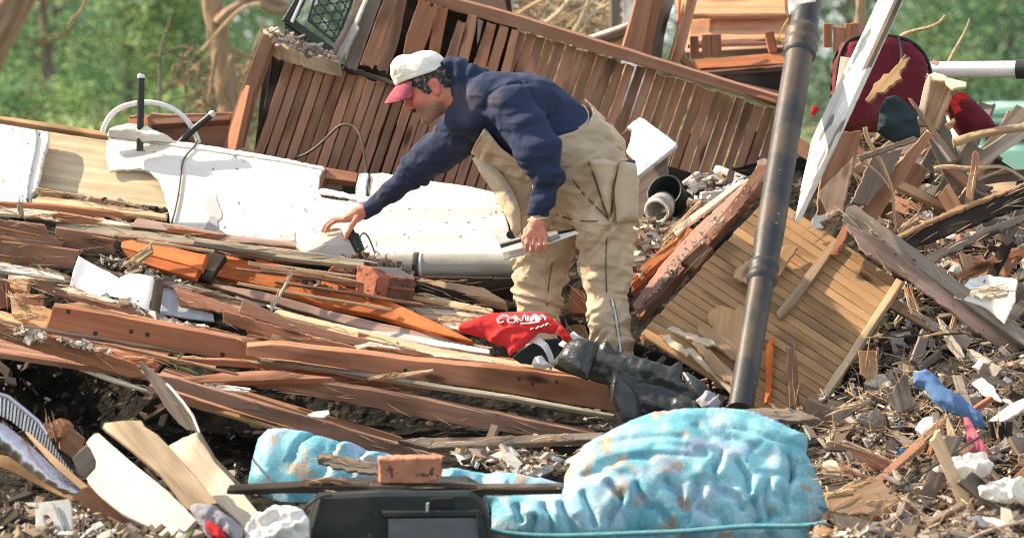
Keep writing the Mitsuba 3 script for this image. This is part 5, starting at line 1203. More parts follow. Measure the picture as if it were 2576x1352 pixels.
# boards below and right of the panel
TR = [
 ('stick', 'lath', [(1978, 874), (2000, 872), (2006, 930), (2010, 1020), (1986, 1022)], -.62, 5, -12, .02, 'short upright stick in front of the tan panel right of the drain pipe', .003),
 ('flat_board', 'grey', [(1816, 1030), (1932, 1024), (2000, 1028), (2068, 1052), (2000, 1058), (1830, 1046)], -1.32, 40, -8, .02, 'grey tan flat board lying just behind the top of the comforter', .003),
 ('thin_stick', 'tan', [(2054, 1014), (2064, 1014), (2014, 1088), (2004, 1086)], -.98, 20, -20, .012, 'thin stick along the lower corner of the tan panel', .0),
 ('white_lath', 'white', [(2040, 1086), (2046, 1084), (2078, 1138), (2072, 1140)], -.95, 30, -20, .006, 'thin white splinter at the lower right end of the tan panel', .0),
 ('pine_post', 'tan', [(2270, 720), (2290, 722), (2314, 778), (2304, 794), (2290, 788)], -.42, 20, -20, .02, 'short tan offcut at the right corner of the tan panel', .004),
 ('weathered_plank', 'grey', [(2118, 556), (2130, 520), (2150, 514), (2300, 622), (2460, 742), (2620, 858), (2620, 900), (2440, 770), (2280, 650)], -.46, 30, -8, .04, 'very long grey brown weathered plank slanting down to the right edge', .002),
 ('lower_board', 'pink', [(2120, 560), (2200, 592), (2300, 664), (2450, 772), (2620, 902), (2620, 950), (2440, 820), (2280, 700), (2180, 640)], -.48, 16, -6, .03, 'pinkish lower face board under the long weathered plank', .003),
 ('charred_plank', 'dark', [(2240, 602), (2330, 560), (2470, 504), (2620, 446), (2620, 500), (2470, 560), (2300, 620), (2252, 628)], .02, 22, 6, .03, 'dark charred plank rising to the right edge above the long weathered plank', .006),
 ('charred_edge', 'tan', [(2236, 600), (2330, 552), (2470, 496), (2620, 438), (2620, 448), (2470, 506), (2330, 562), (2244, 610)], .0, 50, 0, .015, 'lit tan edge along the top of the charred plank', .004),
 ('plank', 'grey', [(2330, 640), (2460, 580), (2620, 520), (2620, 540), (2470, 600), (2350, 660)], -.10, 30, 4, .02, 'grey plank below the charred one at the right edge', .006),
 ('tall_stick', 'lath', [(2446, 386), (2452, 378), (2462, 384), (2460, 430), (2448, 440), (2440, 436)], .50, 4, -14, .025, 'dark weathered top piece of the tall stick before the green car', .003),
 ('tall_stick', 'tan', [(2438, 436), (2458, 432), (2440, 540), (2404, 712), (2392, 710), (2420, 540)], .46, 12, -16, .025, 'tall brown stick standing before the green car', .002),
 ('dark_plank', 'lath', [(2086, 336), (2170, 326), (2150, 420), (2104, 560), (2052, 556), (2060, 480)], .18, 6, 2, .03, 'wide dark plank standing right of the long white board', .003),
 ('dark_plank', 'lath', [(2330, 330), (2350, 336), (2268, 460), (2196, 570), (2150, 548), (2230, 440)], .28, 6, 0, .03, 'second wide dark plank leaning behind the pale root', .003),
 ('dark_plank', 'grey', [(2196, 388), (2272, 372), (2250, 430), (2180, 520), (2140, 510)], .22, 10, 4, .02, 'grey board between the two wide dark planks', .004),
 ('pointed_shard', 'pink', [(2147, 394), (2142, 430), (2116, 540), (2082, 544), (2060, 494), (2064, 478)], .02, 26, -16, .015, 'pinkish pointed wood shard with a long tip right of the white board', .003),
 ('grey_lath', 'grey', [(2158, 392), (2300, 342), (2308, 346), (2306, 354), (2164, 404)], .10, 26, 0, .014, 'grey lath lying level across the wide dark planks', .003),
 ('splinter_end', 'cream', [(2040, 560), (2090, 532), (2112, 524), (2108, 532), (2050, 568)], -.05, 35, 0, .012, 'pale splinter at the foot of the pointed shard', .004),
 ('sunlit_lath', 'tan', [(2256, 574), (2300, 540), (2316, 546), (2270, 590)], .0, 40, -10, .014, 'sunlit tan lath end at the left end of the charred plank', .004),
 ('brown_stick', 'lath', [(2414, 720), (2428, 724), (2400, 830), (2386, 826)], -.40, 8, -14, .02, 'dark brown stick below the charred plank', .002),
 ('reddish_lath', 'rust', [(2400, 690), (2500, 644), (2620, 606), (2620, 624), (2500, 664), (2410, 706)], -.26, 34, 0, .016, 'reddish lath slanting up to the right edge', .004),
 ('white_sheet', 0, [(2398, 746), (2440, 700), (2480, 690), (2560, 700), (2552, 760), (2526, 812), (2480, 772)], -.55, 36, -16, .01, 'bent white sheet at the right edge above the long weathered plank', .004),
 ('pine_chunk', 'cream', [(2438, 734), (2452, 724), (2480, 714), (2538, 728), (2534, 738), (2470, 750)], -.64, 46, -10, .02, 'pale wood chunk lying on the bent white sheet', .006),
 ('pale_board', 'cream', [(2442, 876), (2500, 906), (2520, 930), (2506, 960), (2470, 920), (2440, 900)], -.92, 36, -20, .012, 'torn white board left of the right edge under the long plank', .005),
 ('grey_board', 'grey', [(2300, 780), (2330, 800), (2450, 850), (2430, 880), (2350, 830)], -.80, 20, 0, .02, 'grey board in the shade of the long weathered plank', .004),
 ('arrow_shard', 'cream', [(2356, 798), (2372, 812), (2420, 876), (2428, 896), (2410, 900), (2384, 868)], -.86, 40, -16, .01, 'arrow shaped pale shard beside the tan panel', .003),
 ('cardboard_flap', 'tan', [(2160, 880), (2210, 880), (2208, 936), (2186, 958), (2164, 940)], -1.0, 10, 0, .006, 'square of tan cardboard in the shade right of the tan panel', .003),
 ('dark_rod', 'dark', [(2190, 846), (2430, 834), (2430, 839), (2190, 852)], -.95, 10, 0, .006, 'thin dark rod lying level right of the tan panel', .0),
 ('grey_wedge', 'grey', [(2230, 1000), (2270, 938), (2282, 940), (2300, 1020), (2260, 1040)], -1.45, 14, -8, .03, 'grey wedge shaped wood chunk left of the blue jeans', .005),
 ('dark_post', 'dark', [(2490, 1060), (2548, 1058), (2548, 1190), (2500, 1196)], -1.7, 4, 6, .04, 'dark upright post end at the right edge below the jeans', .004),
 ('tan_post', 'tan', [(2560, 1140), (2600, 1130), (2600, 1230), (2554, 1226)], -1.95, 10, -16, .04, 'tan post end at the right edge', .004),
 ('white_edged_board', 'lath', [(2118, 1112), (2126, 1108), (2200, 1140), (2296, 1180), (2290, 1196), (2200, 1180), (2150, 1150)], -1.98, 4, -4, .02, 'brown board with a pale upper edge right of the comforter', .003),
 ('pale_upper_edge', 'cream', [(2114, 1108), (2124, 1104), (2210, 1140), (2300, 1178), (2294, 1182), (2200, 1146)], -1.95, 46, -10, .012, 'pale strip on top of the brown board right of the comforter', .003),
 ('propped_board', 'tan', [(2262, 1156), (2310, 1100), (2368, 1050), (2376, 1050), (2372, 1066), (2310, 1130), (2280, 1164)], -1.88, 14, -22, .016, 'tan board propped up below the blue jeans', .003),
 ('orange_shard', 'orange', [(2332, 1138), (2346, 1096), (2358, 1066), (2364, 1070), (2350, 1120), (2338, 1146)], -1.94, 30, -20, .01, 'orange wood shard leaning on the propped board', .003),
 ('pine_lath', 'pine', [(2380, 1048), (2390, 1056), (2406, 1100), (2404, 1160), (2388, 1168)], -1.86, 24, -22, .014, 'bright pine lath standing left of the maroon strip', .003),
 ('plywood_offcut', 'tan', [(2072, 1250), (2140, 1238), (2196, 1198), (2212, 1204), (2270, 1262), (2180, 1292), (2100, 1290), (2084, 1272)], -2.35, 34, -8, .016, 'wide tan plywood offcut right of the comforter', .004),
 ('plywood_offcut', 'tan', [(2180, 1294), (2240, 1268), (2276, 1266), (2240, 1290), (2196, 1300)], -2.42, 20, 0, .016, 'smaller tan plywood offcut under the wide one', .004),
 ('pine_strip', 'pine', [(2070, 1236), (2140, 1232), (2148, 1240), (2080, 1248)], -2.40, 45, -10, .014, 'pine strip lying across the wide plywood offcut', .003),
 ('pine_strip', 'tan', [(2104, 1236), (2180, 1202), (2194, 1200), (2190, 1210), (2130, 1240)], -2.38, 40, -10, .014, 'tan strip along the top of the wide plywood offcut', .004),
 ('cream_offcut', 'cream', [(2072, 1190), (2070, 1160), (2090, 1154), (2104, 1160), (2120, 1190), (2110, 1196)], -2.2, 36, -14, .014, 'cream offcut at the right shoulder of the comforter', .004),
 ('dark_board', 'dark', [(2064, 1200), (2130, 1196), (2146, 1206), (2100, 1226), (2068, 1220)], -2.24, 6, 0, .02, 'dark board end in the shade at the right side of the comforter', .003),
 ('rust_lath', 'rust', [(2106, 1162), (2116, 1160), (2190, 1200), (2184, 1208), (2110, 1176)], -2.18, 34, -8, .012, 'reddish lath right of the cream offcut', .003),
 ('brown_lath', 'lath', [(2262, 1252), (2274, 1252), (2340, 1300), (2330, 1304)], -2.5, 30, 0, .014, 'brown lath sticking out under the wire', .003),
 ('fallen_plank', 'tan', [(2050, 1330), (2070, 1318), (2120, 1340), (2160, 1372), (2060, 1372)], -2.75, 40, -12, .02, 'tan plank end at the bottom edge right of the comforter', .004),
 ('fallen_plank', 'grey', [(2088, 1290), (2140, 1300), (2260, 1340), (2290, 1372), (2200, 1372), (2120, 1330)], -2.68, 34, 0, .02, 'grey plank running off the bottom edge right of the comforter', .004),
 ('grey_lath', 'grey', [(2090, 1040), (2130, 1018), (2190, 1000), (2192, 1008), (2140, 1040), (2100, 1064)], -1.5, 30, 0, .014, 'grey slat behind the right shoulder of the comforter', .004),
]
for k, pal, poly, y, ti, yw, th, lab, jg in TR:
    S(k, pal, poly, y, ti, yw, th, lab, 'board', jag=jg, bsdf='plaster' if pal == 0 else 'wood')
# roots, twigs and wire
def root_(key, pxs, y, r0, r1, pal, label, cat='twig'): return branch(key, pxs, y, r0, r1, pal, label, cat, n=26)
root_('pale_root', [(2176, 320), (2192, 366), (2208, 392), (2222, 420), (2236, 456), (2246, 490), (2248, 530), (2254, 570)], .16, .010, .006, 2, 'pale crooked root hanging over the wide dark planks')
root_('pale_root', [(2158, 398), (2190, 420), (2220, 448), (2238, 474)], .12, .006, .004, 2, 'thin pale side root joining the crooked root')
root_('bent_limb', [(2398, 358), (2440, 346), (2500, 330), (2560, 322), (2640, 306)], .7, .020, .016, 2, 'grey bent limb lying level below the maroon bag', 'branch')
root_('bent_limb', [(2350, 424), (2400, 420), (2458, 424), (2500, 418), (2522, 420), (2560, 440), (2640, 470)], .55, .010, .007, 2, 'pale forked limb reaching right below the green car', 'branch')
root_('bent_limb', [(2460, 452), (2500, 436), (2530, 424)], .54, .008, .005, 2, 'short pale twig under the forked limb', 'twig')
root_('bent_limb', [(2452, 480), (2500, 502), (2540, 520)], .5, .010, .006, 1, 'brown twig right of the tall brown stick', 'twig')
tube('black_wire', [at(2236, 1240, -2.4), at(2300, 1204, -2.38), at(2372, 1158, -2.3), at(2430, 1120, -2.25), at(2480, 1088, -2.2)], .004, 'metal', 6, 'black wire arcing over the rubble at lower right', 'wire', smooth_n=24)
tube('tan_rod', [at(2420, 1372, -2.9), at(2480, 1336, -2.85), at(2540, 1318, -2.8), at(2620, 1290, -2.7)], .006, 'bark', 2, 'tan rod at the bottom right corner', 'rod', smooth_n=16)
# clothes in the rubble
sheet('jeans', 4, [(2298, 944), (2330, 936), (2356, 952), (2380, 980), (2420, 1000), (2470, 1044), (2480, 1080), (2450, 1070), (2410, 1050), (2380, 1040), (2350, 1020), (2326, 984), (2300, 976)], -1.55, 34, -14, crumple(.035, 12, 5, dome=.03), .008, .012, label='blue denim jeans crumpled in the rubble on the right', cat='jeans')
sheet('maroon_strip', 7, [(2424, 1050), (2436, 1048), (2462, 1092), (2484, 1130), (2496, 1172), (2470, 1180), (2440, 1172), (2432, 1110)], -1.85, 30, -24, crumple(.012, 14, 7), .008, .012, label='maroon red strip of cloth standing up at lower right', cat='cloth')
sheet('plaster_sack', 8, [(2346, 1196), (2380, 1178), (2420, 1166), (2480, 1158), (2502, 1186), (2490, 1214), (2440, 1230), (2400, 1214), (2360, 1208)], -2.25, 36, -10, crumple(.07, 16, 8, dome=.03, fine=.5), .01, .009, label='crumpled pale paper heap below the maroon strip', cat='paper')
sheet('plaster_sack', 8, [(2462, 1250), (2500, 1230), (2560, 1222), (2640, 1240), (2640, 1290), (2560, 1282), (2500, 1284), (2466, 1268)], -2.45, 36, -10, crumple(.07, 16, 9, dome=.03, fine=.5), .01, .009, label='crumpled pale paper heap at the right edge', cat='paper')
S('white_slab', 1, [(2424, 1304), (2450, 1294), (2500, 1300), (2528, 1310), (2520, 1328), (2470, 1324)], -2.65, 44, -14, .03, 'white slab of plaster near the bottom right corner', 'slab', bsdf='plaster', jag=.006)
S('white_slab', 0, [(2300, 1080), (2320, 1048), (2346, 1046), (2348, 1070), (2320, 1092)], -1.75, 30, -14, .01, 'greyish white scrap below the blue jeans', 'scrap', bsdf='plaster', jag=.006)
S('white_slab', 0, [(2480, 1060), (2540, 1016), (2576, 1000), (2620, 980), (2620, 1000), (2540, 1050), (2490, 1080)], -1.6, 40, -18, .008, 'white board edge right of the blue jeans at the right edge', 'scrap', bsdf='plaster', jag=.004)
S('white_slab', 0, [(2444, 964), (2470, 948), (2500, 970), (2520, 1010), (2490, 1006)], -1.3, 36, -18, .008, 'white and grey scrap above the right end of the jeans', 'scrap', bsdf='plaster', jag=.004)
S('curled_rag', 5, [(2040, 556), (2052, 536), (2072, 540), (2080, 552), (2060, 560), (2072, 572), (2048, 580), (2044, 566)], -.20, 20, -20, .006, 'white curled paper scrap at the lower end of the white board', 'scrap', bsdf='cloth', jag=.008)
# loose litter over the right slope: chips, straw and many plank scraps
def on_mound(px, py):
    d = ray(px, py)
    t = np.linspace(9.5, 17.5, 330)[:, None]
    p = CAM + t * d
    below = p[:, 2] < mound_z(p[:, 0], p[:, 1])
    k = int(np.argmax(below))
    return p[k] if below[k] else None
def strew(key, region, n, size, pals, label, seed, cat='rubble', lay=.7, thin=.25, lift=.012, clump=0.0):
    rg = np.random.default_rng(seed); pg = shapely.Polygon(region); x0, a0, x1, a1 = pg.bounds; parts = []; k = 0
    while k < n:
        px, py = rg.uniform(x0, x1), rg.uniform(a0, a1)
        if not pg.contains(shapely.Point(px, py)): continue
        k += 1
        p = on_mound(px, py)
        if p is None: continue
        if clump and float(f3(p[0] * 3.5, p[1] * 3.5, seed, 2)) < clump + rg.normal() * .06: continue
        L = size * rg.lognormal(0, .6); w = L * rg.uniform(.12, .7); th = max(.003, L * rg.uniform(.04, thin))
        m = np.array([[-1, -1, -1], [1, -.8, -1], [.8, 1, -1], [-.9, .7, -1], [-1, -1, 1], [1, -.8, 1], [.8, 1, 1], [-.9, .7, 1]]) * [L / 2, w / 2, th / 2] * rg.uniform(.7, 1.2, (8, 3))
        u = nrm(np.array([rg.normal() * .6, rg.normal() * .6 - .35, 1.0])) if rg.random() < lay else nrm(rg.normal(size=3)); a = nrm(np.cross(u, rg.normal(size=3))); R = np.stack([a, np.cross(u, a), u], 1)
        V = m @ R.T + p + [0, 0, lift + rg.uniform(0, .03)]
        F = np.array([[0, 2, 1], [0, 3, 2], [4, 5, 6], [4, 6, 7], [0, 1, 5], [0, 5, 4], [1, 2, 6], [1, 6, 5], [2, 3, 7], [2, 7, 6], [3, 0, 4], [3, 4, 7]])
        parts.append((V, F, enc(np.zeros((8, 2)), int(rg.choice(pals)))))
    return reg(key, shape(merge(parts), 'chips'), label, cat, kind='stuff')
RS = [(2100, 330), (2330, 250), (2450, 330), (2640, 430), (2640, 1380), (2040, 1380), (2060, 1100), (2280, 760), (2120, 560)]
strew('rubble_litter', RS, 4000, .036, [0, 1, 2, 2, 3, 3, 4, 9, 5, 5, 9, 1], 'litter of wood chips and plaster bits over the right slope of the heap', 31, clump=.46)
strew('fine_litter', [(2080, 700), (2640, 620), (2640, 1380), (2040, 1380), (2060, 1100)], 3400, .013, [0, 1, 2, 2, 3, 9, 4, 5, 9], 'fine sawdust and crumbs over the lower right of the heap', 32, clump=.45)
strew('chip_heap', [(1140, 1140), (1200, 1128), (1420, 1150), (1428, 1200), (1300, 1210), (1180, 1180)], 520, .034, [0, 1, 1, 0, 3, 4, 5], 'heap of pale wood chips left of the comforter', 33)
strew('shadow_litter', [(0, 880), (340, 900), (620, 1060), (640, 1260), (0, 1380)], 420, .03, [2, 5, 3, 9, 5, 5], 'scattered splinters in the dark hollow at lower left', 34)
strew('rubble_litter', [(0, 1290), (360, 1290), (480, 1380), (0, 1380)], 500, .026, [0, 1, 2, 3, 9, 4, 8], 'chips and plaster bits in the bottom left corner', 35)
strew('gap_litter', [(1400, 900), (2050, 900), (2100, 1100), (1500, 1150)], 500, .03, [0, 2, 3, 5, 9, 1], 'splinters on the dark ground behind the comforter', 36)
rg = np.random.default_rng(41); parts = []; pg = shapely.Polygon(RS)
while len(parts) < 1500:
    px, py = rg.uniform(2040, 2640), rg.uniform(250, 1380)
    if not pg.contains(shapely.Point(px, py)): continue
    p = on_mound(px, py)
    if p is None: continue
    d = nrm(np.array([rg.normal(), rg.normal() * .7, rg.normal() * .45])) * rg.uniform(.02, .09); p = p + [0, 0, .02 + rg.uniform(0, .05)]
    parts.append(tube_mesh([p - d, p + rg.normal(size=3) * .008, p + d], [.0022, .002, .001], 3, int(rg.choice([0, 2, 2, 1])), cap=False))
reg('straw', shape(merge(parts), 'bark', True), 'straw and fine twigs matted over the right slope', 'straw', kind='stuff')
def where(px, py): return ('high' if py < 620 else 'midway' if py < 960 else 'low') + ' on the right slope' + (' near the edge' if px > 2400 else '') 
rg = np.random.default_rng(43); k = 0
while k < 64:
    px, py = rg.uniform(2060, 2600), rg.uniform(400, 1370)
    if not pg.contains(shapely.Point(px, py)) or shapely.Polygon([FA, FB, FC, FD]).buffer(45).contains(shapely.Point(px, py)): continue
    p = on_mound(px, py)
    if p is None: continue
    k += 1
    L = rg.uniform(.07, .24); w = rg.uniform(.018, .05); th = rg.uniform(.006, .02)
    u = nrm(np.array([rg.normal() * .5 - .1, rg.normal() * .4 - .5, 1.0])); a = nrm(np.cross(u, rg.normal(size=3))); b = np.cross(u, a)
    c = p + [0, 0, .035 + rg.uniform(0, .05)]
    e0, e1_ = rg.uniform(-.5, .5, 2)
    P = np.array([c - a * L / 2 - b * w / 2, c + a * L * (.5 + .2 * e0) - b * w / 2 * .7, c + a * L / 2 + b * w / 2, c - a * L * (.5 + .15 * e1_) + b * w / 2])
    V, F, uv = slab_mesh(P, c, u, th, RNG, jag=.004, jagedges=[1, 3], grain=(0, 1))
    pc = int(rg.choice([3, 4, 5, 0, 6, 5, 9, 5])); tone_ = {3: 'pale pine', 4: 'tan', 5: 'grey', 0: 'brown', 6: 'dark', 9: 'rust red'}[pc]
    reg('plank_scrap', shape((V, F, enc(uv, pc)), 'wood'), f'short broken {tone_} plank scrap lying loose {where(px, py)}', 'plank', f'{tone_} plank scraps strewn {where(px, py)}')
# low weeds in the rubble
rg = np.random.default_rng(44); parts = []
for k in range(70):
    p = on_mound(rg.uniform(2340, 2460), rg.uniform(400, 500))
    if p is None: continue
    d = nrm(np.array([rg.normal(), rg.normal(), 1.2])) * rg.uniform(.03, .08)
    parts.append(tube_mesh([p, p + d * .5 + rg.normal(size=3) * .006, p + d], [.003, .004, .001], 4, 2))
reg('weed_patch', shape(merge(parts), 'leaf', True), 'patch of small weeds in the rubble below the green car', 'weeds', kind='stuff')

# larger broken lumber jutting from the right slope
rg = np.random.default_rng(57); k = 0
TN = {3: 'pale pine', 4: 'tan', 5: 'grey', 0: 'brown', 6: 'blackened', 9: 'rust red', 8: 'cream', 1: 'red brown'}
while k < 64:
    px, py = rg.uniform(2070, 2600), rg.uniform(380, 1330)
    if not pg.contains(shapely.Point(px, py)) or shapely.Polygon([FA, FB, FC, FD]).buffer(75).contains(shapely.Point(px, py)): continue
    if (py > 1100 and rg.random() < .5) or (2260 < px < 2530 and 900 < py < 1250) or (px < 2340 and 620 < py < 1180): continue
    p = on_mound(px, py)
    if p is None: continue
    k += 1
    ang = math.radians(rg.choice([rg.uniform(20, 75), rg.uniform(105, 160), rg.uniform(-25, 25)], p=[.42, .34, .24]))
    a = nrm(np.array([math.cos(ang), rg.normal() * .35 + .25 * math.sin(ang), math.sin(ang)])); L = rg.uniform(.16, .52); w = rg.uniform(.028, .085); th = rg.uniform(.008, .03)
    n_ = np.array([rg.normal() * .35 - .15, -1, rg.uniform(-.1, .9)]); n_ = nrm(n_ - a * (n_ @ a)); b = np.cross(n_, a)
    c = p + a * L * .30 * np.sign(a[2] + 1e-6) + [0, -.02, .02]
    e0, e1_ = rg.uniform(-.25, .35, 2)
    P = np.array([c - a * L / 2 - b * w / 2, c + a * L * (.5 + .25 * e0) - b * w / 2, c + a * L / 2 + b * w / 2, c - a * L * (.5 + .2 * e1_) + b * w / 2])
    V, F, uv = slab_mesh(P, c, n_, th, RNG, jag=.007, jagedges=[1, 3], grain=(0, 1))
    pc = int(rg.choice([5, 0, 4, 3, 6, 5, 8, 5, 5, 0, 6])); sz = 'long' if L > .34 else 'short'; lab = f'{sz} broken {TN[pc]} board jutting up {where(px, py)}'
    reg('broken_board', shape((V, F, enc(uv, pc)), 'wood'), lab, 'board', f'{sz} {TN[pc]} boards jutting out {where(px, py)}')

# scraps of paper and cloth blown over the slope
rg = np.random.default_rng(61); k = 0
while k < 22:
    px, py = rg.uniform(2080, 2590), rg.uniform(560, 1330)
    if not pg.contains(shapely.Point(px, py)) or shapely.Polygon([FA, FB + (60, -10), FC + (70, 20), FD]).contains(shapely.Point(px, py)): continue
    p = on_mound(px, py)
    if p is None: continue
    k += 1
    r_ = rg.uniform(12, 30); an = np.sort(rg.uniform(0, 2 * np.pi, 7)); po = [(px + r_ * rg.uniform(.5, 1) * math.cos(a), py - 8 + r_ * .6 * rg.uniform(.5, 1) * math.sin(a)) for a in an]
    pl, nm = [(5, 'white'), (5, 'white'), (8, 'cream'), (9, 'grey'), (4, 'blue'), (8, 'cream')][int(rg.integers(0, 6))]
    sheet('paper_scrap' if pl != 4 else 'cloth_scrap', pl, po, p[1] - .06, rg.uniform(15, 55), rg.uniform(-35, 25), crumple(.03, 26, 60 + k, fine=.5), .003, .006, label=f'small crumpled {nm} scrap lying {where(px, py)}', cat='scrap', group=f'crumpled {nm} scraps {where(px, py)}', smooth=False)
# ---------------------------------------------------------------- front: comforter, clothes, boxes, panels
def quilt_height(seed, dome, R, puff, pleat=0.0, creases=()):
    """a stuffed cover: a dome, scalloped quilting lines that deepen towards the lower side, and long soft wrinkles"""
    def h(u, v, d):
        rg = np.random.default_rng(seed)
        a0, a1, b0, b1 = u.min(), u.max(), v.min(), v.max()
        wu = u + .05 * (f3(u * 9, v * 9, 1, 2, seed) - .5); wv = v + .05 * (f3(u * 9, v * 9, 5, 2, seed) - .5)
        line = lambda su, sv, z, w: np.exp(-((n3(wu * su, wv * sv, z, seed) - .5) / w) ** 2)
        soft = lambda su, sv, z: np.sqrt(np.clip(np.abs(n3(wu * su, wv * sv, z, seed) - .5) * 2.6, 0, 1))
        low = np.clip((b1 - v) / (b1 - b0), 0, 1)
        m_ = np.clip(low * 2.2 - .55, 0, 1)
        crease = m_ * (.8 * soft(10, 5.2, 1.3) + .5 * soft(15, 9, 6.1) - .5 * line(10, 5.2, 1.3, .05)) + (1 - m_) * .28 * soft(3.2, 9, 4.4)
        k = np.clip(d / R, 0, 1)
        out = dome * np.sqrt(np.clip(1 - (1 - k) ** 2, 0, 1)) + puff * crease
        out = out + .045 * (f3(u * 2.4, v * 4, 2, 1, seed + 3) - .5) + pleat * (1 - 2 * np.abs(2 * n3(u * 11 + 2 * f3(u * 4, v * 4, 0, 2), v * 2.6, 4, seed) - 1)) * (.4 + low)
        for ln, dep, wd in creases:                             # the deep folds, each where it lies on the cover
            d_ = shapely.distance(shapely.LineString(ln), shapely.points(np.stack([u + .014 * (f3(u * 18, v * 18, 3, 2) - .5), v + .014 * (f3(u * 18, v * 18, 8, 2) - .5)], 1)))
            out = out - dep * np.exp(-(d_ / wd) ** 2) + dep * .30 * np.exp(-((d_ - 3.2 * wd) / (2.8 * wd)) ** 2)
        return out + .004 * (f3(u * 12, v * 12, 9, 2, seed) - .5)
    return h
CQ = [(1236, 1334), (1236, 1270), (1204, 1246), (1240, 1236), (1380, 1236), (1418, 1230), (1420, 1196), (1436, 1166), (1470, 1122), (1524, 1094), (1580, 1066), (1650, 1040), (1720, 1030), (1820, 1030), (1900, 1040), (1960, 1062), (2006, 1086), (2032, 1094), (2030, 1112), (2026, 1142), (2046, 1176), (2070, 1236), (2090, 1290), (2080, 1316), (2050, 1336), (2040, 1400), (1600, 1420), (1400, 1400), (1260, 1360)]
def fold_lines(poly, y, tilt, yaw, grain, lines, dep, wd):
    C = at(*np.mean(np.array(poly, float), axis=0), y); n = face_normal(tilt, yaw); P = plane_of(poly, y, tilt, yaw)[0]
    _, e1, e2 = frame2d(P, C, n, grain); out = []
    for ln in lines:
        q = []
        for px, py in ln:
            d = ray(px, py); p = CAM + d * (((C - CAM) @ n) / (d @ n)) - C; q.append((p @ e1, p @ e2))
        out.append((q, dep, wd))
    return out
zt = lambda L: [(1288 + a / 4, 1050 + b / 4) for a, b in L]
FOLDS = [zt(L) for L in ([(730, 850), (780, 960), (830, 1050), (850, 1150)], [(1130, 890), (1080, 1000), (1010, 1090), (990, 1260)], [(1280, 770), (1330, 890), (1410, 1010), (1510, 1010), (1580, 1130), (1640, 1200)],
         [(1890, 780), (1870, 900), (1790, 1010), (1790, 1130)], [(2030, 600), (2040, 740), (2100, 850), (2290, 920), (2340, 1020)], [(520, 930), (580, 1060), (620, 1160), (630, 1260)], [(80, 950), (120, 1090)], [(240, 1080), (190, 1200), (200, 1290)],
         [(340, 940), (410, 1060), (415, 1260)], [(2110, 480), (2090, 560), (2040, 640)], [(1900, 1000), (2010, 1080), (2110, 1080), (2170, 1160)], [(2280, 560), (2380, 700), (2400, 860)], [(2790, 470), (2806, 680), (2760, 900), (2770, 1040)], [(2796, 700), (2836, 540), (2920, 510)],
         [(2600, 740), (2560, 900), (2600, 1100)], [(1000, 760), (1120, 900)], [(1560, 760), (1700, 880), (1720, 1010)], [(2440, 960), (2500, 1100), (2480, 1180)])]
SOFT = [zt(L) for L in ([(940, 320), (1200, 325), (1540, 300), (1720, 310)], [(930, 570), (1130, 510), (1400, 525)], [(1480, 380), (1780, 410), (1950, 500), (2080, 620)], [(1880, 170), (2020, 300)], [(2200, 300), (2400, 380), (2560, 520)], [(760, 660), (1000, 640), (1260, 700)])]
CREASES = fold_lines(CQ, -2.05, 24, -6, (25, 24), FOLDS, .026, .0088) + fold_lines(CQ, -2.05, 24, -6, (25, 24), SOFT, .014, .016)
cq = thing('comforter', 'big puffed blue quilted comforter with pink tints and mud stains', 'comforter')
reg(cq + '__body', shape(sheet_mesh(CQ, -2.05, 24, -6, quilt_height(5, .12, .30, .018, .006, CREASES), .10, .0095, 0, grain=(25, 24)), 'quilt', True))
P, C, n = plane_of([(1226, 1330), (1320, 1344), (1440, 1346), (1600, 1340), (1760, 1332), (1900, 1322), (2000, 1322), (2080, 1312)], -2.30, 24, -6)
reg(cq + '__piping', shape(tube_mesh(list(P), .009, 10, 1, True, 60), 'quilt', True))
LQ = [(626, 1216), (636, 1160), (652, 1110), (680, 1084), (740, 1086), (800, 1098), (880, 1120), (960, 1144), (1060, 1170), (1150, 1186), (1260, 1190), (1360, 1206), (1424, 1222), (1420, 1300), (1210, 1300), (1000, 1300), (800, 1300), (720, 1296), (680, 1262), (640, 1240)]
reg('blue_comforter', shape(sheet_mesh(LQ, -1.75, 28, -10, quilt_height(9, .07, .16, .028, .012), .06, .014, 0, grain=(7, 6)), 'quilt', True), 'smaller flat blue quilted cover lying under the dark plank at bottom centre', 'quilt')
S('mud_board', 'grey', [(792, 1150), (810, 1136), (880, 1146), (950, 1164), (950, 1192), (860, 1180), (800, 1162)], -1.98, 40, -10, .012, 'dusty grey scrap of board lying on the smaller blue cover', 'board', jag=.005)
S('red_scrap', 'rust', [(770, 1202), (828, 1200), (826, 1214), (774, 1216)], -2.5, 10, -6, .03, 'small red scrap lying on the dark plank', 'scrap')
S('brown_scrap', 'lath', [(828, 1202), (868, 1202), (876, 1216), (826, 1216)], -2.48, 10, -6, .03, 'small brown scrap beside the red one on the dark plank', 'scrap')
S('dark_plank', 'dark', [(570, 1232), (760, 1222), (960, 1220), (1200, 1228), (1416, 1230), (1416, 1242), (1200, 1246), (960, 1242), (760, 1240), (570, 1242)], -2.52, -2, 0, .12, 'dark thin plank lying level across the bottom centre', 'plank', grain=(0, 3))
bk = thing('block', 'red brown block standing on the dark level plank', 'block')
P, C, n = plane_of([(952, 1154), (1050, 1150), (1112, 1152), (1114, 1180), (1108, 1208), (1060, 1216), (954, 1214)], -2.50, -3, 5)
V, F, uv = slab_mesh(P, C, n, .07, RNG, wob=.0012, bev=.005, step=.02); reg(bk + '__body', shape((V, F, enc(uv, 2)), 'brick'))
for px, py, r in [(1086, 1192, .005), (1064, 1190, .003), (1000, 1188, .0025)]:
    d = ray(px, py); p = CAM + d * (((C - CAM) @ n) / (d @ n)); reg(bk + '__hole', shape(tube_mesh([p + n * .001, p - n * .003], r, 10, 6), 'metal'))
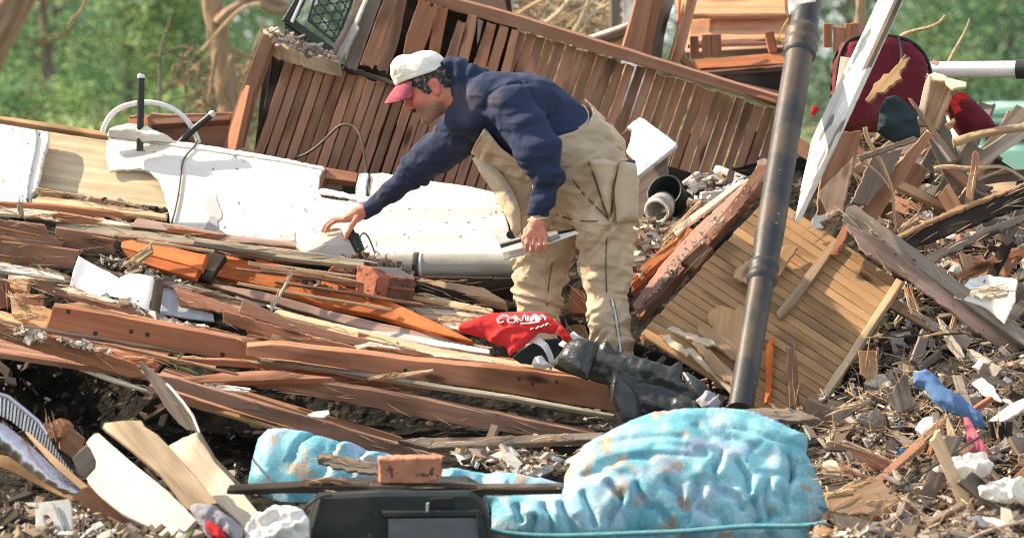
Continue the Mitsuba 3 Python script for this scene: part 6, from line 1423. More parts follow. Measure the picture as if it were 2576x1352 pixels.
# old television / appliance case
tv = thing('appliance_case', 'dark boxy appliance case with a grey panel at the bottom edge', 'appliance')
def tvp(nm, poly, y, th, bs, pal, tilt=-3, yaw=2, bev=.012):
    P, C, n = plane_of(poly, y, tilt, yaw); V, F, uv = slab_mesh(P, C, n, th, RNG, wob=0, bev=bev); reg(tv + '__' + nm, shape((V, F, enc(uv, pal)), bs))
tvp('case', [(800, 1246), (960, 1238), (1180, 1238), (1216, 1258), (1232, 1300), (1244, 1420), (760, 1420), (776, 1330)], -2.58, .32, 'metal', 6)
tvp('panel', [(976, 1304), (1206, 1302), (1212, 1420), (978, 1420)], -2.60, .02, 'metal', 7, bev=.004)
tvp('recess', [(1080, 1252), (1140, 1250), (1142, 1276), (1084, 1278)], -2.59, .012, 'rubber', 0, bev=.003)
tvp('ledge', [(960, 1284), (1200, 1282), (1206, 1300), (966, 1302)], -2.605, .03, 'metal', 6, bev=.006)
tvp('latch', [(1072, 1266), (1080, 1264), (1078, 1288), (1072, 1288)], -2.605, .012, 'metal', 1, bev=.002)
tvp('side_fin', [(1196, 1280), (1214, 1290), (1232, 1420), (1214, 1420)], -2.62, .03, 'metal', 6, bev=.004)
tube('power_wire', [at(836, 1246, -2.6), at(800, 1252, -2.62), at(776, 1268, -2.62), at(764, 1288, -2.6), at(758, 1310, -2.58)], .004, 'metal', 6, 'thin dark cord bending down left of the appliance case', 'cord', smooth_n=20)
sheet('white_shirt', 5, [(620, 1350), (660, 1310), (700, 1286), (740, 1292), (770, 1300), (790, 1330), (780, 1400), (600, 1400)], -2.62, 34, -12, crumple(.08, 16, 11, dome=.03, fine=.4), .008, .009, label='crumpled white and grey shirt at the bottom edge', cat='shirt')
sheet('blue_rag', 9, [(484, 1290), (520, 1282), (552, 1290), (590, 1320), (622, 1340), (610, 1400), (540, 1380), (500, 1316)], -2.58, 34, -14, crumple(.07, 16, 12, dome=.03, fine=.4), .008, .009, label='crumpled blue grey rag at the bottom edge', cat='rag')
sheet('red_toy', 2, [(514, 1318), (530, 1310), (560, 1330), (572, 1352), (556, 1370), (530, 1344)], -2.68, 30, -14, lambda u, v, d: .03 * np.sqrt(np.clip(1 - (1 - np.clip(d / .02, 0, 1)) ** 2, 0, 1)), .02, .007, bsdf='cloth', label='small bright red piece lying in the blue grey rag', cat='toy')
# pale panels in the lower left
PP = [
 ('cream_board', 'cream', [(216, 1112), (222, 1100), (234, 1087), (248, 1088), (330, 1160), (420, 1232), (494, 1306), (450, 1352), (380, 1326), (310, 1292), (250, 1244), (222, 1214), (218, 1200), (240, 1176), (242, 1158), (228, 1126)], -2.30, 40, -20, .02, 'long cream panel with a bite out of its left side, lowest of three'),
 ('cream_board', 'pine', [(258, 1074), (262, 1062), (310, 1056), (356, 1056), (370, 1064), (424, 1120), (490, 1196), (548, 1264), (468, 1282), (458, 1262), (400, 1190), (330, 1130)], -2.16, 42, -18, .025, 'tan cream panel in the middle of three at lower left'),
 ('cream_board', 'cream', [(424, 1120), (460, 1098), (496, 1088), (500, 1094), (540, 1160), (600, 1226), (668, 1310), (690, 1360), (640, 1360), (600, 1310), (548, 1264), (490, 1196)], -2.06, 42, -22, .02, 'pale cream panel with a jagged top, rightmost of three at lower left'),
]
for k, pal, poly, y, ti, yw, th, lab in PP: S(k, pal, poly, y, ti, yw, th, lab, 'panel', wob=.0005)
S('brown_rail', 'lath', [(180, 1250), (222, 1214), (250, 1246), (310, 1294), (380, 1328), (450, 1354), (500, 1372), (380, 1372), (280, 1320)], -2.22, 4, -6, .04, 'brown rail along the lower side of the lowest cream panel', 'rail')
S('brown_rail', 'tan', [(-20, 1140), (20, 1146), (34, 1160), (110, 1204), (160, 1232), (200, 1256), (180, 1264), (90, 1216), (-20, 1166)], -2.12, 20, -14, .05, 'tan rail with a lit end under the chrome trim', 'rail')
S('brown_rail', 'lath', [(270, 1300), (360, 1344), (380, 1372), (300, 1372)], -2.28, 0, 0, .03, 'brown board end at the bottom edge below the cream panels', 'board')
# curved grey trim
cm = [(346, 912), (354, 908), (390, 936), (430, 972), (464, 1012), (484, 1040), (500, 1080), (540, 1150), (590, 1200), (612, 1224), (606, 1226), (560, 1186), (520, 1130), (490, 1084), (470, 1080), (450, 1066), (420, 1030), (390, 980), (366, 944)]
S('curved_trim', 'grey', cm, -1.62, 12, -18, .01, 'curved grey trim strip bending down to the cream panels', 'trim', jag=.001)
S('curved_trim', 'white', [(352, 908), (392, 936), (432, 972), (464, 1010), (486, 1040), (502, 1082), (498, 1084), (480, 1044), (456, 1010), (424, 972), (386, 940)], -1.64, 46, -30, .006, 'pale upper edge of the curved grey trim', 'trim')
# chrome curved trim with fins
cr = thing('chrome_grille', 'bent chrome grille with a row of fins at the lower left edge', 'grille')
def along(pts, n): 
    p = np.array(pts, float); s = np.concatenate([[0], np.cumsum(np.linalg.norm(np.diff(p, axis=0), axis=1))]); ss = np.linspace(0, s[-1], n)
    return np.stack([np.interp(ss, s, p[:, k]) for k in range(2)], 1)
up = along([(-30, 1044), (20, 1072), (70, 1112), (120, 1160), (170, 1206), (224, 1232)], 24)
lo = along([(-30, 1086), (10, 1130), (60, 1176), (110, 1212), (160, 1242), (184, 1244)], 24)
rowsV = []
for i in range(24):
    a, b = at(*up[i], -2.12), at(*lo[i], -2.18)
    for t in np.linspace(0, 1, 9):
        rowsV.append(a + (b - a) * t + np.array([.1, -1, .25]) * .035 * math.sin(math.pi * t) + np.array([0, -1, .3]) * .006 * math.sin(i * 2.1 + t * 5))
V = np.array(rowsV)
reg(cr + '__shell', shape((V, grid_faces(24, 9), enc(V[:, :2] * 0, 0)), 'chrome', True))
rail_u = along([(-20, 986), (20, 998), (60, 1030), (96, 1060), (130, 1112), (170, 1172), (206, 1204)], 30)
rail_l = along([(-20, 1036), (20, 1052), (56, 1080), (90, 1110), (130, 1150), (170, 1190), (206, 1216)], 30)
reg(cr + '__rail', shape(tube_mesh([at(*p, -2.06) for p in rail_u[:17]], .008, 8, 3, True, 40), 'chrome', True))
for i in range(1, 27):
    a, b = at(*rail_u[i], -2.06), at(*rail_l[i], -2.08)
    t = nrm(at(*rail_u[i + 1], -2.06) - a)
    P = np.array([a - t * .0035, a + t * .0035, b + t * .0035, b - t * .0035])
    V, F, uv = slab_mesh(P, (a + b) / 2, np.array([0, -.97, .24]), .004, RNG, wob=0, bev=.0005)
    reg(cr + '__fin', shape((V, F, enc(uv, 3)), 'metal'))
reg(cr + '__back_plate', shape(sheet_mesh([tuple(p) for p in rail_u[::3]] + [tuple(p) for p in rail_l[::-3]], -2.0, 10, -10, lambda u, v, d: u * 0, .006, .02, 6), 'metal', True))
S('wood_trim', 'tan', [(62, 1086), (72, 1084), (130, 1140), (180, 1186), (222, 1222), (206, 1232), (150, 1184), (100, 1130)], -2.22, 40, -20, .014, 'tan strip along the top of the chrome grille', 'strip')
S('wood_block', 'timber', [(112, 1072), (130, 1060), (152, 1050), (164, 1064), (158, 1086), (152, 1098), (124, 1104)], -1.98, 14, -24, .06, 'pinkish end face of the wood block beside the chrome fins', 'block')
S('wood_block', 'lath', [(164, 1062), (214, 1104), (210, 1124), (180, 1150), (150, 1130), (152, 1098)], -1.96, 0, 10, .06, 'brown side of the wood block beside the chrome fins', 'block')
S('grey_board', 'grey', [(180, 1150), (216, 1118), (232, 1130), (242, 1160), (238, 1176), (216, 1202), (196, 1190)], -2.10, 4, 0, .02, 'grey board in shade between the fins and the lowest cream panel', 'board')
br = thing('metal_bracket', 'grey metal bracket with an oval hole at the bottom left', 'bracket')
P, C, n = plane_of([(88, 1264), (172, 1254), (178, 1276), (186, 1400), (92, 1400)], -2.55, 16, -22)
q, e1, e2 = frame2d(P, C, n)
Ph, _, _ = plane_of([(104, 1294), (112, 1294), (124, 1306), (126, 1316), (112, 1320), (106, 1310)], -2.55, 16, -22)
qh = np.stack([(Ph - C) @ e1, (Ph - C) @ e2], 1)
m = trimesh.creation.extrude_polygon(shapely.Polygon(q).difference(shapely.Polygon(qh).buffer(.004)), .012, engine='earcut')
reg(br + '__plate', shape((C + m.vertices[:, :1] * e1 + m.vertices[:, 1:2] * e2 + (m.vertices[:, 2:] - .012) * n, m.faces, enc(m.vertices[:, :2], 2)), 'metal'))
part(br, 'rib', [(124, 1262), (132, 1261), (176, 1370), (170, 1372)], -2.57, 16, -22, .008, 2, 'metal')
part(br, 'tab', [(62, 1262), (92, 1262), (94, 1276), (72, 1272)], -2.54, 30, -22, .008, 1, 'metal')
# ---- red shirt, straps and leather jacket on the great beam
rs = thing('red_shirt', 'red shirt with white lettering lying over the great beam', 'shirt')
RSP = [(1154, 838), (1162, 820), (1200, 808), (1236, 794), (1300, 788), (1370, 792), (1390, 806), (1408, 826), (1398, 846), (1360, 842), (1344, 854), (1322, 874), (1300, 888), (1284, 902), (1274, 874), (1240, 868), (1222, 854), (1190, 848)]
Y_RS, T_RS, W_RS = -.78, 32, -14
hrs = crumple(.032, 11, 14, dome=.025, ang=20)
reg(rs + '__cloth', shape(sheet_mesh(RSP, Y_RS, T_RS, W_RS, hrs, .006, .010, 2), 'cloth', True))
P, C, n = plane_of(RSP, Y_RS, T_RS, W_RS)
C0 = at(*np.mean(np.array(RSP), axis=0), Y_RS)
def on_shirt(px, py, lift=.040):
    d = ray(px, py); return CAM + d * (((C0 + n * lift - CAM) @ n) / (d @ n))
def stroke(pts, w, lift=.046):
    p = np.array([on_shirt(*q, lift) for q in pts]); return tube_mesh(p, w, 6, 0, True, max(6, 4 * len(pts)), squash=.35)
letters = [[(1256, 812), (1254, 800), (1266, 794), (1278, 796)], [(1256, 812), (1268, 808)], [(1284, 812), (1280, 800), (1292, 798), (1296, 808), (1286, 812)],
           [(1302, 810), (1300, 796), (1312, 806), (1318, 794), (1324, 806)], [(1330, 808), (1330, 794)], [(1336, 808), (1346, 794), (1352, 806)], [(1360, 804), (1362, 794), (1370, 798), (1372, 804)],
           [(1310, 814), (1336, 812), (1358, 808)], [(1334, 828), (1342, 824)], [(1348, 826), (1356, 820)], [(1360, 822), (1368, 816)], [(1372, 818), (1378, 812)]]
for i, L in enumerate(letters):
    reg(rs + '__lettering', shape(stroke(L, .0085 if i < 8 else .006), 'print_white', True))
sheet('red_shirt_sleeve', 2, [(1388, 804), (1404, 806), (1424, 830), (1440, 852), (1436, 862), (1420, 858), (1404, 842), (1396, 826)], -.72, 30, -20, crumple(.018, 20, 15, dome=.02), .006, .008, label='dark red sleeve end right of the red shirt', cat='sleeve')
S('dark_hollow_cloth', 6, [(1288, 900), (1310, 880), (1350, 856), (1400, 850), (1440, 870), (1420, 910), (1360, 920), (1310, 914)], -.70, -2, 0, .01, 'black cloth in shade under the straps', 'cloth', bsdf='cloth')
def strap(key, pts, y, w, label, pal=5):
    p = np.array([at(px, py, y + dy) for px, py, dy in pts]); n_ = 24
    from scipy.interpolate import CubicSpline
    s = np.linspace(0, 1, len(p)); ss = np.linspace(0, 1, n_); c = CubicSpline(s, p)(ss); t = np.gradient(c, axis=0); t /= np.linalg.norm(t, axis=1, keepdims=True)
    tw = np.linspace(0, 1.2, n_)[:, None]; sd = np.cross(t, np.array([0, -1, .3]) * np.cos(tw) + np.array([1, 0, .3]) * np.sin(tw) * .6); sd /= np.linalg.norm(sd, axis=1, keepdims=True)
    nn = np.cross(sd, t)
    V = np.stack([c - sd * w, c + sd * w, c + sd * w - nn * .004, c - sd * w - nn * .004], 1).reshape(-1, 3)
    F = []
    for i in range(n_ - 1):
        for k in range(4):
            a, b = 4 * i + k, 4 * i + (k + 1) % 4; F += [[a, b, b + 4], [a, b + 4, a + 4]]
    U = np.tile([[0, 0], [0, .03], [0, .034], [0, -.004]], (n_, 1))
    return reg(key, shape((V, np.array(F), enc(U, pal)), 'cloth'), label, 'strap')
strap('white_strap', [(1336, 850, 0), (1356, 858, -.03), (1372, 870, -.04), (1382, 888, -.03), (1388, 906, -.02), (1384, 922, 0)], -.80, .013, 'white strap curling down from the red shirt, left one')
strap('white_strap', [(1446, 862, 0), (1430, 872, -.03), (1418, 890, -.04), (1400, 910, -.03), (1384, 924, 0)], -.80, .012, 'white strap slanting down to the left beside the leather jacket')
strap('white_strap', [(1436, 838, 0), (1452, 850, -.02), (1468, 858, -.02), (1480, 862, 0)], -.70, .014, 'white strap end lying between the sleeve and the jacket')
strap('white_strap', [(1410, 860, 0), (1424, 868, -.02), (1440, 872, 0)], -.72, .012, 'short white strap piece behind the slanting one')
sheet('white_knot', 5, [(1338, 916), (1350, 900), (1366, 896), (1376, 910), (1392, 922), (1370, 928), (1346, 926)], -.84, 24, -20, crumple(.02, 26, 17, dome=.02), .006, .007, label='bunched white knot of the straps on the beam', cat='strap')
lj = thing('leather_jacket', 'black leather jacket slumped over the right end of the great beam', 'jacket')
JP = [(1396, 930), (1410, 904), (1424, 878), (1446, 862), (1490, 862), (1512, 868), (1530, 862), (1548, 886), (1590, 900), (1640, 916), (1690, 930), (1712, 914), (1720, 930), (1716, 960), (1750, 990), (1800, 1030), (1810, 1060), (1720, 1050), (1660, 1040), (1620, 1050), (1600, 1060), (1560, 1056), (1540, 1020), (1530, 970), (1480, 956), (1440, 944)]
reg(lj + '__body', shape(sheet_mesh(JP, -.92, 22, -8, crumple(.060, 11, 19, dome=.02, ang=-20, stretch=2.6, fine=.35), .02, .008, 6), 'leather', True))
reg(lj + '__lapel', shape(sheet_mesh([(1404, 920), (1420, 884), (1440, 866), (1470, 862), (1508, 872), (1500, 900), (1490, 930), (1480, 960), (1440, 944)], -1.0, 38, -20, crumple(.03, 10, 20, dome=.05), .012, .009, 6), 'leather', True))
reg(lj + '__sleeve', shape(tube_mesh([at(1560, 960, -1.0), at(1572, 1000, -1.04), at(1584, 1050, -1.06), at(1590, 1090, -1.0)], [.015, .050, .046, .02], 16, 6, True, 20), 'leather', True))
reg(lj + '__sleeve', shape(tube_mesh([at(1724, 940, -.98), at(1756, 980, -1.02), at(1790, 1020, -1.02), at(1824, 1060, -.98)], [.012, .036, .034, .012], 16, 6, True, 20), 'leather', True))
sheet('grey_sock', 9, [(1752, 1010), (1776, 984), (1800, 990), (1816, 1014), (1800, 1040), (1770, 1030)], -1.12, 30, -20, crumple(.02, 20, 21, dome=.02), .006, .008, label='dusty grey cloth end right of the leather jacket', cat='cloth')

# slivers and crumbs lying on the boards
rg = np.random.default_rng(77); parts, crumbs = [], []
sel = [b for b in BOARDS if np.mean([q[1] for q in b[3]]) > 480 and not (np.mean([q[1] for q in b[3]]) > 1100 and np.mean([q[0] for q in b[3]]) < 700)]
for P_, C_, n_, poly in sel:
    q, e1, e2 = frame2d(P_, C_, n_); pg_ = shapely.Polygon(q).buffer(0); x0, y0, x1, y1 = pg_.bounds
    m_ = int(min(16, 3 + pg_.area * 90))
    for _ in range(m_ * 3):
        c = np.array([rg.uniform(x0, x1), rg.uniform(y0, y1)])
        if not pg_.contains(shapely.Point(c)): continue
        p = C_ + c[0] * e1 + c[1] * e2 + n_ * .003
        if rg.random() < .8:
            a = rg.normal() * .16; d = (e1 * math.cos(a) + e2 * math.sin(a)) * rg.uniform(.015, .07)
            parts.append(tube_mesh([p - d, p + n_ * rg.uniform(.001, .012), p + d], [.0008, .0022, .0008], 4, int(rg.choice([2, 2, 0])), cap=False))
        else:
            L = rg.lognormal(math.log(.0034), .5); m = np.array([[-1, -1, 0], [1, -.8, 0], [.8, 1, 0], [-.9, .7, 0], [0, 0, 1.2]]) * L * rg.uniform(.5, 1.1, (5, 3))
            crumbs.append((p + m @ np.stack([e1, e2, n_]), np.array([[0, 1, 4], [1, 2, 4], [2, 3, 4], [3, 0, 4]]), enc(np.zeros((5, 2)), int(rg.choice([1, 0, 9, 4, 5, 2])))))
    up_ = [i for i in range(len(P_))]
    for i in up_:                                             # crumbs along upper edges
        a, b = P_[i], P_[(i + 1) % len(P_)]
        if abs((b - a)[0]) < .1 or ((a + b) / 2 - C_) @ np.array([0, 0, 1.0]) < 0: continue
        for _ in range(int(np.linalg.norm(b - a) * 9)):
            p = a + (b - a) * rg.random() - n_ * rg.uniform(.002, .02) + [0, 0, .002]; L = rg.lognormal(math.log(.0030), .5)
            m = np.array([[-1, -1, 0], [1, -.8, 0], [.8, 1, 0], [-.9, .7, 0], [0, 0, 1.2]]) * L * rg.uniform(.5, 1.1, (5, 3))
            crumbs.append((p + m, np.array([[0, 1, 4], [1, 2, 4], [2, 3, 4], [3, 0, 4]]), enc(np.zeros((5, 2)), int(rg.choice([1, 0, 9, 4, 5])))))
reg('wood_slivers', shape(merge(parts), 'bark', True), 'thin wood slivers lying loose over the broken boards', 'slivers', kind='stuff')
reg('crumbs', shape(merge(crumbs), 'chips'), 'crumbs of plaster and dirt lying on the boards', 'crumbs', kind='stuff')
# ---------------------------------------------------------------- the man
man = thing('person', 'man in white cap, navy sweatshirt and tan coverall bending forward to reach into debris', 'person')
M = at
def px_of(p):
    return project(p)
def poly_sd(p, poly):
    """signed distance in metres (about) to an outline given in photograph units, taken as a prism across the man"""
    x, y = project(p); q = np.array(poly, float)
    pg = shapely.Polygon(q); shapely.prepare(pg)
    pt = shapely.points(np.stack([x.ravel(), y.ravel()], 1))
    d = shapely.distance(pg.exterior, pt) / 630.0
    return np.where(shapely.contains_xy(pg, x.ravel(), y.ravel()), -d, d).reshape(x.shape)
def near(F, w=.03):
    idx = np.abs(F.f) < w
    I = np.argwhere(idx)
    return idx, F.lo + F.h * I
def wrinkle(F, fn, w=.03):
    idx, p = near(F, w); F.f[idx] += fn(p).astype(np.float32)
def ridge(p, d, sc, st, seed):
    """folds that run across direction d"""
    d = nrm(np.array(d, float)); t = p @ d; q = p - t[:, None] * d
    w = meshkit.fbm(p * 5 + seed, 2, seed)
    a = np.stack([t * sc + w * 2.2, q[:, 0] * st + q[:, 2] * st, q[:, 1] * st], -1)
    return 1 - 2 * np.abs(2 * meshkit.noise(a, seed) - 1)
def clothpart(name, F, pal, bsdf='cloth'):
    V, Fc = F.mesh(); reg(man + '__' + name, shape((V, Fc, enc(np.zeros((len(V), 2)), pal)), bsdf, True))

# --- coverall
cov = Field((-.26, -.36, -.12), (.66, .36, 1.30), .0058)
torso = [(M(1270, 300, 0), M(1380, 350, 0), .185, .200), (M(1380, 350, 0), M(1456, 408, 0), .200, .188), (M(1456, 408, 0), M(1492, 470, 0), .188, .160)]
for a, b, ra, rb in torso: cov.cone(a, b, ra + .008, rb + .006, .05)
cov.cone(M(1516, 450, -.08), M(1522, 560, -.11), .125, .128, .05)
cov.cone(M(1522, 560, -.11), M(1520, 690, -.12), .128, .108, .03)
cov.cone(M(1520, 690, -.12), M(1530, 780, -.125), .108, .104, .03)
cov.cone(M(1530, 780, -.125), M(1547, 960, -.12), .104, .088, .03)
cov.cone(M(1440, 470, .07), M(1362, 640, .10), .150, .132, .04)
cov.cone(M(1362, 640, .10), M(1350, 740, .105), .130, .108, .03)
cov.cone(M(1350, 740, .105), M(1350, 950, .10), .108, .098, .03)
cov.cone(M(1262, 400, -.02), M(1330, 540, -.02), .075, .10, .06)
NAVY = [(900, -100), (1400, 0), (1472, 256), (1486, 270), (1492, 284), (1480, 310), (1444, 330), (1395, 344), (1340, 392), (1300, 400), (1262, 372), (1228, 330), (1217, 322), (1200, 352), (1186, 380), (1100, 470), (800, 470)]
idx, p = near(cov, .095)
cov.f[idx] = np.maximum(cov.f[idx], -poly_sd(p, NAVY))
def covw(p):
    x, y = project(p)
    a = .009 * ridge(p, (.5, .2, .85), 13, 3.0, 3) + .010 * ridge(p, (-.6, .3, .75), 26, 7, 8) + .006 * ridge(p, (.2, .1, .95), 40, 9, 18) + .006 * (meshkit.fbm(p * 16, 2, 4) - .5)
    a = a * np.where(y < 420, .8, 1.25)
    kn = np.exp(-((y - 740) / 60) ** 2) + np.exp(-((y - 590) / 50) ** 2) * (x < 1470)
    a = a + kn * .016 * ridge(p, (.25, .1, .95), 30, 5, 12)
    a = a * np.clip((poly_sd(p, NAVY) - .004) / .04, .08, 1)
    # seams
    for ln in ([(1536, 470), (1530, 560), (1524, 640), (1526, 760)], [(1380, 640), (1376, 720), (1374, 900)], [(1440, 455), (1500, 520), (1530, 555)], [(1478, 402), (1500, 450), (1532, 556)], [(1400, 530), (1470, 560), (1532, 558)], [(1524, 400), (1545, 470), (1532, 556)]):
        L = shapely.LineString(ln); d = shapely.distance(L, shapely.points(np.stack([x, y], 1)))
        a = a + .005 * np.exp(-(d / 2.6) ** 2) * (p[:, 1] < (.0 if ln[0][0] > 1390 else .06))
    return a
wrinkle(cov, covw)
clothpart('coverall', cov, 1)
reg(man + '__bib_flap', shape(sheet_mesh([(1192, 404), (1200, 392), (1222, 394), (1262, 436), (1292, 480), (1312, 530), (1314, 580), (1298, 596), (1280, 552), (1246, 490), (1212, 436)], -.13, 12, -38, crumple(.012, 10, 31, dome=.03, ang=50), .008, .010, 1), 'cloth', True))
reg(man + '__back_pocket', shape(sheet_mesh([(1560, 404), (1600, 412), (1606, 470), (1606, 560), (1552, 560), (1546, 480)], -.235, 4, 24, crumple(.006, 12, 33, dome=.03), .012, .010, 1), 'cloth', True))
reg(man + '__side_pocket', shape(sheet_mesh([(1480, 402), (1524, 400), (1556, 412), (1540, 470), (1534, 545), (1522, 520), (1500, 450)], -.232, 6, -6, crumple(.010, 14, 34, dome=.02, ang=60), .010, .009, 1), 'cloth', True))
P, C, n = plane_of([(1564, 404), (1598, 402), (1600, 416), (1568, 416)], -.20, 6, 10)
V, F, uv = slab_mesh(P, C, n, .02, RNG); reg(man + '__wallet', shape((V, F, enc(uv, 6)), 'leather'))
SURF = [cov]
def on_body(px, py, lift=.004):
    """the point of the clothed body that shows at px, py"""
    d = ray(px, py); t = np.linspace(13.4, 14.6, 480); P_ = CAM + t[:, None] * d; best = len(t)
    for F in SURF:
        i = np.round((P_ - F.lo) / F.h).astype(int); ok = ((i >= 0) & (i < F.n)).all(1); i = np.clip(i, 0, F.n - 1)
        hit = ok & (F.f[i[:, 0], i[:, 1], i[:, 2]] < 0)
        if hit.any(): best = min(best, int(np.argmax(hit)))
    return P_[best] - d * lift if best < len(t) else None
def body_line(q): return [x for x in (on_body(*a, .002) for a in q) if x is not None]
# --- sweatshirt
sw = Field((-.66, -.42, .28), (.42, .46, 1.40), .0058)
sw.cone(M(1240, 275, 0), M(1320, 300, 0), .150, .178, .05)
sw.cone(M(1320, 300, 0), M(1446, 376, 0), .178, .182, .05)
sw.cone(M(1236, 246, -.10), M(1330, 268, -.12), .112, .120, .05)
sw.cone(M(1236, 262, .10), M(1330, 280, .10), .112, .120, .05)
sw.cone(M(1290, 268, -.19), M(1352, 380, -.27), .106, .096, .022)
sw.cone(M(1352, 380, -.27), M(1372, 440, -.29), .094, .070, .03)
sw.cone(M(1372, 440, -.29), M(1357, 528, -.28), .068, .045, .03)
sw.cone(M(1160, 340, .15), M(1062, 412, .26), .116, .084, .03)
sw.cone(M(1062, 412, .26), M(992, 478, .32), .080, .050, .03)
sw.cone(M(992, 478, .32), M(917, 532, .36), .050, .036, .02)
for x0, y0, x1, y1, yy, r in [(1134, 164, 1146, 290, .05, .036), (1158, 166, 1160, 300, .085, .040), (1190, 182, 1186, 312, .105, .044), (1216, 190, 1206, 300, .10, .05)]:
    for s in (-1, 1): sw.cone(M(x0, y0, s * (yy - .02)), M(x1, y1, s * yy), r * .8, r, .012)
for x0, y0 in [(1132, 160), (1160, 166), (1196, 184)]:
    sw.cone(M(x0, y0, -.05), M(x0, y0, .06), .030, .030, .012)
sw.cone(M(1160, 300, -.05), M(1160, 300, .05), .07, .07, .03)
idx, p = near(sw, .035)
low = [(900, -200), (1440, -200), (1474, 262), (1486, 276), (1490, 286), (1500, 420), (1330, 470), (1250, 420), (1190, 390), (1180, 396), (1070, 520), (940, 570), (880, 560)]
sl = poly_sd(p, low)
keep = p[:, 1] < -.155
xx_, yy_ = project(p)
arm = (xx_ > 1285) & (p[:, 1] < -.18) & (yy_ > 250)
sw.f[idx] = np.where(arm, sw.f[idx], np.maximum(sw.f[idx], sl))
idx, p = near(sw, .05)
xx_, yy_ = project(p)
free = (xx_ < 1190) | ((p[:, 1] < -.20) & (yy_ > 300) & (xx_ < 1425))
tt = np.clip((poly_sd(p, NAVY) + .002) / .016, 0, 1)
sw.f[idx] += np.where(free, 0, .030 * tt * tt * (3 - 2 * tt)).astype(np.float32)
def sww(p):
    x, y = project(p)
    far = (p[:, 1] > .12) & (x < 1170)
    nr = (p[:, 1] < -.18) & (y > 330)
    a = .010 * ridge(p, (.3, .1, -.9), 14, 4, 21) + .005 * (meshkit.fbm(p * 18, 2, 6) - .5)
    a = a + np.where(far, .012 * ridge(p, (-.75, .3, -.55), 26, 6, 24) * np.clip((x - 930) / 90, .12, 1), 0)
    a = a + np.where(nr, .013 * ridge(p, (.15, 0, -1), 28, 6, 25) * np.clip((y - 400) / 60, .35, 1), 0)
    L = shapely.LineString([(1218, 275), (1226, 240), (1262, 218), (1308, 208), (1330, 226), (1350, 262), (1380, 300)]); d = shapely.distance(L, shapely.points(np.stack([x, y], 1)))
    return a + .006 * np.exp(-(d / 3.0) ** 2) * (p[:, 1] < -.05)
wrinkle(sw, sww)
clothpart('sweatshirt', sw, 0)
SURF.append(sw)
zl = [(1539, 750), (1544, 770), (1548, 790), (1552, 815), (1556, 840), (1560, 870), (1563, 898)]
reg(man + '__zip', shape(tube_mesh([on_body(*q, .007) for q in zl], .0050, 8, 2, True, 20), 'metal', True))
reg(man + '__zip_tape', shape(tube_mesh([on_body(*q, .001) for q in zl], .0075, 8, 6, True, 20), 'cloth', True))
for ln in [[(1536, 470), (1532, 540), (1526, 600), (1524, 660), (1526, 735)], [(1390, 660), (1380, 720), (1376, 800), (1376, 880)], [(1440, 450), (1470, 490), (1500, 520), (1530, 552)], [(1400, 540), (1440, 552), (1490, 556), (1530, 556)],
           [(1478, 404), (1496, 450), (1514, 505), (1531, 552)], [(1522, 404), (1540, 460), (1533, 550)]]:
    reg(man + '__seam', shape(tube_mesh(body_line(ln), .0026, 6, 10, True, 24), 'cloth', True))
for ln in [[(1221, 324), (1208, 344), (1196, 364), (1190, 380)], 
           [(1462, 264), (1476, 276), (1480, 292), (1476, 308), (1456, 322)]]:
    reg(man + '__strap', shape(tube_mesh(body_line(ln), .0040, 8, 1, True, 28), 'cloth', True))

# --- head, hands and body under the clothes, one skin
O = M(1080, 214, -.01)
fx, ux, sx = nrm(np.array([-.88, -.02, -.47])), nrm(np.array([-.47, 0, .88])), None
fx = nrm(fx - ux * (fx @ ux)); sx = np.cross(ux, fx)
if sx[1] > 0: sx = -sx
H = lambda f, u, s=0.0: O + fx * f + ux * u + sx * s
AX = [fx, ux, sx]
hd = Field(O - .21, O + .21, .0030)
hd.ell(H(-.008, .02), (.098, .104, .077), AX, .02)
hd.ell(H(.036, -.045), (.060, .085, .060), AX, .03)
for s in (-1, 1):
    hd.cone(H(-.005, -.062, s * .048), H(.056, -.104, s * .014), .026, .022, .02)
    hd.cone(H(.076, .018, s * .036), H(.089, .018, s * .006), .013, .013, .012)
    hd.ell(H(.058, -.034, s * .040), (.030, .028, .022), AX, .02)
    hd.ell(H(.088, -.006, s * .034), (.016, .013, .017), AX, .010, sub=True)
    hd.ell(H(.074, -.006, s * .033), (.013, .013, .013), AX, .004)
    hd.cone(H(.082, .004, s * .046), H(.088, .004, s * .022), .005, .005, .005)
    hd.ell(H(.106, -.048, s * .012), (.012, .009, .009), AX, .006)
    ea = [nrm(fx * .92 + ux * .25 + sx * s * .25), nrm(ux * .95 - fx * .25), None]
    ea[2] = np.cross(ea[0], ea[1])
    hd.ell(H(-.020, -.016, s * .080), (.020, .034, .010), ea, .006)
    hd.ell(H(-.014, -.018, s * .091), (.009, .020, .008), ea, .005, sub=True)
    hd.ell(H(-.012, -.044, s * .079), (.010, .010, .008), ea, .006)
hd.cone(H(.094, .008), H(.114, -.040), .010, .013, .014)
hd.ell(H(.116, -.042), (.015, .013, .014), AX, .010)
hd.ell(H(.074, -.112), (.022, .020, .024), AX, .02)
hd.cone(H(.090, -.070, -.018), H(.090, -.070, .018), .009, .009, .010)
hd.cone(H(.086, -.086, -.016), H(.086, -.086, .016), .009, .009, .008)
hd.cone(H(.100, -.078, -.022), H(.100, -.078, .022), .004, .004, .004, sub=True)
hd.cone(H(-.035, -.05), M(1178, 270, 0), .062, .070, .03)
Vs = [hd.mesh()]
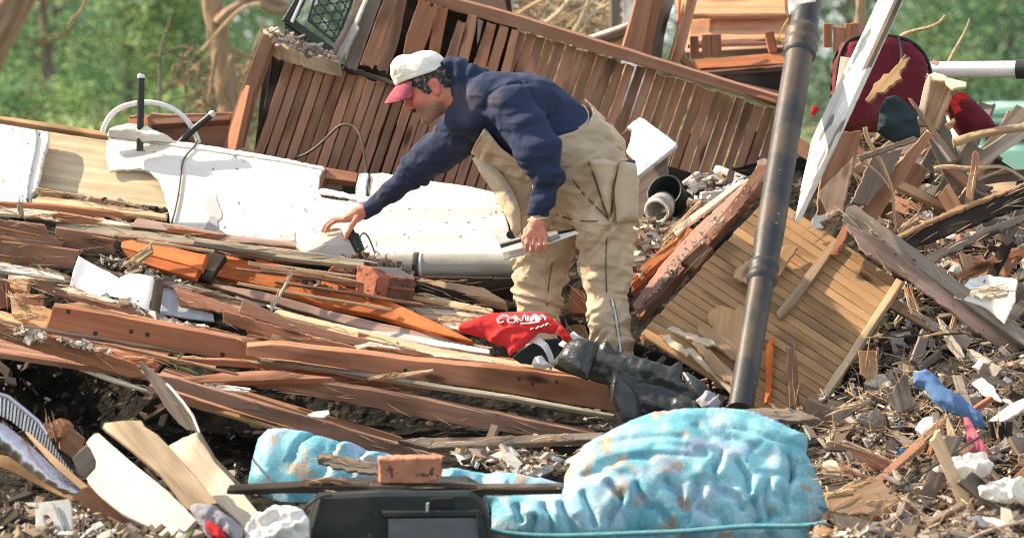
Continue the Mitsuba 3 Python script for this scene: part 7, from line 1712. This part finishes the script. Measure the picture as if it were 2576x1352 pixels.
def hand(F, wrist, palm0, knuck, chains, thumb, r=.0088):
    F.cone(wrist, palm0, .026, .030, .015)
    for k in knuck: F.cone(palm0, k, .022, .0125, .012)
    for ch in chains:
        for i in range(len(ch) - 1):
            F.cone(ch[i], ch[i + 1], r * (1.08 - .08 * i), r * (1.0 - .08 * i), .003)
    for i in range(len(thumb) - 1): F.cone(thumb[i], thumb[i + 1], .0135 - .0018 * i, .0117 - .0018 * i, .006)
rh = Field(M(868, 565, .33) - .13, M(868, 565, .33) + .13, .0026)
kn, chs = [], []
for j, (yy, dx, dy) in enumerate([(.300, 0, 0), (.324, -4, -2), (.348, -3, -3), (.370, 2, -3)]):
    k = M(866 + dx, 553 + dy, yy); kn.append(k)
    chs.append([k, M(842 + dx * 1.6, 556 + dy, yy - .002), M(826 + dx * 1.6, 568 + dy, yy - .004), M(819 + dx * 1.8, 582 + dy, yy - .004)])
hand(rh, M(925, 526, .362), M(896, 541, .345), kn, chs, [M(898, 548, .315), M(884, 568, .285), M(874, 586, .275), M(869, 600, .276)])
wrinkle(rh, lambda p: .0012 * (meshkit.noise(p * 140, 3) - .5), .01)
Vs.append(rh.mesh())
lh = Field(M(1350, 590, -.30) - .12, M(1350, 590, -.30) + .12, .0026)
kn, chs = [], []
for j, (x_, d_) in enumerate([(1327, 0), (1342, 4), (1358, 5), (1372, 2)]):
    k = M(x_, 594 + d_ * .5, -.312); kn.append(k)
    chs.append([k, M(x_ - 1, 612 + d_, -.332), M(x_ - 2, 626 + d_, -.322), M(x_ - 1, 626 + d_, -.296)])
hand(lh, M(1354, 534, -.285), M(1350, 562, -.295), kn, chs, [M(1338, 562, -.285), M(1325, 580, -.298), M(1319, 598, -.312), M(1326, 614, -.322)])
wrinkle(lh, lambda p: .0012 * (meshkit.noise(p * 140, 5) - .5), .01)
Vs.append(lh.mesh())
bd = Field((-.60, -.34, -.06), (.55, .42, 1.34), .012)
for a, b, ra, rb in torso: bd.cone(a, b, ra * .55, rb * .6, .05)
bd.cone(M(1178, 270, 0), M(1260, 285, 0), .066, .09, .05)
for a, b, ra, rb in [(M(1300, 275, -.17), M(1358, 390, -.26), .05, .036), (M(1358, 390, -.26), M(1356, 530, -.283), .034, .026), (M(1170, 340, .14), M(1062, 412, .26), .055, .042), (M(1062, 412, .26), M(930, 524, .36), .036, .020),
                     (M(1510, 470, -.09), M(1520, 690, -.12), .09, .058), (M(1520, 690, -.12), M(1546, 955, -.12), .056, .04), (M(1440, 480, .08), M(1352, 690, .10), .09, .058), (M(1352, 690, .10), M(1350, 950, .10), .056, .04)]:
    bd.cone(a, b, ra, rb, .03)
Vs.append(bd.mesh())
V = np.vstack([v for v, f in Vs]); o = np.cumsum([0] + [len(v) for v, f in Vs[:-1]]); Fc = np.vstack([f + k for (v, f), k in zip(Vs, o)])
q_ = V - O; lf, lu, ls = q_ @ fx, q_ @ ux, q_ @ sx
onhead = np.linalg.norm(q_, axis=1) < .17
stub = onhead * np.clip((-.050 - lu + .3 * np.clip(lf - .02, -.1, .05)) / .03, 0, 1) * np.clip((lf + .03) / .03, 0, 1)
red = onhead * np.clip(np.exp(-(((lf - .11) / .03) ** 2 + ((lu + .035) / .03) ** 2)) + np.exp(-(((lf - .06) / .03) ** 2 + ((lu + .03) / .025) ** 2)) + (np.abs(ls) > .076), 0, 1)
_uid[0] = 0; UV = np.stack([4.0 + stub, 2.0 + red], 1)
reg(man + '__body', shape((V, Fc, UV), 'skin', True))
# hair, eyebrow, moustache
def local(p): q = p - O; return q @ fx, q @ ux, q @ sx
hr = Field(O - .16, O + .16, .0030)
hr.ell(H(-.010, .018), (.104, .108, .082), AX, .01)
hr.ell(H(-.050, -.020), (.060, .055, .066), AX, .02)
idx = np.abs(hr.f) < .3
p = hr.pts().reshape(-1, 3); f_, u_, s_ = local(p)
pg = shapely.Polygon([(.062, .075), (.066, .036), (.056, .020), (.040, .000), (.032, -.034), (.012, -.046), (.004, -.030), (.004, .012), (-.022, .022), (-.042, .010), (-.046, -.050), (-.10, -.064), (-.16, .0), (-.14, .09)])
d = shapely.distance(pg.exterior, shapely.points(np.stack([f_, u_], 1))); sd = np.where(shapely.contains_xy(pg, f_, u_), -d, d).reshape(hr.f.shape)
hr.f = np.maximum(hr.f, sd).astype(np.float32)
wrinkle(hr, lambda p: .005 * (meshkit.fbm(p * 90, 2, 7) - .5), .01)
V, Fc = hr.mesh(); reg(man + '__hair', shape((V, Fc, enc(np.zeros((len(V), 2)), 0)), 'hair', True))
for nm, pts, r in [('moustache', [(.094, -.066, -.026), (.106, -.060, -.012), (.108, -.059, 0), (.106, -.060, .012), (.094, -.066, .026)], .0068), ('eyebrow', [(.092, .016, .014), (.093, .020, .030), (.082, .018, .046)], .0042), ('eyebrow', [(.092, .016, -.014), (.093, .020, -.030), (.082, .018, -.046)], .0042)]:
    reg(man + '__' + nm, shape(tube_mesh([H(*q) for q in pts], r, 8, 0, True, 16), 'hair', True))
for s in (-1, 1):
    reg(man + '__eye', shape(tube_mesh([H(.0865, -.008, s * .034), H(.0885, -.008, s * .034)], [.005, .003], 10, 6), 'rubber', True))
# cap
cp_ = Field(O - .05 - .14, O + .05 + .18, .0032)
cp_.ell(H(.004, .052), (.111, .092, .090), AX, .02)
cp_.ell(H(.062, .096), (.058, .064, .074), AX, .025)
p = cp_.pts().reshape(-1, 3); f_, u_, s_ = local(p)
pl = (.033 + (f_ + .086) * (.030 / .21)) - u_
cp_.f = np.maximum(cp_.f, pl.reshape(cp_.f.shape)).astype(np.float32)
def capw(p):
    f_, u_, s_ = local(p)
    seam = sum(np.exp(-((s_ - k * (u_ * .25 + .02)) / .0022) ** 2) for k in (-1, 1)) * (f_ < .07)
    band = np.exp(-((u_ - (.053 + (f_ + .086) * .143)) / .002) ** 2)
    return .0016 * band + .0012 * seam + .006 * (meshkit.fbm(p * 26, 2, 9) - .5) + .003 * ridge(p, (.6, .2, .7), 28, 8, 11)
wrinkle(cp_, capw, .02)
V, Fc = cp_.mesh(); reg(man + '__cap', shape((V, Fc, enc(np.zeros((len(V), 2)), 8)), 'cloth', True))
ph = np.linspace(-1.15, 1.15, 31); rr = np.linspace(0, 1, 9); V = []
for a in ph:
    for r_ in rr:
        f0 = .015 + .094 * math.cos(a); s0 = .086 * math.sin(a)
        ext = .082 * max(0, math.cos(a * 1.22)) ** .55
        V.append(H(f0 + ext * r_, .052 + (f0 + .086) * .06 - .030 * r_ * (ext / .082) - .05 * (s0 / .086) ** 2 * (.35 + .65 * r_) - .012 * r_ ** 2, s0 * (1 - .10 * r_)))
V = np.array(V); G_ = grid_faces(31, 9); V2 = V - ux * .004; m_ = len(V)
rim = np.concatenate([np.arange(9), np.arange(1, 31) * 9 + 8, np.arange(7, -1, -1) + 270, np.arange(29, 0, -1) * 9]); rj = np.roll(rim, -1)
Fc = np.vstack([G_, G_[:, ::-1] + m_, np.stack([rim, rim + m_, rj + m_], 1), np.stack([rim, rj + m_, rj], 1)])
reg(man + '__cap__brim', shape((np.vstack([V, V2]), Fc, enc(np.zeros((2 * m_, 2)), 7)), 'cloth', True))
reg(man + '__watch', shape(tube_mesh([M(1353, 548, -.286) + .036 * (np.array([math.cos(t), math.sin(t) * .85, .18 * math.cos(t)])) for t in np.linspace(0, 2 * np.pi, 30)], .0068, 8, 3, False, squash=.6), 'brassy', True))
for (x_, y_) in ((1545, -.12), (1348, .10)):
    bt = Field(M(x_, 960, y_) - [.22, .10, .12], M(x_, 960, y_) + [.12, .10, .12], .006); c = M(x_, 962, y_)
    bt.cone(c + [0, 0, .06], c + [.01, 0, -.03], .062, .06, .03); bt.cone(c + [.02, 0, -.05], c + [-.15, 0, -.06], .05, .042, .03)
    V, Fc = bt.mesh(); reg(man + '__boot', shape((V, Fc, enc(np.zeros((len(V), 2)), 6)), 'leather', True))

# --- what he holds
npk = thing('newspaper', 'folded newspaper rolled flat in the left hand of the man', 'newspaper')
for nm, poly, y, pal, bs in [
    ('page', [(1262, 622), (1330, 602), (1440, 576), (1456, 586), (1400, 606), (1330, 630), (1266, 640)], -.262, 0, 'plaster'), ('page', [(1254, 610), (1306, 596), (1400, 580), (1404, 590), (1310, 608), (1258, 620)], -.255, 2, 'plaster'),
    ('print', [(1258, 614), (1310, 600), (1312, 608), (1260, 624)], -.268, 'dark', 'wood'), ('page', [(1258, 622), (1312, 606), (1316, 622), (1264, 636)], -.275, 0, 'plaster'),
    ('page', [(1264, 634), (1316, 620), (1330, 628), (1318, 640), (1268, 652)], -.272, 3, 'plaster'), ('print', [(1376, 596), (1400, 588), (1410, 596), (1380, 608)], -.272, 7, 'metal'), ('print', [(1404, 582), (1446, 574), (1448, 578), (1404, 588)], -.27, 'dark', 'wood')]:
    part(npk, nm, poly, y, 24, -10, .006, pal, bs, wob=.0015, bev=.001)
hb_ = thing('stone_piece', 'pale pinkish grey block gripped by the reaching hand', 'block')
part(hb_, 'top', [(742, 616), (790, 586), (822, 566), (856, 572), (864, 588), (800, 622), (768, 634)], .34, 52, -22, .04, 4, 'plaster', bev=.005)
part(hb_, 'face', [(768, 636), (800, 612), (860, 588), (878, 604), (896, 640), (880, 650), (780, 650)], .30, 6, -4, .05, 2, 'plaster', bev=.005)
db_ = thing('dark_bottle', 'small dark bottle tilted beside the block in the reaching hand', 'bottle')
reg(db_ + '__body', shape(lathe(M(892, 604, .34), nrm(M(906, 640, .33) - M(884, 576, .35)) * .1, [(-.46, .003), (-.45, .012), (-.3, .013), (-.2, .026), (.5, .028), (.52, .003)], pal=6), 'metal', True))
